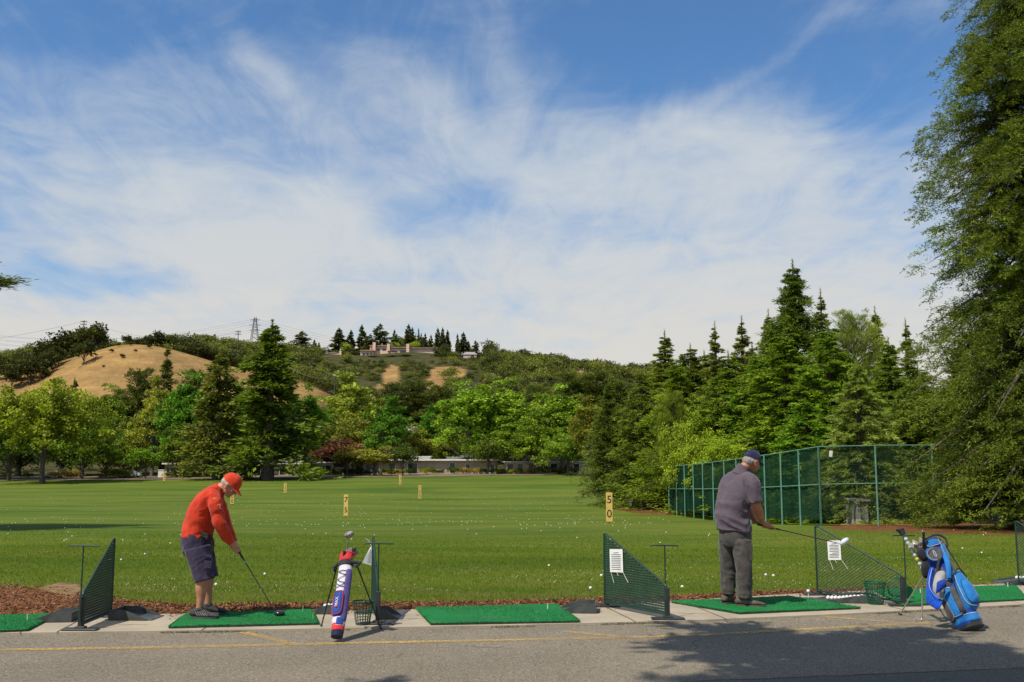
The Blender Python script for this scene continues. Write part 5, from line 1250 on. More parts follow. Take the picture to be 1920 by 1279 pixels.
TB = tray(614,1148,.0,'ball tray holding balls behind the red, white and blue bag', .34,.34)
tray(728,1158,math.pi,'small grey tray half hidden behind the edge-on divider', .22,.30,.10)
tray(1082,1146,-.1,'grey rubber ball tray right of the empty middle mat', .42,.36)
TF = tray(1590,1128,-.12,'wide ball tray filled with a row of balls right of the man in grey', .66,.34,.085)
TG = tray(1905,1092,0,'ball tray at the right edge behind the blue bag', .46,.3,.06)
bx = lambda p, dx, dy, z: Vector((p.x+dx, p.y+dy, z))
for dx, dy in ((-.02,-.03),(.03,-.04),(.075,-.01),(.05,.04),(0,.03)): ball(bx(TB[1], dx, dy, .05), 'white ball in the tray behind the red, white and blue bag', 'balls in the tray behind the small golf bag')
for i in range(12): 
    for j in range(2): 
        if i > 9 and j: continue
        ball(bx(TF[1], -.24+i*.042+j*.02, -.03+j*.045-.005*i+random.uniform(-.006,.006), .024+max(0, (i-3))*.0032), 'white ball in the row filling the tray right of the man in grey', 'balls in the tray right of the man in grey')
for dx, dy in ((.0,-.03),(.045,-.035),(.09,-.03),(.05,.03)): ball(bx(TG[1], dx, dy, .045), 'white ball in the tray at the right edge', 'balls in the tray at the right edge')

# wire-look plastic range buckets
def basket(loc, label, r0, r1, h, m, rot=None, nv=20, nh=7):
    r = thing('ball_basket', label, 'basket', loc, 0)
    if rot: r.rotation_euler = rot
    mb = MB()
    for k in range(nv): q_ = 2*math.pi*k/nv; c_, s_ = math.cos(q_), math.sin(q_); mb.tube([(r0*c_, r0*s_, .006), (r1*c_, r1*s_, h)], .0030, m, 4, cap=False)
    for k in range(nh):
        t = k/nh; rr = r0+(r1-r0)*t; z = .006+(h-.006)*t; n = 26; mb.tube([(rr*math.cos(2*math.pi*i/n), rr*math.sin(2*math.pi*i/n), z) for i in range(n+1)], .0026, m, 4, cap=False)
    part('basket_side', mb, r)
    mb = MB(); n = 28
    for rad, z, t in ((r1, h-.004, .006), (r1+.004, h+.002, .004)): mb.tube([(rad*math.cos(2*math.pi*i/n), rad*math.sin(2*math.pi*i/n), z) for i in range(n+1)], t, m, 6, cap=False)
    part('rim', mb, r, smooth=60)
    mb = MB(); mb.tube([(0,0,.002),(0,0,.010)], r0*.98, m, 24); part('basket_bottom', mb, r)
    return r
BG = mat('green_plastic', (.008,.11,.050), (.006,.08,.038), 20, .4); BGD = mat('dark_green_plastic', (.010,.060,.035), (.008,.04,.025), 20, .4)
c1 = gnd(680,1171); basket(c1, 'dark green wire ball basket beside the red, white and blue golf bag', .068, .105, .225, BGD, nv=18, nh=8)
c2 = gnd(1642,1133); basket(c2, 'bright green ball basket standing left of the blue golf bag', .082, .118, .245, BG, nv=26, nh=8)
c3 = gnd(1703,1128); basket(c3+Vector((0,.0,.10)), 'tipped-over green basket lying behind the foot of the open mesh divider', .075, .11, .22, BG, rot=(R(-80), 0, R(15)), nv=22)
mb = MB(); p = gnd(740,1166); mb.tube([(0,0,.012),(-.08,.02,.05),(-.11,.05,.13)], .004, DMET, 6); mb.ell((0,0,.014), (.014,.012,.012), TANR); o = part('divider_latch', mb, None); o.location = p; o.name = 'loose_rod'; tag(o, 'thin bent rod lying by the foot of the edge-on divider', 'rod')

# range balls over the field
rgb = np.random.default_rng(99)
pts_ = []
while len(pts_) < 420:
    Y = 13+rgb.uniform()**.9*135; px = rgb.uniform(-60, 1980); dens_ = .35+.65*np.exp(-((Y-62)/38)**2)
    dens_ *= .05+.95*min(1, max(0, (Y-30)/25))
    if px > 1250 and Y > 44: continue
    if px > 1100 and Y > 82: continue
    if px < 330 and Y > 45: dens_ *= .4
    if rgb.uniform() > dens_: continue
    x = (px-960)/F*Y; 
    if Y < float(grassY(x))+.7: continue
    pts_.append((x, Y, float(fieldz(x, Y))))
for px, Y in ((417,14.2),(506,16.3),(1124,16.0),(1104,13.6),(1272,13.8),(1426,16.2),(1440,16.0),(241,20.5),(1825,24.5),(1790,27)):
    pts_.append(((px-960)/F*Y, Y, float(fieldz((px-960)/F*Y, Y))))
pts_.sort(key=lambda p: p[1])
for p in pts_[:290]: ball(Vector((p[0], p[1], p[2]-.004)), 'white range ball lying on the grass of the driving range', 'range balls lying on the grass')
bs = rgb.uniform(.0214, .0214, len(pts_)); Vb = []; Fb = []
ico = MB(); ico.ell((0,0,.0), .024, BALLM, seg=6, rings=4)
iv = np.array(ico.V); k0 = 0; fq = [f for f in ico.F if len(f) == 4]; ft = [f for f in ico.F if len(f) == 3]; F4 = []; F3 = []
for p in pts_[290:]:
    Vb.append(iv*(1.0+.0*p[1])+np.array([p[0], p[1], p[2]+.010])); F4 += [[a+k0 for a in f] for f in fq]; F3 += [[a+k0 for a in f] for f in ft]; k0 += len(iv)
o = link('scattered_golf_balls', mesh_np('scattered_golf_balls', np.concatenate(Vb), [np.array(F4), np.array(F3)], BALLM, True)); tag(o, 'hundreds of white range balls scattered over the far part of the field', 'golf balls', kind='stuff')

# real grass blades near the tees, clover flowers, mulch chips, small weeds in the kerb joint
def blade_mesh(name, n, xr, yr, hgt, wd, m, seed, dens=None, zf=None):
    rg = np.random.default_rng(seed); Y = yr[0]+(yr[1]-yr[0])*rg.uniform(0, 1, n)**1.5; X = rg.uniform(xr[0], xr[1], n)*Y/yr[0]
    k = Y > grassY(X)+.02+.12*np.sin(X*2.3)+.05*np.sin(X*9); 
    k &= rg.uniform(size=n) < np.clip((yr[1]-Y)/(yr[1]*.55), 0, 1)**.8
    X, Y = X[k], Y[k]; n = len(X); Z = fieldz(X, Y)-.014; P = np.stack([X, Y, Z], 1); D = rg.normal(size=(n, 3))*[.38,.38,.1]+[0,0,1]
    sc = (Y/yr[0])**.75; V, Fq, tn = leaves(P, D, hgt*sc**.3*rg.uniform(.6, 1.3, n), wd*sc, np.clip(.45+.2*rg.normal(size=n)+.2*np.sin(X*.9+Y*.6)*np.sin(Y*1.4), 0, 1), rg)
    o = link(name, mesh_np(name, V, Fq, m, False, tn)); return o
def blade_mat():
    m = bpy.data.materials.new('grass_blade'); b = NB(nodes(m)); tn = b.n('ShaderNodeAttribute', attribute_name='tone').outputs['Fac']; P = b.n('ShaderNodeNewGeometry').outputs['Position']
    c = b.mix(tn, (.095,.162,.006), (.265,.310,.022)); dry = b.math('MULTIPLY', b.ramp(b.noise(b.map(P, (.6,1.2,1)), 1, 4, .6), .38, .70), .65); sp_ = b.n('ShaderNodeSeparateXYZ'); b.l(P, sp_.inputs[0])
    c = b.mix(b.math('MULTIPLY', dry, b.ramp(sp_.outputs[1], 24, 12.5)), c, (.26,.22,.06))
    d_ = b.n('ShaderNodeBsdfDiffuse'); b.l(c, d_.inputs[0]); t = b.n('ShaderNodeBsdfTranslucent'); b.l(c, t.inputs[0]); mx = b.n('ShaderNodeMixShader', i_Fac=.45); b.l(d_.outputs[0], mx.inputs[1]); b.l(t.outputs[0], mx.inputs[2]); b.out(mx.outputs[0]); return m
BLD = blade_mat()
tag(blade_mesh('grass', 380000, (-7.5, 7.5), (11.2, 44), .030, .0068, BLD, 61), 'short mown grass blades beyond the tee line', 'grass', kind='stuff')
CLV = mat('clover_white', (.50,.50,.36), (.4,.4,.28))
def clv(X, Y, rg): return (np.sin(X*.55+2.1+.3*Y)*np.sin(Y*.8+.25*X+1.0)+.35*np.sin(X*2.1+Y*1.3) > .42)
rg_c = np.random.default_rng(63); n = 26000; Y = 13+22*rg_c.uniform(size=n)**1.1; X = rg_c.uniform(-.56, .56, n)*Y; k = clv(X, Y, rg_c) & (rg_c.uniform(size=n) < .42) | (rg_c.uniform(size=n) < .012); X, Y = X[k], Y[k]
n = len(X); P = np.stack([X, Y, fieldz(X, Y)+.022], 1); V, Fq, tn = leaves(P, rg_c.normal(size=(n, 3))*[1,1,.6], np.full(n, .015), np.full(n, .013), np.zeros(n), rg_c)
tag(link('clover_flowers', mesh_np('clover_flowers', V, Fq, CLV)), 'tiny white clover flowers in drifts across the grass', 'flowers', kind='stuff')
def chip_mat():
    m = bpy.data.materials.new('bark_chip'); b = NB(nodes(m)); tn = b.n('ShaderNodeAttribute', attribute_name='tone').outputs['Fac']; c = b.mix(tn, (.075,.028,.012), (.40,.185,.075)); p = b.n('ShaderNodeBsdfPrincipled', i_Roughness=.9); b.l(c, p.inputs['Base Color']); b.out(p.outputs[0]); return m
rg_m = np.random.default_rng(71); n = 60000; X = rg_m.uniform(-7.5, 9.5, n); c_ = concY(X); g_ = np.maximum(grassY(X)+.10*np.sin(X*2.3)+.07*np.sin(X*6.1+1), c_+.12); Y = c_-.01+(g_-c_+.08)*rg_m.uniform(0, 1, n)
k_ = rg_m.uniform(size=n) < .035; Y = np.where(k_, c_-np.abs(rg_m.normal(size=n))*.22, Y); P = np.stack([X, Y, fieldz(X, Y)+.012+.012*np.sin(X*17+Y*23)+.03*np.exp(-((Y-c_-.25)/.2)**2)-.012+rg_m.uniform(0, .012, n)], 1); D = rg_m.normal(size=(n, 3))*[1, 1, .35]
P[:, 2] = np.where(k_, .004+.0*X, P[:, 2]); V, Fq, tn = leaves(P, D, np.full(n, .034), np.full(n, .012), rg_m.uniform(0, 1, n)**1.6, rg_m)
tag(link('bark_chips', mesh_np('bark_chips', V, Fq, chip_mat(), False, tn)), 'reddish bark chips along the back of the concrete strip', 'mulch', kind='stuff')
rg_w = np.random.default_rng(75); n = 5000; X = rg_w.uniform(-6, 8, n); k = (np.sin(X*1.7)+np.sin(X*4.3+2) > .55); X = X[k]; n = len(X); Y = kerbY(X)-.008+rg_w.normal(size=n)*.006; P = np.stack([X, Y, np.full(n, AZ)], 1)
V, Fq, tn = leaves(P, rg_w.normal(size=(n, 3))*[.7,.7,.1]+[0,0,.6], np.full(n, .022), np.full(n, .006), rg_w.uniform(0, .6, n), rg_w); o = link('kerb_weeds', mesh_np('kerb_weeds', V, Fq, mat('dry_weed', (.16,.12,.05), (.07,.07,.02)), False, tn)); tag(o, 'thin dry weeds growing in the joint between asphalt and concrete', 'weeds', kind='stuff')
rg_s = np.random.default_rng(77); n = 1400; X = rg_s.uniform(-7, 8, n); Y = kerbY(X)-rg_s.uniform(0, 1, n)**2*2.3; P = np.stack([X, Y, np.full(n, AZ+.003)], 1)
V, Fq, tn = leaves(P, rg_s.normal(size=(n, 3))*[1,1,.15], np.full(n, .013), np.full(n, .007), rg_s.uniform(0, 1, n), rg_s); tag(link('grit', mesh_np('grit', V, Fq, mat('grit', (.10,.07,.04), (.04,.03,.02), 60))), 'fine grit and leaf crumbs on the asphalt along the kerb', 'grit', kind='stuff')

# ------------------------------------------------------------------ tree behind the photographer: its shade lies over the road
def shade_tree():
    rg = np.random.default_rng(82); segs = [([(0,0,-.3),(0,0,4),(.1,.3,8),(.1,.3,13)], [.30,.24,.16,.03])]; Ps = []; Ds = []
    for k in range(96):
        z = 6.4+5.0*k/96; a = R(94)+rg.uniform(-1, 1)**3*math.pi if k % 3 else rg.uniform(0, 6.28); L = (9.8-.6*(z-6.4)-abs(((a-R(88)+math.pi) % 6.283)-math.pi)*1.6)*rg.uniform(.72, 1.05); L = max(L, 2.5)
        d_ = np.array([math.cos(a), math.sin(a), 0]); o0 = np.array([.1,.2,z]); segs.append(([tuple(o0), tuple(o0+d_*L*.5+[0,0,.10*L]), tuple(o0+d_*L)], [.07,.04,.01])); sd = np.array([-d_[1], d_[0], 0])
        for q in range(24):
            s0 = rg.uniform(.3, 1.0); l2 = rg.uniform(.5, 1.3)*(1.25-s0)*1.5; sg = rg.choice([-1, 1]); n = 75; t = rg.uniform(0, 1, n); c0 = o0+d_*L*s0+[0,0,.4*L*s0*(1-s0)]
            P = c0+(sd*sg*.8+d_*.6)[None]*(t*l2)[:, None]+rg.normal(size=(n, 3))*[.09,.09,.05]; Ps.append(P); Ds.append(rg.normal(size=(n, 3))*.7+d_+sd*sg*.5)
    P = np.concatenate(Ps); D = np.concatenate(Ds); V, Fq, tn = leaves(P, D, np.full(len(P), .22), np.full(len(P), .07), rg.uniform(0, 1, len(P)), rg)
    return mesh_np('tmpl_crown', V, Fq, LEAF, False, tn), tubes(segs, BARK, 7)
TM['shade'] = (13,)+shade_tree()
r = thing('redwood_tree', 'redwood standing behind the photographer, shading the lower right of the road', 'tree', (-.85, -2.6, AZ)); 
for nm, me in (('crown', TM['shade'][1]), ('trunk', TM['shade'][2])): o = link(nm, me, r); o.color = (.06,.10,.02,1)
# ------------------------------------------------------------------ the two golfers
def skin_mat(name, c, c2):
    m = bpy.data.materials.new(name); b = NB(nodes(m)); P = b.n('ShaderNodeTexCoord').outputs['Object']
    col = b.mix(b.ramp(b.noise(P, 14, 4, .6), .35, .65), c, c2); p = b.n('ShaderNodeBsdfPrincipled', i_Roughness=.5); p.inputs['Specular IOR Level'].default_value = .35
    p.inputs['Subsurface Weight'].default_value = .12; p.inputs['Subsurface Radius'].default_value = (.012,.005,.003)
    b.l(col, p.inputs['Base Color']); bp = b.n('ShaderNodeBump', i_Strength=.25, i_Distance=.004); b.l(b.noise(P, 120, 3), bp.inputs['Height']); b.l(bp.outputs[0], p.inputs['Normal']); b.out(p.outputs[0]); return m
def cloth_mat(name, c, c2, wr=.5, ws=9, st=(1,1,1), rough=.85):
    m = bpy.data.materials.new(name); b = NB(nodes(m)); P = b.n('ShaderNodeTexCoord').outputs['Object']
    f = b.ramp(b.noise(b.map(P, st), ws, 3, .5, 1.2), .25, .75); col = b.mix(f, c, c2)
    p = b.n('ShaderNodeBsdfPrincipled', i_Roughness=rough); p.inputs['Specular IOR Level'].default_value = .2; p.inputs['Sheen Weight'].default_value = .15
    b.l(col, p.inputs['Base Color']); bp = b.n('ShaderNodeBump', i_Strength=wr, i_Distance=.03); b.l(b.noise(b.map(P, st), ws*.8, 3, .5, 1.5), bp.inputs['Height'])
    b2 = b.n('ShaderNodeBump', i_Strength=.25, i_Distance=.002); b.l(b.noise(P, 260, 2), b2.inputs['Height']); b.l(bp.outputs[0], b2.inputs['Normal']); b.l(b2.outputs[0], p.inputs['Normal']); b.out(p.outputs[0]); return m
def wrinkle(me, amp, dirv, freq, seed=0, zmask=None):
    """folds running along dirv"""
    d_ = Vector(dirv).normalized(); me.calc_loop_triangles(); n = len(me.vertices); co = np.empty(n*3); me.vertices.foreach_get('co', co); co = co.reshape(-1, 3); no = np.array([v.normal[:] for v in me.vertices])
    out_ = co.copy()
    for i in range(n):
        p = Vector(co[i]); al = p.dot(d_); q = (p-d_*al)*freq+d_*al*freq*.13+Vector((seed, seed*.7, 0))
        w_ = noise.noise(q+noise.noise_vector(p*freq*.5)*.6); v_ = (1-abs(w_)*2.6)*amp+noise.noise(p*freq*.4)*amp*.8
        if zmask: v_ *= zmask(p)
        out_[i] += no[i]*v_
    me.vertices.foreach_set('co', out_.ravel()); me.update()
TMPM = mat('tmp', (.5,.5,.5))
def limb(mb, pts, rad, side=None, seg=16): mb.tube(pts, rad, TMPM, seg, side=side); mb.ell(pts[0], rad[0] if not isinstance(rad[0], tuple) else min(rad[0])*.97, TMPM, seg=12, rings=7); mb.ell(pts[-1], rad[-1] if not isinstance(rad[-1], tuple) else min(rad[-1])*.97, TMPM, seg=12, rings=7)
def spl(pts, rad, n=4):
    """catmull-rom refine"""
    pts = [Vector(p) for p in pts]; rad = [r if isinstance(r, tuple) else (r, r) for r in rad]; P = []; Rr = []
    for i in range(len(pts)-1):
        p0, p1, p2, p3 = pts[max(i-1,0)], pts[i], pts[i+1], pts[min(i+2, len(pts)-1)]; r0, r1, r2, r3 = rad[max(i-1,0)], rad[i], rad[i+1], rad[min(i+2, len(rad)-1)]
        for k in range(n):
            t = k/n; f = lambda a, b_, c_, d_: .5*((2*b_)+(c_-a)*t+(2*a-5*b_+4*c_-d_)*t*t+(-a+3*b_-3*c_+d_)*t**3)
            P.append(f(p0, p1, p2, p3)); Rr.append((max(f(r0[0], r1[0], r2[0], r3[0]), .002), max(f(r0[1], r1[1], r2[1], r3[1]), .002)))
    return P+[pts[-1]], Rr+[rad[-1]]
def head(mb, C, f, u, s):
    """C: centre of the cranium; f face direction, u up, s towards the left ear"""
    ax = (f, s, u); E = lambda a, b_, c_, r: mb.ell(C+f*a+s*b_+u*c_, r, TMPM, ax, 16, 11)
    E(-.008, 0, .015, (.100, .077, .098)); E(.022, 0, -.035, (.074, .066, .078)); E(.050, 0, -.088, (.038, .042, .026)); E(.020, 0, -.068, (.055, .054, .042))
    E(.082, 0, .012, (.016, .050, .012)); E(.098, 0, -.020, (.014, .011, .022)); E(.106, 0, -.034, (.014, .015, .011)); E(.084, 0, -.064, (.012, .024, .010)); E(.086, 0, -.056, (.011, .020, .006)); E(.072, 0, -.094, (.018, .022, .016))
    for q in (-1, 1):
        E(.066, q*.036, -.030, (.022, .020, .020)); E(.000, q*.077, -.020, (.020, .008, .032)); E(-.006, q*.084, -.008, (.016, .008, .018)); E(.002, q*.080, -.044, (.010, .007, .010)); E(.078, q*.031, -.002, (.013, .014, .010))
def eyes(r, C, f, u, s):
    EW = mat('eye_white', (.7,.68,.64)); mb = MB()
    for q in (-1, 1): mb.ell(C+f*.083+s*q*.031+u*(-.003), (.010,.012,.007), EW, (f, s, u), 10, 7); mb.ell(C+f*.091+s*q*.031+u*(-.005), (.004,.005,.005), BLK, (f, s, u), 8, 5)
    part('eyes', mb, r, smooth=60)
def hand(mb, wrist, grip, gdir, palm_n, side_r, sgn=1):
    """palm from the wrist to the club, four fingers curled round the grip axis, thumb laid along it"""
    wrist, grip, g = Vector(wrist), Vector(grip), Vector(gdir).normalized(); n = Vector(palm_n).normalized()
    a = (grip-wrist); L = a.length; a.normalize(); P, Rr = spl([wrist, wrist+a*L*.4+n*.006, grip+n*.020-a*.01], [(.024,.030),(.019,.040),(.016,.038)], 3); mb.tube(P, Rr, TMPM, 12, side=n); mb.ell(P[-1], (.017,.017,.036), TMPM, (n, a, g), 10, 7)
    b_ = g.cross(n).normalized()
    for k in range(4):
        off = g*((k-1.5)*.0195); ln = (.92, 1.05, 1.0, .85)[k]; r0 = (.0088, .0095, .0092, .0080)[k]; pts = []
        for j in range(8):
            th = math.radians(-15+j*36*ln); pts.append(grip+off+(n*math.cos(th)+b_*sgn*math.sin(th))*.0205)
        mb.tube(pts, [r0*(1-.03*j) for j in range(8)], TMPM, 8); mb.ell(pts[0], r0*1.12, TMPM, seg=8, rings=5); mb.ell(pts[-1], r0*.8, TMPM, seg=8, rings=5)
    base = wrist+a*L*.45-g*0+n*.012-b_*sgn*.014; tip = grip+g*.052+n*.016-b_*sgn*.010; P, Rr = spl([base, base.lerp(tip, .5)+n*.012-b_*sgn*.010, tip], [.0135, .0115, .0085], 3); mb.tube(P, Rr, TMPM, 8); mb.ell(tip, .0085, TMPM, seg=8, rings=5)
def shoe(parent, ank, hd, L, upper, sole, stripe, toe_up=0, lace=True, zg=.03):
    """ank: point on the ground under the ankle"""
    h = Vector((hd[0], hd[1], 0)).normalized(); s = Vector((-h.y, h.x, 0)); Z = Vector((0,0,1)); a = Vector((ank[0], ank[1], zg)); hl = -.30*L
    st = [(0, .030, .050, .040), (.05, .040, .085, .052), (.20, .041, .100, .052), (.36, .041, .094, .050), (.52, .045, .074, .042), (.70, .050, .056, .036), (.85, .047, .044, .030), (.96, .034, .034, .024), (1.0, .018, .028, .014)]
    mb = MB(); pts = []; rad = []
    for t, w_, top, _ in st:
        zc = (.018+top)/2; pts.append(a+h*(hl+L*t)+Z*zc); rad.append((w_*.96, (top-.018)/2+.004))
    P, Rr = spl(pts, rad, 3); mb.tube(P, Rr, upper, 18, side=s); mb.tube([a+Z*.085, a+Z*.108+h*-.004], [(.040,.045),(.036,.040)], upper, 14, side=s); o = part('shoe', mb, parent, smooth=80)
    mb = MB(); out_ = []
    for t, w_, _, _ in st: out_.append((hl+L*(t*.985+.008), w_*(.93 if t in (0, 1.0) else 1)+.002))
    loop = [a+h*x+s*w_ for x, w_ in out_]+[a+h*x-s*w_ for x, w_ in reversed(out_)]; mb.prism([p+Z*.001 for p in loop], (0,0,.019), sole); part('sole', mb, o)
    if stripe:
        for q in (-1, 1):
            mb = MB()
            for k in range(5): x0 = hl+L*(.20+.085*k); w0 = .0415+.002*k; mb.tube([a+h*(x0+.035)+s*q*(w0+.004)+Z*.030, a+h*(x0+.012)+s*q*(w0*.99)+Z*.050, a+h*(x0-.002)+s*q*w0*.72+Z*(.078-.006*k)], [(.0022,.0042)]*3, stripe, 6)
            part('side_stripes', mb, o)
    if lace:
        mb = MB()
        for k in range(4): x0 = hl+L*(.42+.065*k); zt = .096-.010*k; mb.tube([a+h*x0+s*.020+Z*(zt-.012), a+h*(x0+.006)+Z*(zt-.003), a+h*x0-s*.020+Z*(zt-.012)], .0028, stripe or sole, 5)
        part('laces', mb, o)
    return o
def cap(parent, C, f, u, s, m, brimdir, label=None, r=(.108,.088,.112), patch=None):
    mb = MB(); V = []; n, k = 28, 9; C2 = C+u*.022
    for i in range(k+1):
        th = (math.pi/2)*i/k
        for j in range(n): q = 2*math.pi*j/n; sc = 1+.01*math.cos(6*q); V.append(C2+f*(r[0]*math.cos(th)**.85*math.cos(q)*sc-.004)+s*(r[1]*math.cos(th)**.85*math.sin(q)*sc)+u*(r[2]*math.sin(th)**.95*(.92 if math.cos(q) < 0 else 1)))
    Fs = [(i*n+j, i*n+(j+1) % n, (i+1)*n+(j+1) % n, (i+1)*n+j) for i in range(k) for j in range(n)]
    mb.add(V, Fs, m); mb.ell(C2+u*r[2]*.985, (.008,.008,.005), m, (f, s, u), 8, 5); o = part('cap', mb, parent, smooth=80)
    if label: o['label'] = label
    mb = MB(); b_ = Vector(brimdir).normalized(); top = []; w_ = .074; N = 14
    up = (u-b_*u.dot(b_)).normalized()
    for sgn_ in (1, -1):
        for i in range(5):
            for j in range(N+1):
                t = -1+2*j/N; fr = i/4; base = C2+f*(r[0]*math.sqrt(max(0, 1-(t*.84)**2))-.010)+s*(t*w_)
                top.append(base+b_*(.078*fr*math.sqrt(max(.0, 1-abs(t)**2.6)))+up*(-.016*t*t+sgn_*.0018+.002))
    Fs = []
    for L_ in (0, 1):
        o_ = L_*5*(N+1)
        for i in range(4):
            for j in range(N): Fs.append((o_+i*(N+1)+j, o_+i*(N+1)+j+1, o_+(i+1)*(N+1)+j+1, o_+(i+1)*(N+1)+j))
    o_ = 5*(N+1)
    for j in range(N): Fs.append((4*(N+1)+j, 4*(N+1)+j+1, o_+4*(N+1)+j+1, o_+4*(N+1)+j))
    mb.add(top, Fs, m); part('brim', mb, o, smooth=70)
    return o
def rel(P, O): return Vector(P)-O
def club(name, label, grip, headp, kind, O=None, hd=None, shaft=None, gl=.27, gr=.0125):
    grip, headp = Vector(grip), Vector(headp); r = thing(name, label, 'golf club', grip); d_ = (headp-grip); L = d_.length; d_.normalize()
    G = mat('club_grip', (.018,.018,.018), (.03,.03,.03), 60, .7); S = shaft or mat('graphite_shaft', (.03,.03,.032), (.02,.02,.02), 5, .3)
    mb = MB(); mb.tube([(0,0,0), d_*gl], [gr, gr*.8], G, 10); part('grip', mb, r, smooth=50); mb = MB(); mb.tube([d_*gl, d_*L], [.0062,.0045], S, 8); sh = part('shaft', mb, r, smooth=50)
    return r, d_*L, d_

# --- man in the red shirt -------------------------------------------------
Y1 = 10.55; O1 = gnd(385, 1153, .03); O1.z = .03
m1 = thing('person', 'man in red long-sleeved shirt, navy shorts and red cap bending over his driver', 'person', O1)
A = lambda px, py, Y=Y1: at(px, py, Y)-O1
SK1 = skin_mat('sunburnt_skin', (.50,.235,.145), (.42,.18,.11)); YN, YF = Y1-.15, Y1+.15
f1 = Vector((math.cos(R(42)), -.06, -math.sin(R(42)))).normalized(); s1 = Vector((0,1,0)); s1 = (s1-f1*s1.dot(f1)).normalized(); u1 = f1.cross(s1).normalized(); C1 = A(431.5, 909)
mb = MB(); head(mb, C1, f1, u1, s1)
limb(mb, [A(409,921), A(415,915), A(427,912)], [.066,.058,.055])
P, Rr = spl([A(370,1012), A(372,990), A(380,965), A(394,938), A(406,921)], [(.135,.105),(.15,.115),(.165,.125),(.175,.115),(.13,.07)]); mb.tube(P, Rr, TMPM, 20, side=(0,1,0))
grip1 = A(439, 1033, Y1); wr_n, wr_f = A(433, 1019, Y1-.035), A(437, 1020, Y1+.035)
for sh, el, wr in ((A(401,934,Y1-.18), A(413,984,Y1-.17), wr_n), (A(407,936,Y1+.18), A(422,982,Y1+.17), wr_f)):
    P, Rr = spl([sh, sh.lerp(el,.5), el, el.lerp(wr,.4), wr], [.052,.046,.040,.039,.027]); mb.tube(P, Rr, TMPM, 14)
d1 = (A(517,1145,Y1+.02)-A(431,1007,Y1)).normalized()
gp0 = A(431,1007,Y1); g_at = lambda t: gp0+d1*t
hand(mb, wr_f, g_at(.075), d1, Vector((-.35,.9,.2)), 1, 1); hand(mb, wr_n, g_at(.155), d1, Vector((-.35,-.9,.2)), 1, -1)
for hp, kn, an, yy in ((A(371,1015,YN+.03), A(382,1082,YN), A(373.5,1143,YN), YN), (A(374,1015,YF-.03), A(391,1080,YF), A(389.5,1140,YF), YF)):
    P, Rr = spl([hp, hp.lerp(kn,.5), kn, kn.lerp(an,.30)+Vector((-.012,0,0)), kn.lerp(an,.65), an.lerp(kn,.08), an], [.060,.062,.054,.059,.043,.034,.040]); mb.tube(P, Rr, TMPM, 16)
body = remesh(mb.mesh('body'), .0058, 2, SK1); link('body', body, m1)
eyes(m1, C1, f1, u1, s1)
mb = MB(); E = lambda a, b_, c_, r_, m_: mb.ell(C1+f1*a+s1*b_+u1*c_, r_, m_, (f1, s1, u1), 14, 9)
GREY = mat('white_hair', (.46,.42,.37), (.33,.30,.26), 40, .8, .6, 90)
E(-.032, 0, -.006, (.074,.076,.048), GREY); part('hair', mb, m1, smooth=80)
SG = mat('dark_lens', (.012,.012,.014), (.02,.02,.02), 5, .15, spec=.8); mb = MB()
for q in (-1, 1): mb.ell(C1+f1*.093+s1*q*.034+u1*.000, (.006,.027,.016), SG, (f1, s1, u1), 12, 7); mb.tube([C1+f1*.088+s1*q*.058+u1*.004, C1+f1*.02+s1*q*.082+u1*.000], .0028, SG, 5)
mb.tube([C1+f1*.098+s1*.01+u1*.002, C1+f1*.098-s1*.01+u1*.002], .002, SG, 5); part('sunglasses', mb, m1, smooth=60)
REDC = cloth_mat('red_cotton', (.58,.045,.012), (.48,.032,.010), .25, 12)
cap(m1, C1, f1, u1, s1, REDC, f1*.78-u1*.30, r=(.106,.086,.112))
RED = cloth_mat('red_knit', (.56,.042,.012), (.46,.030,.010), .55, 7, (1,1,.55))
mb = MB(); P, Rr = spl([A(369,1007), A(370,998), A(374,982), A(381,962), A(393,940), A(403,926), A(410,917), A(414,914)], [(.200,.150),(.195,.146),(.190,.150),(.195,.146),(.205,.128),(.180,.098),(.095,.070),(.068,.062)], 5); mb.tube(P, Rr, TMPM, 30, side=(0,1,0))
for sh, el, wr, q in ((A(401,934,Y1-.17), A(413,984,Y1-.17), wr_n, -1), (A(407,936,Y1+.17), A(422,982,Y1+.17), wr_f, 1)):
    P, Rr = spl([sh+Vector((-.02,-q*.04,.02)), sh.lerp(el,.25), sh.lerp(el,.6), el, el.lerp(wr,.5), wr.lerp(el,.12), wr.lerp(el,.02)], [(.070,.075),(.072,.078),(.064,.068),(.060,.062),(.052,.052),(.043,.043),(.040,.040)]); mb.tube(P, Rr, TMPM, 18); mb.ell(P[0], .07, TMPM)
mb.ell(A(402,930,Y1), (.085,.215,.06), TMPM, (Vector((.6,0,.8)), Vector((0,1,0)), Vector((-.8,0,.6))), 18, 11)
me = remesh(mb.mesh('shirt'), .0075, 4, RED); wrinkle(me, .0095, (.55,0,-.8), 8, 3.1); wrinkle(me, .005, (.9,.1,.3), 14, 7.7); link('shirt', me, m1)
mb = MB(); n = 22; q0, q1 = A(409.5,918.5), A(415,912.5); ta = (q1-q0).normalized()
P, Rr = spl([q0, q0.lerp(q1,.6), q1], [(.083,.080),(.071,.068),(.067,.066)]); mb.tube(P, Rr, RED, 24, side=(0,1,0), cap=False); part('collar', mb, m1, smooth=70)
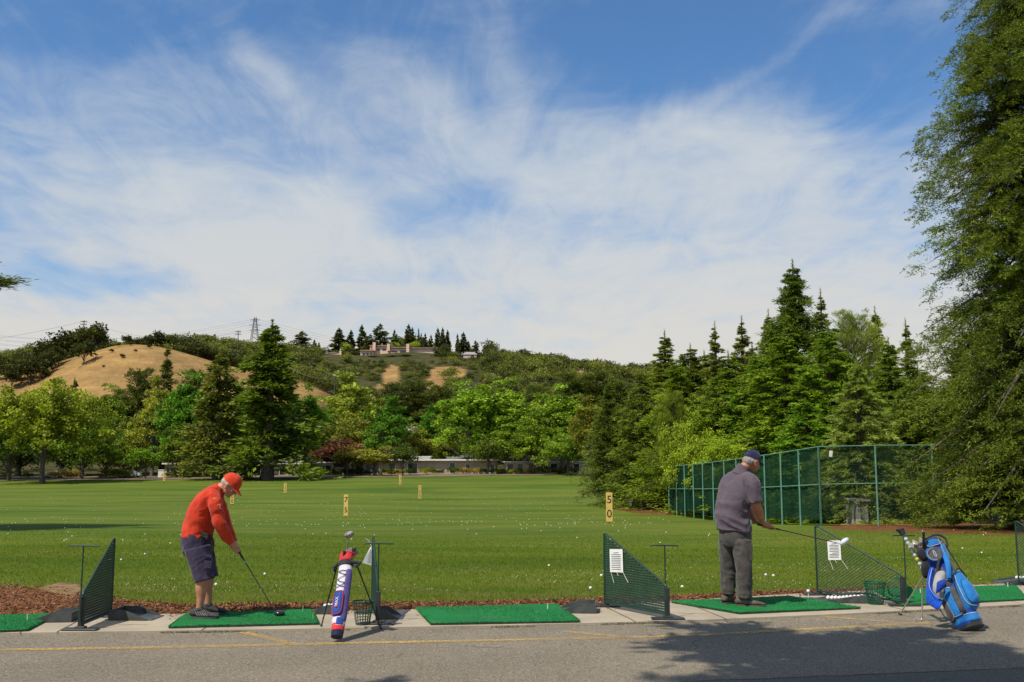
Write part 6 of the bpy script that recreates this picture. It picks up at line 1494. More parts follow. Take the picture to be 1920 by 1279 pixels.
# embroidered mark on the sleeve
mb = MB(); sc = A(411,950,Y1-.245); mb.tube([sc+Vector((-.02,0,.015)), sc+Vector((0,-.004,.025)), sc+Vector((.015,0,.01)), sc+Vector((0,-.004,-.006)), sc+Vector((.02,0,-.02))], .0022, mat('pale_thread', (.75,.45,.40)), 5); part('sleeve_emblem', mb, m1)
NAVY = cloth_mat('navy_twill', (.044,.034,.072), (.030,.024,.050), .5, 9, (1,1,.6))
mb = MB(); P, Rr = spl([A(370,1000), A(369,1012), A(372,1028), A(374,1040)], [(.196,.142),(.208,.152),(.210,.152),(.18,.12)], 4); mb.tube(P, Rr, TMPM, 28, side=(0,1,0))
for hp, kn, yy in ((A(371,1028,YN+.02), A(384,1088,YN), YN), (A(374,1028,YF-.02), A(392,1085,YF), YF)):
    P, Rr = spl([hp, hp.lerp(kn,.45), hp.lerp(kn,.85), kn], [(.108,.135),(.102,.118),(.094,.104),(.096,.102)], 4); mb.tube(P, Rr, TMPM, 22, side=(0,1,0))
me = remesh(mb.mesh('shorts'), .0075, 3, NAVY); wrinkle(me, .0055, (.5,.1,-.85), 11, 1.3); wrinkle(me, .003, (1,0,.4), 16, 4.4); so = link('shorts', me, m1)
def pocket(parent, C, ax, sz, m_, nm='pocket'):
    mb = MB(); x, y, z = ax; mb.ell(C, (sz[0], sz[1], sz[2]), m_, ax, 16, 9); return part(nm, mb, parent, smooth=60)
nY = Vector((0,-1,0)); ax_ = (Vector((.98,0,-.15)), nY, Vector((.15,0,.98)))
mb = MB(); 
for (cx, cy, w_, h_, off) in ((388,1042,.095,.022,.128),(389,1058,.085,.070,.118)):
    c_ = A(cx, cy, YN-off+.012); V = []
    X_, Z_ = ax_[0]*w_/2, ax_[2]*h_/2; mb.prism([c_-X_-Z_, c_+X_-Z_, c_+X_*.98+Z_, c_-X_*.98+Z_], (0,-.012,0), NAVY)
part('cargo_pocket', mb, so); mb = MB(); c_ = A(378,1003,YN-.05); mb.box(A(379,1002,Y1-.152), (.125,.03,.055), BLK, Matrix.Rotation(R(22), 3, 'Y'), .006); mb.box(A(391,1008,Y1-.10), (.03,.14,.045), BLK, None, .006); part('belt_pouch', mb, m1)
SHU = mat('grey_shoe_mesh', (.036,.035,.034), (.065,.062,.060), 30, .8, .4, 90); SOL = mat('shoe_sole', (.09,.088,.085), (.05,.05,.05), 9, .8); STR = mat('shoe_stripe', (.42,.40,.37), (.36,.34,.31)); SHD = mat('black_shoe_mesh', (.022,.022,.024), (.04,.04,.04), 30, .8)
shoe(m1, (A(374,1140,YN).x, YN-O1.y), (1,-.10), .295, SHU, SOL, STR, zg=0); shoe(m1, (A(390,1140,YF).x, YF-O1.y), (1,.05), .295, SHD, SOL, None, zg=0)
SO = mat('grey_sock', (.30,.28,.26))
# driver of the man in red
gw = gp0+O1; hw = at(517.5,1144,Y1+.02); hw.z = .062
r, e, d_ = club('golf_club', 'black driver held by the man in the red shirt, its head resting on the mat', gw, hw, 'driver')
CHB = mat('black_club_head', (.015,.015,.017), (.02,.02,.02), 5, .2, spec=.6); mb = MB(); mb.ell(e+Vector((.030,.025,-.008)), (.060,.055,.028), CHB, seg=18, rings=11); mb.tube([e-d_*.05, e+d_*.005], [.007,.010], CHB, 8); hdo = part('club_head', mb, r, smooth=70)
mb = MB(); mb.tube([e-d_*.62, e-d_*.607], .0072, mat('silver_ring', (.6,.6,.6)), 8); part('shaft_band', mb, r)

# --- man in the grey shirt -------------------------------------------------
Y2 = 11.36; O2 = gnd(1392, 1131, .03); O2.z = .03
m2 = thing('person', 'man in grey-purple shirt, grey trousers and navy cap, seen from behind', 'person', O2)
B = lambda px, py, Y=Y2: at(px, py, Y)-O2
SK2 = skin_mat('tanned_skin', (.46,.19,.09), (.38,.145,.065))
fh = Vector((.86,.42,-.30)).normalized(); sh_ = Vector((-.42,.86,0)); sh_ = (sh_-fh*sh_.dot(fh)).normalized(); uh = fh.cross(sh_).normalized(); C2 = B(1409.5, 865, Y2+.02)
mb = MB(); head(mb, C2, fh, uh, sh_)
limb(mb, [B(1389,884), B(1396,876,Y2), B(1404,869,Y2+.01)], [.054,.056,.056])
tx = Vector((.62,-.78,0))        # towards his right shoulder
P, Rr = spl([B(1378,1010), B(1374,985), B(1374,955), B(1380,925), B(1386,904), B(1388,893)], [(.13,.10),(.13,.10),(.14,.105),(.15,.105),(.12,.08),(.06,.05)]); mb.tube(P, Rr, TMPM, 20, side=tx)
gq0 = B(1425,984.5,Y2+.04); hq = B(1577,1020,Y2+.12); d2 = (hq-gq0).normalized(); g2 = lambda t: gq0+d2*t
wR, wL = B(1430,980,Y2-.03), B(1418,979,Y2+.12)
arms2 = ((B(1409,902,Y2-.19), B(1418,946,Y2-.20), wR), (B(1368,900,Y2+.17), B(1400,950,Y2+.26), wL))
for sh, el, wr in arms2:
    P, Rr = spl([sh, sh.lerp(el,.5), el, el.lerp(wr,.35), wr.lerp(el,.2), wr], [.060,.058,.050,.051,.036,.032]); mb.tube(P, Rr, TMPM, 14)
hand(mb, wL, g2(.055), d2, Vector((-.3,.4,.85)), 1, 1); hand(mb, wR, g2(.13), d2, Vector((-.2,-.75,.6)), 1, -1)
legs2 = ((B(1391,1010,Y2-.08), B(1395,1062,Y2-.11), B(1396,1119,Y2-.10)), (B(1365,1008,Y2+.09), B(1365,1060,Y2+.12), B(1365,1112,Y2+.12)))
for hp, kn, an in legs2: P, Rr = spl([hp, kn, kn.lerp(an,.35), an], [.085,.055,.056,.038]); mb.tube(P, Rr, TMPM, 14)
link('body', remesh(mb.mesh('body'), .0058, 2, SK2), m2); eyes(m2, C2, fh, uh, sh_)
mb = MB(); GH = mat('grey_hair', (.46,.42,.37), (.22,.20,.18), 45, .85, .9, 120); mb.ell(C2-fh*.034-uh*.008, (.080,.081,.066), GH, (fh, sh_, uh), 16, 11); mb.ell(C2-fh*.050+uh*.050, (.055,.062,.050), GH, (fh, sh_, uh), 14, 9)
mb.ell(C2+fh*.010-sh_*.074+uh*.010, (.030,.010,.030), GH, (fh, sh_, uh), 12, 7); part('hair', mb, m2, smooth=80)
NVC = cloth_mat('navy_cap_cotton', (.020,.022,.075), (.014,.015,.050), .25, 12); cap(m2, C2+uh*.006, fh, uh, sh_, NVC, fh*.88-uh*.28, r=(.104,.088,.108))
PUR = cloth_mat('grey_purple_cotton', (.112,.086,.108), (.088,.068,.086), .6, 6, (1,1,.7)); b2f = Vector((.78,.62,0))
mb = MB(); P, Rr = spl([B(1376,995), B(1376,988), B(1373,970), B(1374,945), B(1380,920), B(1385,903), B(1389,890), B(1393,880)], [(.195,.172),(.193,.172),(.190,.176),(.198,.165),(.225,.142),(.222,.112),(.120,.082),(.076,.068)], 5); mb.tube(P, Rr, TMPM, 30, side=tx)
for (sh, el, wr), q in zip(arms2, (1, -1)):
    P, Rr = spl([sh+tx*(-q*.05)+Vector((0,0,.02)), sh.lerp(el,.15), sh.lerp(el,.55), sh.lerp(el,.86), sh.lerp(el,.92)], [(.080,.085),(.086,.090),(.080,.084),(.078,.082),(.076,.080)], 4); mb.tube(P, Rr, TMPM, 20); mb.ell(P[0], .078, TMPM)
mb.ell(B(1388,899), (.215,.09,.05), TMPM, (tx, b2f, Vector((0,0,1))), 18, 11)
me = remesh(mb.mesh('shirt'), .0075, 4, PUR); wrinkle(me, .0115, (.86,-.2,-.42), 9, 2.2, lambda p: .35 if p.z > 1.15 else 1.1); wrinkle(me, .004, (.5,.1,-.8), 12, 5.5); so = link('shirt', me, m2)
mb = MB(); P, Rr = spl([B(1387,892), B(1391,884), B(1396,875)], [(.098,.094),(.084,.082),(.079,.078)]); mb.tube(P, Rr, PUR, 24, side=tx, cap=False); part('collar', mb, m2, smooth=70)
GTR = cloth_mat('grey_trousers_cotton', (.080,.072,.066), (.052,.048,.045), .7, 8, (1,1,.6))
mb = MB(); P, Rr = spl([B(1378,985), B(1378,997), B(1379,1012), B(1379,1024)], [(.165,.14),(.180,.155),(.180,.155),(.15,.12)], 4); mb.tube(P, Rr, TMPM, 28, side=tx)
for (hp, kn, an), wd in zip(legs2, (1, .95)):
    P, Rr = spl([hp+Vector((0,0,-.02)), hp.lerp(kn,.5), kn, kn.lerp(an,.5), an.lerp(kn,.10), an.lerp(kn,-.02)], [(.105*wd,.125),(.100*wd,.112),(.090*wd,.096),(.084*wd,.088),(.080*wd,.086),(.082*wd,.090)], 5); mb.tube(P, Rr, TMPM, 22, side=(1,0,0))
me = remesh(mb.mesh('trousers'), .0078, 3, GTR); wrinkle(me, .006, (.9,0,-.35), 12, 1.9, lambda p: 1.2 if p.z < .25 else .8); wrinkle(me, .005, (.2,.1,-1), 9, 6.1); tr_ = link('trousers', me, m2)
mb = MB(); c_ = B(1402,1030,Y2-.20); mb.prism([c_+Vector(v) for v in ((-.055,0,-.12),(.05,0,-.12),(.055,0,.06),(-.05,0,.06))], (0,.03,0), GTR); part('cargo_pocket', mb, tr_)
BRS = mat('brown_shoe_mesh', (.085,.062,.045), (.12,.09,.07), 30, .8, .4, 90); ORG = mat('orange_trim', (.50,.14,.03)); SOL2 = mat('brown_sole', (.13,.10,.08), (.08,.07,.06), 9, .8)
shoe(m2, (legs2[0][2].x+.005, legs2[0][2].y), (.99,-.12), .315, BRS, SOL2, STR, zg=0); shoe(m2, (legs2[1][2].x, legs2[1][2].y), (.75,.66), .31, BRS, SOL2, ORG, zg=0)
hw = hq+O2; r, e, d_ = club('golf_club', 'driver with a white head held out level by the man in the grey shirt', gq0+O2-d2*.03, hw, 'driver', shaft=mat('dark_red_shaft', (.05,.018,.016), (.03,.012,.012), 5, .3))
WHD = mat('white_club_head', (.62,.66,.66), (.55,.60,.60), 5, .25, spec=.6); mb = MB(); axh = (Vector((.80,0,.60)), Vector((.1,.98,-.1)), Vector((-.60,0,.80))); mb.ell(e+Vector((.040,.0,.026)), (.062,.050,.033), WHD, axh, 18, 11); mb.tube([e-d_*.04, e+d_*.02+Vector((0,0,.006))], [.007,.011], WHD, 8); part('club_head', mb, r, smooth=70)
# ------------------------------------------------------------------ golf bags
def fab(name, c, c2=None, ws=9, wr=.35, rough=.7): return cloth_mat(name, c, c2 or tuple(x*.8 for x in c), wr, ws, (1,1,1), rough)
class Bag:
    """tapered oval body along an axis; patches and tubes are laid on its surface by (t, angle)"""
    def __init__(s, root, base, top, n, prof):
        s.r = root; s.o = Vector(base); s.a = (Vector(top)-s.o); s.L = s.a.length; s.a.normalize(); s.n = (Vector(n)-s.a*Vector(n).dot(s.a)).normalized(); s.s = s.a.cross(s.n).normalized(); s.prof = prof
    def rad(s, t): return np.interp(t, s.prof[0], s.prof[1]), np.interp(t, s.prof[0], s.prof[2])
    def P(s, t, ang, off=0):
        rs, rn = s.rad(t); a = R(ang); return s.o+s.a*(t*s.L)+s.s*math.sin(a)*(rs+off)+s.n*math.cos(a)*(rn+off)
    def body(s, m, t0=0, t1=1, nm='bag_body', ns=20):
        mb = MB(); N = 30; V = []
        for i in range(ns+1):
            t = t0+(t1-t0)*i/ns
            for k in range(N): V.append(s.P(t, 360*k/N))
        Fs = [(i*N+k, i*N+(k+1) % N, (i+1)*N+(k+1) % N, (i+1)*N+k) for i in range(ns) for k in range(N)]+[tuple(range(N-1,-1,-1)), tuple(range(ns*N, ns*N+N))]
        mb.add(V, Fs, m); return part(nm, mb, s.r, smooth=60)
    def patch(s, t0, t1, a0, a1, th, m, nm='pocket', pipe=None, ex=5, parent=None, taper=0):
        mb = MB(); n = 14; V = []
        for i in range(n+1):
            for j in range(n+1):
                u, v_ = -1+2*i/n, -1+2*j/n; k = 1-taper*(u*.5+.5)
                du = u*math.sqrt(1-v_*v_*.12); off = th*(max(0, 1-abs(u)**ex)*max(0, 1-abs(v_)**ex))**.6-.004
                V.append(s.P((t0+t1)/2+(t1-t0)/2*du, (a0+a1)/2+(a1-a0)/2*v_*k*math.sqrt(1-u*u*.12), off))
        mb.add(V, [(i*(n+1)+j, (i+1)*(n+1)+j, (i+1)*(n+1)+j+1, i*(n+1)+j+1) for i in range(n) for j in range(n)], m); o = part(nm, mb, parent or s.r, smooth=80)
        if pipe:
            mb = MB(); e = .86; q = []
            for k in range(37):
                an = 2*math.pi*k/36; c_, s_ = math.cos(an), math.sin(an); u = e*math.copysign(abs(c_)**.5, c_); v_ = e*math.copysign(abs(s_)**.5, s_); kk = 1-taper*(u*.5+.5)
                off = th*(max(0, 1-abs(u)**ex)*max(0, 1-abs(v_)**ex))**.6; q.append(s.P((t0+t1)/2+(t1-t0)/2*u, (a0+a1)/2+(a1-a0)/2*v_*kk, off))
            mb.tube(q, .0034, pipe, 6, cap=False); part('piping', mb, o, smooth=60)
        return o
    def line(s, pts, r_, m, nm='seam', parent=None):
        mb = MB(); P, Rr = spl([s.P(*p) for p in pts], [r_]*len(pts), 4); mb.tube(P, Rr, m, 6); return part(nm, mb, parent or s.r, smooth=60)
CHR = mat('brushed_steel', (.62,.58,.52), (.50,.47,.43), 12, .35, metal=.6); CHD = mat('dark_chrome', (.18,.17,.17), (.10,.10,.10), 12, .3, metal=.7)
# --- slim red, white and blue stand bag
b0, t0_ = at(632,1184,9.36), at(650.5,1049,9.80); b0.z = .035
r1 = thing('golf_bag', 'slim red, white and blue stand bag on two black legs left of the edge-on divider', 'golf bag', b0)
bag = Bag(r1, (0,0,0), t0_-b0, (-.35,-1,.3), ([0,.06,.3,.7,1],[.056,.060,.066,.068,.066],[.052,.056,.060,.060,.058]))
WHF = fab('white_nylon', (.66,.62,.66), (.55,.50,.58)); NVF = fab('royal_blue_nylon', (.025,.065,.30), (.018,.045,.22)); REDF = fab('red_nylon', (.62,.035,.040), (.50,.025,.03)); BKF = fab('black_nylon', (.018,.018,.022), (.03,.03,.035)); PUF = fab('violet_nylon', (.11,.085,.27), (.08,.06,.2))
bag.body(WHF, .10, .90); bag.body(fab('navy_nylon', (.012,.014,.05)), -.02, .05, 'bag_foot'); bag.body(REDF, .045, .13, 'foot_band'); bag.patch(.13,.86,28,120,.010,PUF,'side_panel',ex=12); bag.patch(.13,.86,-130,-48,.006,PUF,'side_panel',ex=12)
pk = bag.patch(.20,.55,-44,40,.030,NVF,'ball_pocket',pipe=REDF)
me = text_mesh('MAX', .044, WHF, 'lettering', .001); o = link('lettering', me, pk); q = bag.P(.375, 2, .034); zr = bag.a; nn = bag.n; xx = bag.a; yy = nn.cross(xx); o.matrix_local = Matrix((( xx.x, yy.x, nn.x, q.x), (xx.y, yy.y, nn.y, q.y), (xx.z, yy.z, nn.z, q.z), (0,0,0,1)))
mb = MB(); mb.box(bag.P(.315,2,.034), (.020,.003,.016), REDF, Matrix((tuple(bag.s), tuple(bag.n), tuple(bag.a))).transposed()); part('logo_block', mb, pk)
bag.patch(.13,.20,-70,-10,.008,WHF,'lower_panel'); bag.patch(.10,.20,0,70,.010,NVF,'lower_panel')
for k in range(4): bag.line([(.585+.055*k, -34, .006), (.60+.055*k, 0, .012), (.635+.055*k, 34, .006)] if k % 2 == 0 else [(.585+.055*k, 34, .006), (.60+.055*k, 0, .012), (.635+.055*k, -34, .006)], .0032, BLK, 'bungee_cord')
bag.line([(.585,34,.006),(.60,0,.012),(.64,-34,.006)], .0032, BLK, 'bungee_cord'); bag.line([(.80,-34,.006),(.805,0,.010),(.80,34,.006)], .0032, BLK, 'bungee_cord')
bag.patch(.885,.99,-179,180,.012,BKF,'top_cuff',ex=9); bag.patch(.95,1.08,-75,75,.014,REDF,'red_top_panel',ex=8)
mb = MB(); N = 28; mb.tube([bag.P(1.06, 360*k/N, .006)+bag.a*.0 for k in range(N+1)], .008, REDF, 7, cap=False); part('top_rim', mb, r1, smooth=60)
mb = MB(); mb.tube([bag.P(.93,-60,.01), bag.P(.93,-88,.055)+Vector((-.02,0,-.02)), bag.P(.86,-80,.04)], .018, BKF, 8); part('leg_hinge', mb, r1, smooth=60); mb = MB(); mb.tube([bag.P(.93,60,.01), bag.P(.93,88,.065)+Vector((.02,0,-.01)), bag.P(.86,80,.05)], .018, BKF, 8); part('leg_hinge', mb, r1, smooth=60)
for (px, py), an, yy_ in (((602.5,1176), -85, 9.80), ((714.5,1177), 85, 9.78)):
    ft = gnd(px, py, 0)-b0; ft.z = -b0.z+AZ+.012 if ft.y+b0.y < float(kerbY(px*0+(px-960)/F*9.8)) else -b0.z+.012
    mb = MB(); tp = bag.P(.90, an, .05 if an > 0 else .03); mb.tube([tp, ft], [.0075,.0065], BLK, 8); lg = part('leg', mb, r1, smooth=60); mb = MB(); mb.ell(ft+Vector((0,0,.004)), (.014,.014,.011), RUBB); part('rubber_foot', mb, lg, smooth=60)
top = bag.P(1.02,0)*.5+bag.P(1.02,180)*.5
def irons(mb, base, dirv, L, az_, m, big=1):
    e = base+dirv*L; sd = Vector((math.cos(az_), math.sin(az_), 0)); mb.tube([base, e], .0055, CHR, 7); c_ = [Vector((0,0,-.006)), Vector((0,0,.012))]
    poly = [e+Vector((0,0,-.008)), e+sd*.030*big+Vector((0,0,-.004)), e+sd*.078*big+Vector((0,0,.014)), e+sd*.074*big+Vector((0,0,.052)), e+sd*.035*big+Vector((0,0,.038)), e+Vector((0,0,.020))]
    n = sd.cross(Vector((0,0,1)))*.013; mb.prism(poly, n, m)
c_ = thing('golf_club', 'dark driver standing tall out of the slim red, white and blue bag', 'golf club', b0); mb = MB(); e = at(652.5,1004,9.86)-b0; mb.tube([top-bag.a*.3, e], [.006,.0055], CHD, 7); part('shaft', mb, c_, smooth=60)
mb = MB(); mb.ell(e+Vector((.012,0,.010)), (.048,.045,.030), mat('charcoal_head', (.10,.08,.08), (.35,.32,.32), 30, .3), (Vector((.95,0,.3)), Vector((0,1,0)), Vector((-.3,0,.95))), 16, 10); mb.tube([e-Vector((0,0,.03)), e+Vector((0,-.01,.006))], .009, CHR, 8); part('club_head', mb, c_, smooth=60)
for k, (dx, dy, L, az_, lab, mm) in enumerate(((-.030,.0,.07,.4,'left one of the iron heads in the slim bag',CHR),(.010,.03,.075,.2,'middle iron head in the slim bag',CHD),(.038,.01,.045,.0,'right iron head in the slim bag',CHD))):
    c_ = thing('golf_club', lab+' opening', 'golf club', b0); mb = MB(); irons(mb, top+Vector((dx,dy,-.05)), bag.a, L+.04, az_, mm, .8); part('club_head', mb, c_)
mb = MB(); mb.tube([top+Vector((-.028,-.045,-.05)), top+Vector((-.020,-.05,.07))], .014, BLK, 8); c_ = part('club_grip_tube', mb, r1, smooth=60)

# --- big blue cart bag leaning on its legs
b0, t0_ = at(1818,1158,9.98), at(1745,1022,10.42); b0.z = .02
r2 = thing('golf_bag', 'large bright blue and charcoal golf bag leaning left at the right of the photo', 'golf bag', b0)
bag = Bag(r2, (0,0,0), t0_-b0, (-.25,-1,.25), ([0,.05,.12,.3,.6,.8,.92,1],[.126,.130,.120,.116,.104,.108,.116,.116],[.100,.105,.102,.102,.095,.096,.102,.104]))
SKY = fab('bright_blue_nylon', (.016,.185,.50), (.012,.14,.40), 6, .7); RYL = fab('cobalt_nylon', (.009,.055,.38), (.006,.035,.26), 6, .7); CHA = fab('charcoal_nylon', (.050,.048,.050), (.085,.08,.082)); LGT = fab('pale_grey_nylon', (.40,.38,.38), (.30,.28,.28)); SILV = mat('silver_piping', (.50,.55,.62))
bag.body(RYL, .0, .97); bag.body(BKF, -.035, .025, 'bag_foot'); bag.patch(.02,.10,-175,175,.010,SKY,'foot_band',ex=9)
bag.line([(.10,-120,.008),(.10,-60,.008),(.10,0,.008),(.10,60,.008),(.10,120,.008)], .004, SILV, 'piping')
pA_ = bag.patch(.13,.62,2,100,.075,SKY,'side_pocket',pipe=SILV,ex=4,taper=.25); bag.patch(.16,.50,14,84,.098,SKY,'front_pocket',pipe=BLK,ex=4,taper=.2)
bag.line([(.53,8,.070),(.60,45,.074),(.52,88,.070)], .006, BLK, 'zip'); bag.line([(.30,0,.060),(.46,4,.062),(.56,18,.066)], .005, BLK, 'zip')
bag.patch(.08,.46,-66,-2,.040,SKY,'lower_pocket',pipe=SILV,taper=.3); bag.patch(.07,.36,-104,-40,.046,CHA,'mesh_pocket',pipe=LGT,taper=.4); bag.patch(.10,.44,-22,4,.052,CHA,'pocket_stripe',ex=8)
bag.patch(.44,.70,-60,4,.022,CHA,'middle_pocket',taper=.2); bag.line([(.50,-50,.03),(.52,-20,.034),(.50,0,.03)], .003, SILV, 'zip')
bag.patch(.56,.76,20,96,.018,CHA,'cooler_pocket'); bag.patch(.74,.99,30,110,.014,SKY,'upper_panel',pipe=LGT); bag.patch(.80,1.0,-90,-30,.012,SKY,'upper_panel'); bag.patch(.93,1.04,-178,178,.014,CHA,'top_cuff',ex=8); bag.patch(.93,1.03,-30,40,.022,SKY,'top_badge',pipe=LGT)
mb = MB(); cc = bag.P(.83,-12,.050); ax3 = (bag.s, bag.a, (bag.n*.95-bag.s*.25).normalized()); mb.tube([cc-ax3[2]*.05, cc], [(.074,.074)]*2, CHA, 26, side=bag.s); rp_ = part('round_pocket', mb, r2, smooth=50)
for rr, tt, mm in ((.074,.0055,SKY),(.064,.0035,LGT)):
    mb = MB(); mb.tube([cc+bag.s*rr*math.cos(2*math.pi*k/28)+ax3[2].cross(bag.s)*rr*math.sin(2*math.pi*k/28) for k in range(29)], tt, mm, 6, cap=False); part('ring_piping', mb, rp_, smooth=60)
mb = MB(); up3 = ax3[2].cross(bag.s); e0 = [cc+ax3[2]*.004+bag.s*(.012*math.cos(q/20*6.283)*(.75)+.004)+up3*(.036*math.sin(q/20*6.283)) for q in range(21)]; mb.tube(e0, .0035, SILV, 6, cap=False); mb.tube([cc+ax3[2]*.004+bag.s*.004+up3*-.028, cc+ax3[2]*.005+bag.s*-.002, cc+ax3[2]*.004+bag.s*.008+up3*.028], .004, SKY, 6); part('emblem', mb, rp_, smooth=60)
# handle and shoulder strap
mb = MB(); P, Rr = spl([bag.P(.94,-40,.02), bag.P(1.02,-28,.035), bag.P(1.045,20,.045), bag.P(1.01,70,.045), bag.P(.92,95,.03)], [(.012,.006)]*5, 4); mb.tube(P, Rr, CHA, 8); part('top_handle', mb, r2, smooth=60)
mb = MB(); P, Rr = spl([bag.P(.96,98,.02), bag.P(.80,100,.05), bag.P(.60,102,.07), bag.P(.40,104,.085), bag.P(.25,108,.09)], [(.020,.006)]*5, 4); mb.tube(P, Rr, BKF, 8, side=bag.n); part('shoulder_strap', mb, r2, smooth=60)
mb = MB(); P, Rr = spl([bag.P(.80,20,.05), bag.P(.70,14,.07), bag.P(.60,6,.07), bag.P(.52,-4,.05)], [(.024,.008)]*4, 4); mb.tube(P, Rr, SKY, 8, side=bag.s); part('shoulder_strap', mb, r2, smooth=60)
mb = MB(); P, Rr = spl([bag.P(.78,0,.05), bag.P(.66,-24,.06), bag.P(.52,-40,.05), bag.P(.40,-40,.045)], [(.012,.005)]*4, 4); mb.tube(P, Rr, BKF, 8, side=bag.s); part('strap', mb, r2, smooth=60)
# big open side flap with pale lining
def sheet(name, rows, m, parent, th=.004, label=None):
    mb = MB(); nr, nc = len(rows), len(rows[0]); V = [Vector(p) for r_ in rows for p in r_]; mb.add(V, [(i*nc+j, i*nc+j+1, (i+1)*nc+j+1, (i+1)*nc+j) for i in range(nr-1) for j in range(nc-1)], m)
    o = part(name, mb, parent, smooth=80); md = o.modifiers.new('t', 'SOLIDIFY'); md.thickness = th; md.offset = 0; sb = o.modifiers.new('s', 'SUBSURF'); sb.levels = 2; sb.render_levels = 2
    return o
Q = lambda px, py, Y=10.12: at(px, py, Y)-b0
sheet('lining_panel', [[Q(1755,1070,10.15),Q(1768,1069,10.12),Q(1774,1070,10.14)],[Q(1749,1090,10.12),Q(1764,1090,10.06),Q(1774,1090,10.10)],[Q(1747,1108,10.10),Q(1758,1112,10.04),Q(1770,1110,10.08)],[Q(1756,1122,10.10),Q(1764,1124,10.06),Q(1768,1122,10.08)]], LGT, r2)
sheet('blue_flap', [[Q(1756,1091,10.04),Q(1763,1088,10.00),Q(1775,1083,10.00)],[Q(1756,1098,10.02),Q(1763,1095,9.98),Q(1775,1090,9.98)],[Q(1755,1106,10.02),Q(1762,1103,9.98),Q(1773,1097,9.98)],[Q(1754,1116,10.04),Q(1761,1110,10.0),Q(1771,1104,10.0)]], RYL, r2)
# towel: a thing of its own
tw = thing('towel', 'cobalt blue towel draped down the left side of the large blue golf bag', 'towel', b0); TWM = fab('terry_blue', (.012,.095,.58), (.008,.06,.40), 9, .6, .95)
sheet('towel_cloth', [[Q(1743,1062,10.20),Q(1748,1062,10.17),Q(1754,1064,10.20)],[Q(1738,1085,10.18),Q(1744,1086,10.11),Q(1750,1084,10.16)],[Q(1736,1108,10.16),Q(1742,1110,10.08),Q(1752,1106,10.12)],[Q(1735,1128,10.14),Q(1748,1126,10.05),Q(1762,1120,10.08)],[Q(1737,1132,10.13),Q(1754,1140,10.03),Q(1768,1126,10.05)],[Q(1744,1133,10.11),Q(1761,1149,10.02),Q(1766,1132,10.04)]], TWM, tw, .008)
mb = MB(); P, Rr = spl([Q(1748,1066,10.16),Q(1742,1095,10.07),Q(1752,1116,10.04),Q(1768,1124,10.04)], [.0028]*4, 4); mb.tube(P, Rr, SILV, 5); part('towel_hem', mb, tw, smooth=60)
# legs
for (px, py), tp in (((1688,1154), Q(1733,1078,10.34)),):
    ft = gnd(px, py, AZ)-b0; mb = MB(); mb.tube([tp, ft+Vector((0,0,.015))], [.008,.007], CHR, 8); lg = part('leg', mb, r2, smooth=60); mb = MB(); mb.box(ft+Vector((0,0,.012)), (.042,.03,.022), RUBB, Matrix.Rotation(R(25), 3, 'Y'), .006); part('rubber_foot', mb, lg)
ft = gnd(1764,1138,AZ)-b0; mb = MB(); mb.tube([Q(1745,1078,10.45), ft+Vector((0,.10,.015))], [.008,.007], CHR, 8); part('leg', mb, r2, smooth=60)
# clubs in the bag
top = bag.P(1.0,0)*.5+bag.P(1.0,180)*.5
DRD = mat('dark_red_cover', (.085,.020,.022), (.05,.014,.015), 20, .8, .4, 60)
for (px, py, Y, rx, rz, m_, lab) in ((1737,1016,10.44,.050,.040,BKF,'black head cover at the left of the blue bag opening'),(1749,1014,10.47,.058,.046,DRD,'dark red head cover in the middle of the blue bag opening'),(1762,1018,10.50,.045,.040,BKF,'black head cover at the right of the blue bag opening')):
    c_ = thing('head_cover', lab, 'head cover', Q(px, py, Y)+b0); mb = MB(); mb.ell((0,0,0), (rx,.045,rz), m_, (Vector((.96,0,.28)), Vector((0,1,0)), Vector((-.28,0,.96))), 16, 10); mb.tube([(.01,0,-.02),(.045,.0,-.13)], [.030,.018], m_, 10); part('cover', mb, c_, smooth=60)
    if m_ is DRD: mb = MB(); P, Rr = spl([(-.030,-.035,.008),(0,-.047,.030),(.035,-.040,.034)], [.004]*3); mb.tube(P, Rr, mat('crimson_trim', (.35,.03,.05)), 6); part('trim', mb, c_, smooth=60)
for k, (px, py, az_, lab) in enumerate(((1716,1026,2.6,'shiny iron head leaning out at the left of the blue bag'),(1722,1022,2.2,'second shiny iron head left of the head covers'),(1727,1030,2.9,'third iron head, lowest of those left of the head covers'),(1731,1018,1.8,'iron head nearest the black head cover'))):
    pq = Q(px, py, 10.40-.02*k); c_ = thing('golf_club', lab, 'golf club', b0); mb = MB(); bs_ = bag.P(.92,-80,-.03); dd = (pq-bs_).normalized(); irons(mb, bs_, dd, (pq-bs_).length, az_, CHR if k != 2 else CHD, .85); part('club_head', mb, c_)
    mb = MB(); mb.tube([pq+Vector((-.03,-.01,.02)), pq+Vector((.02,-.01,.03))], .004, CHR, 5); part('sole_edge', mb, c_)
mb = MB(); sp0 = Q(1729,1040,10.30); mb.ell(sp0, (.048,.03,.075), BKF, (Vector((.9,0,.4)), Vector((0,1,0)), Vector((-.4,0,.9))), 14, 9); mb.ell(Q(1735,1068,10.30), (.045,.03,.09), BKF, seg=14, rings=9); part('side_pouch', mb, r2, smooth=60)
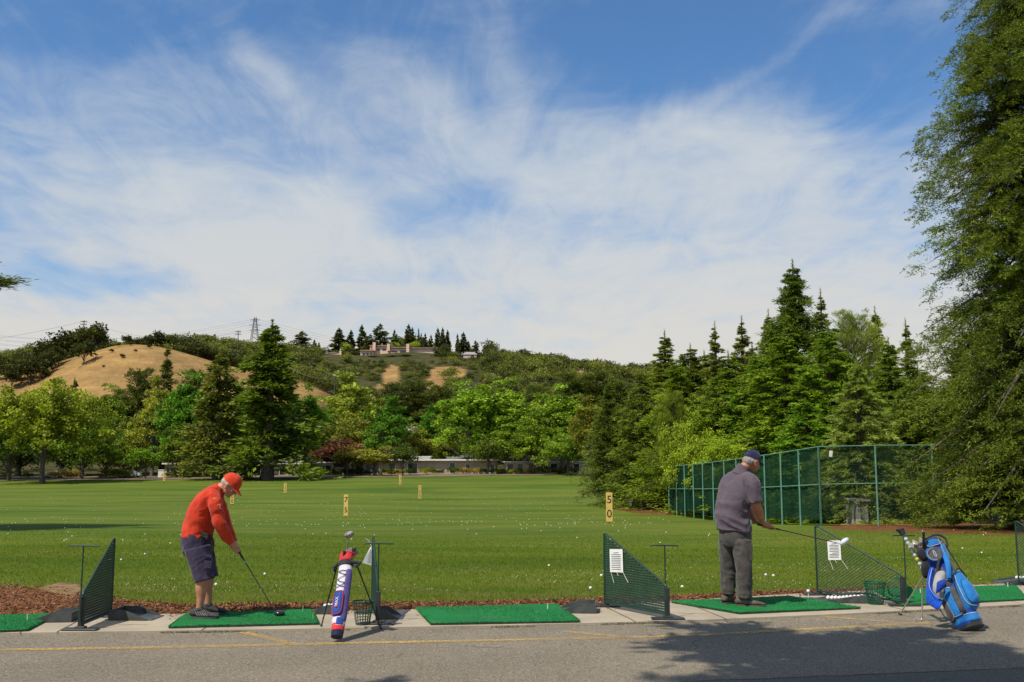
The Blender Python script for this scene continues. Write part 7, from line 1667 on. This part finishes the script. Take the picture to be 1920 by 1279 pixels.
# ball retriever tube with balls
ta, tb = Q(1692,999,10.55)+b0, Q(1732,1070,10.38)+b0
rt = thing('ball_tube', 'clear ball pick-up tube full of white balls leaning beside the blue bag', 'ball tube', ta); dd = tb-ta; Lt = dd.length; dd.normalize()
m_ = bpy.data.materials.new('clear_plastic'); b = NB(nodes(m_)); g = b.n('ShaderNodeBsdfGlossy', i_Roughness=.15); t = b.n('ShaderNodeBsdfTransparent'); t.inputs[0].default_value = (.86,.88,.90,1); mx = b.n('ShaderNodeMixShader', i_Fac=.12); b.l(t.outputs[0], mx.inputs[1]); b.l(g.outputs[0], mx.inputs[2]); b.out(mx.outputs[0])
mb = MB(); mb.tube([dd*.02, dd*Lt], .0255, m_, 16); part('tube', mb, rt, smooth=60); mb = MB(); mb.tube([dd*-.035, dd*.02], [.034,.028], BLK, 12); mb.box(dd*-.03+Vector((-.02,0,.0)), (.05,.04,.03), BLK, bev=.005); part('end_cap', mb, rt, smooth=50)
YB = mat('yellow_ball', (.80,.66,.03), (.75,.6,.03), 20, .35)
for k in range(9):
    t = .075+.0455*k; p = ta+dd*(t+(.006 if k > 5 else 0)); p = p-Vector((0,0,.0214))
    if k == 5: ball(p, 'yellow ball inside the clear pick-up tube', m=YB)
    else: ball(p, 'white ball inside the clear pick-up tube', 'white balls in the clear pick-up tube')
# iron standing head-down against the bag
hp = gnd(1729,1165,AZ); gt = at(1732,998,10.28); ri = thing('golf_club', 'steel-shafted iron standing head-down in front of the large blue bag', 'golf club', hp); g_ = gt-hp
mb = MB(); mb.tube([Vector((0,0,.03)), g_*.80], [.0075,.0080], CHR, 8); part('shaft', mb, ri, smooth=60); mb = MB(); mb.tube([g_*.79, g_], [.0105,.0135], BLK, 10); part('grip', mb, ri, smooth=60); mb = MB(); mb.tube([g_, g_+Vector((0,0,.008))], .0135, mat('teal_cap', (.08,.20,.25)), 10); part('grip_cap', mb, ri, smooth=60)
mb = MB(); P, Rr = spl([Vector((.004,0,.07)), Vector((0,0,.018)), Vector((-.03,-.005,.012)), Vector((-.075,-.01,.030))], [(.006,.007),(.008,.012),(.008,.018),(.006,.020)], 4); mb.tube(P, Rr, CHR, 10, side=(0,1,0)); part('club_head', mb, ri, smooth=60)
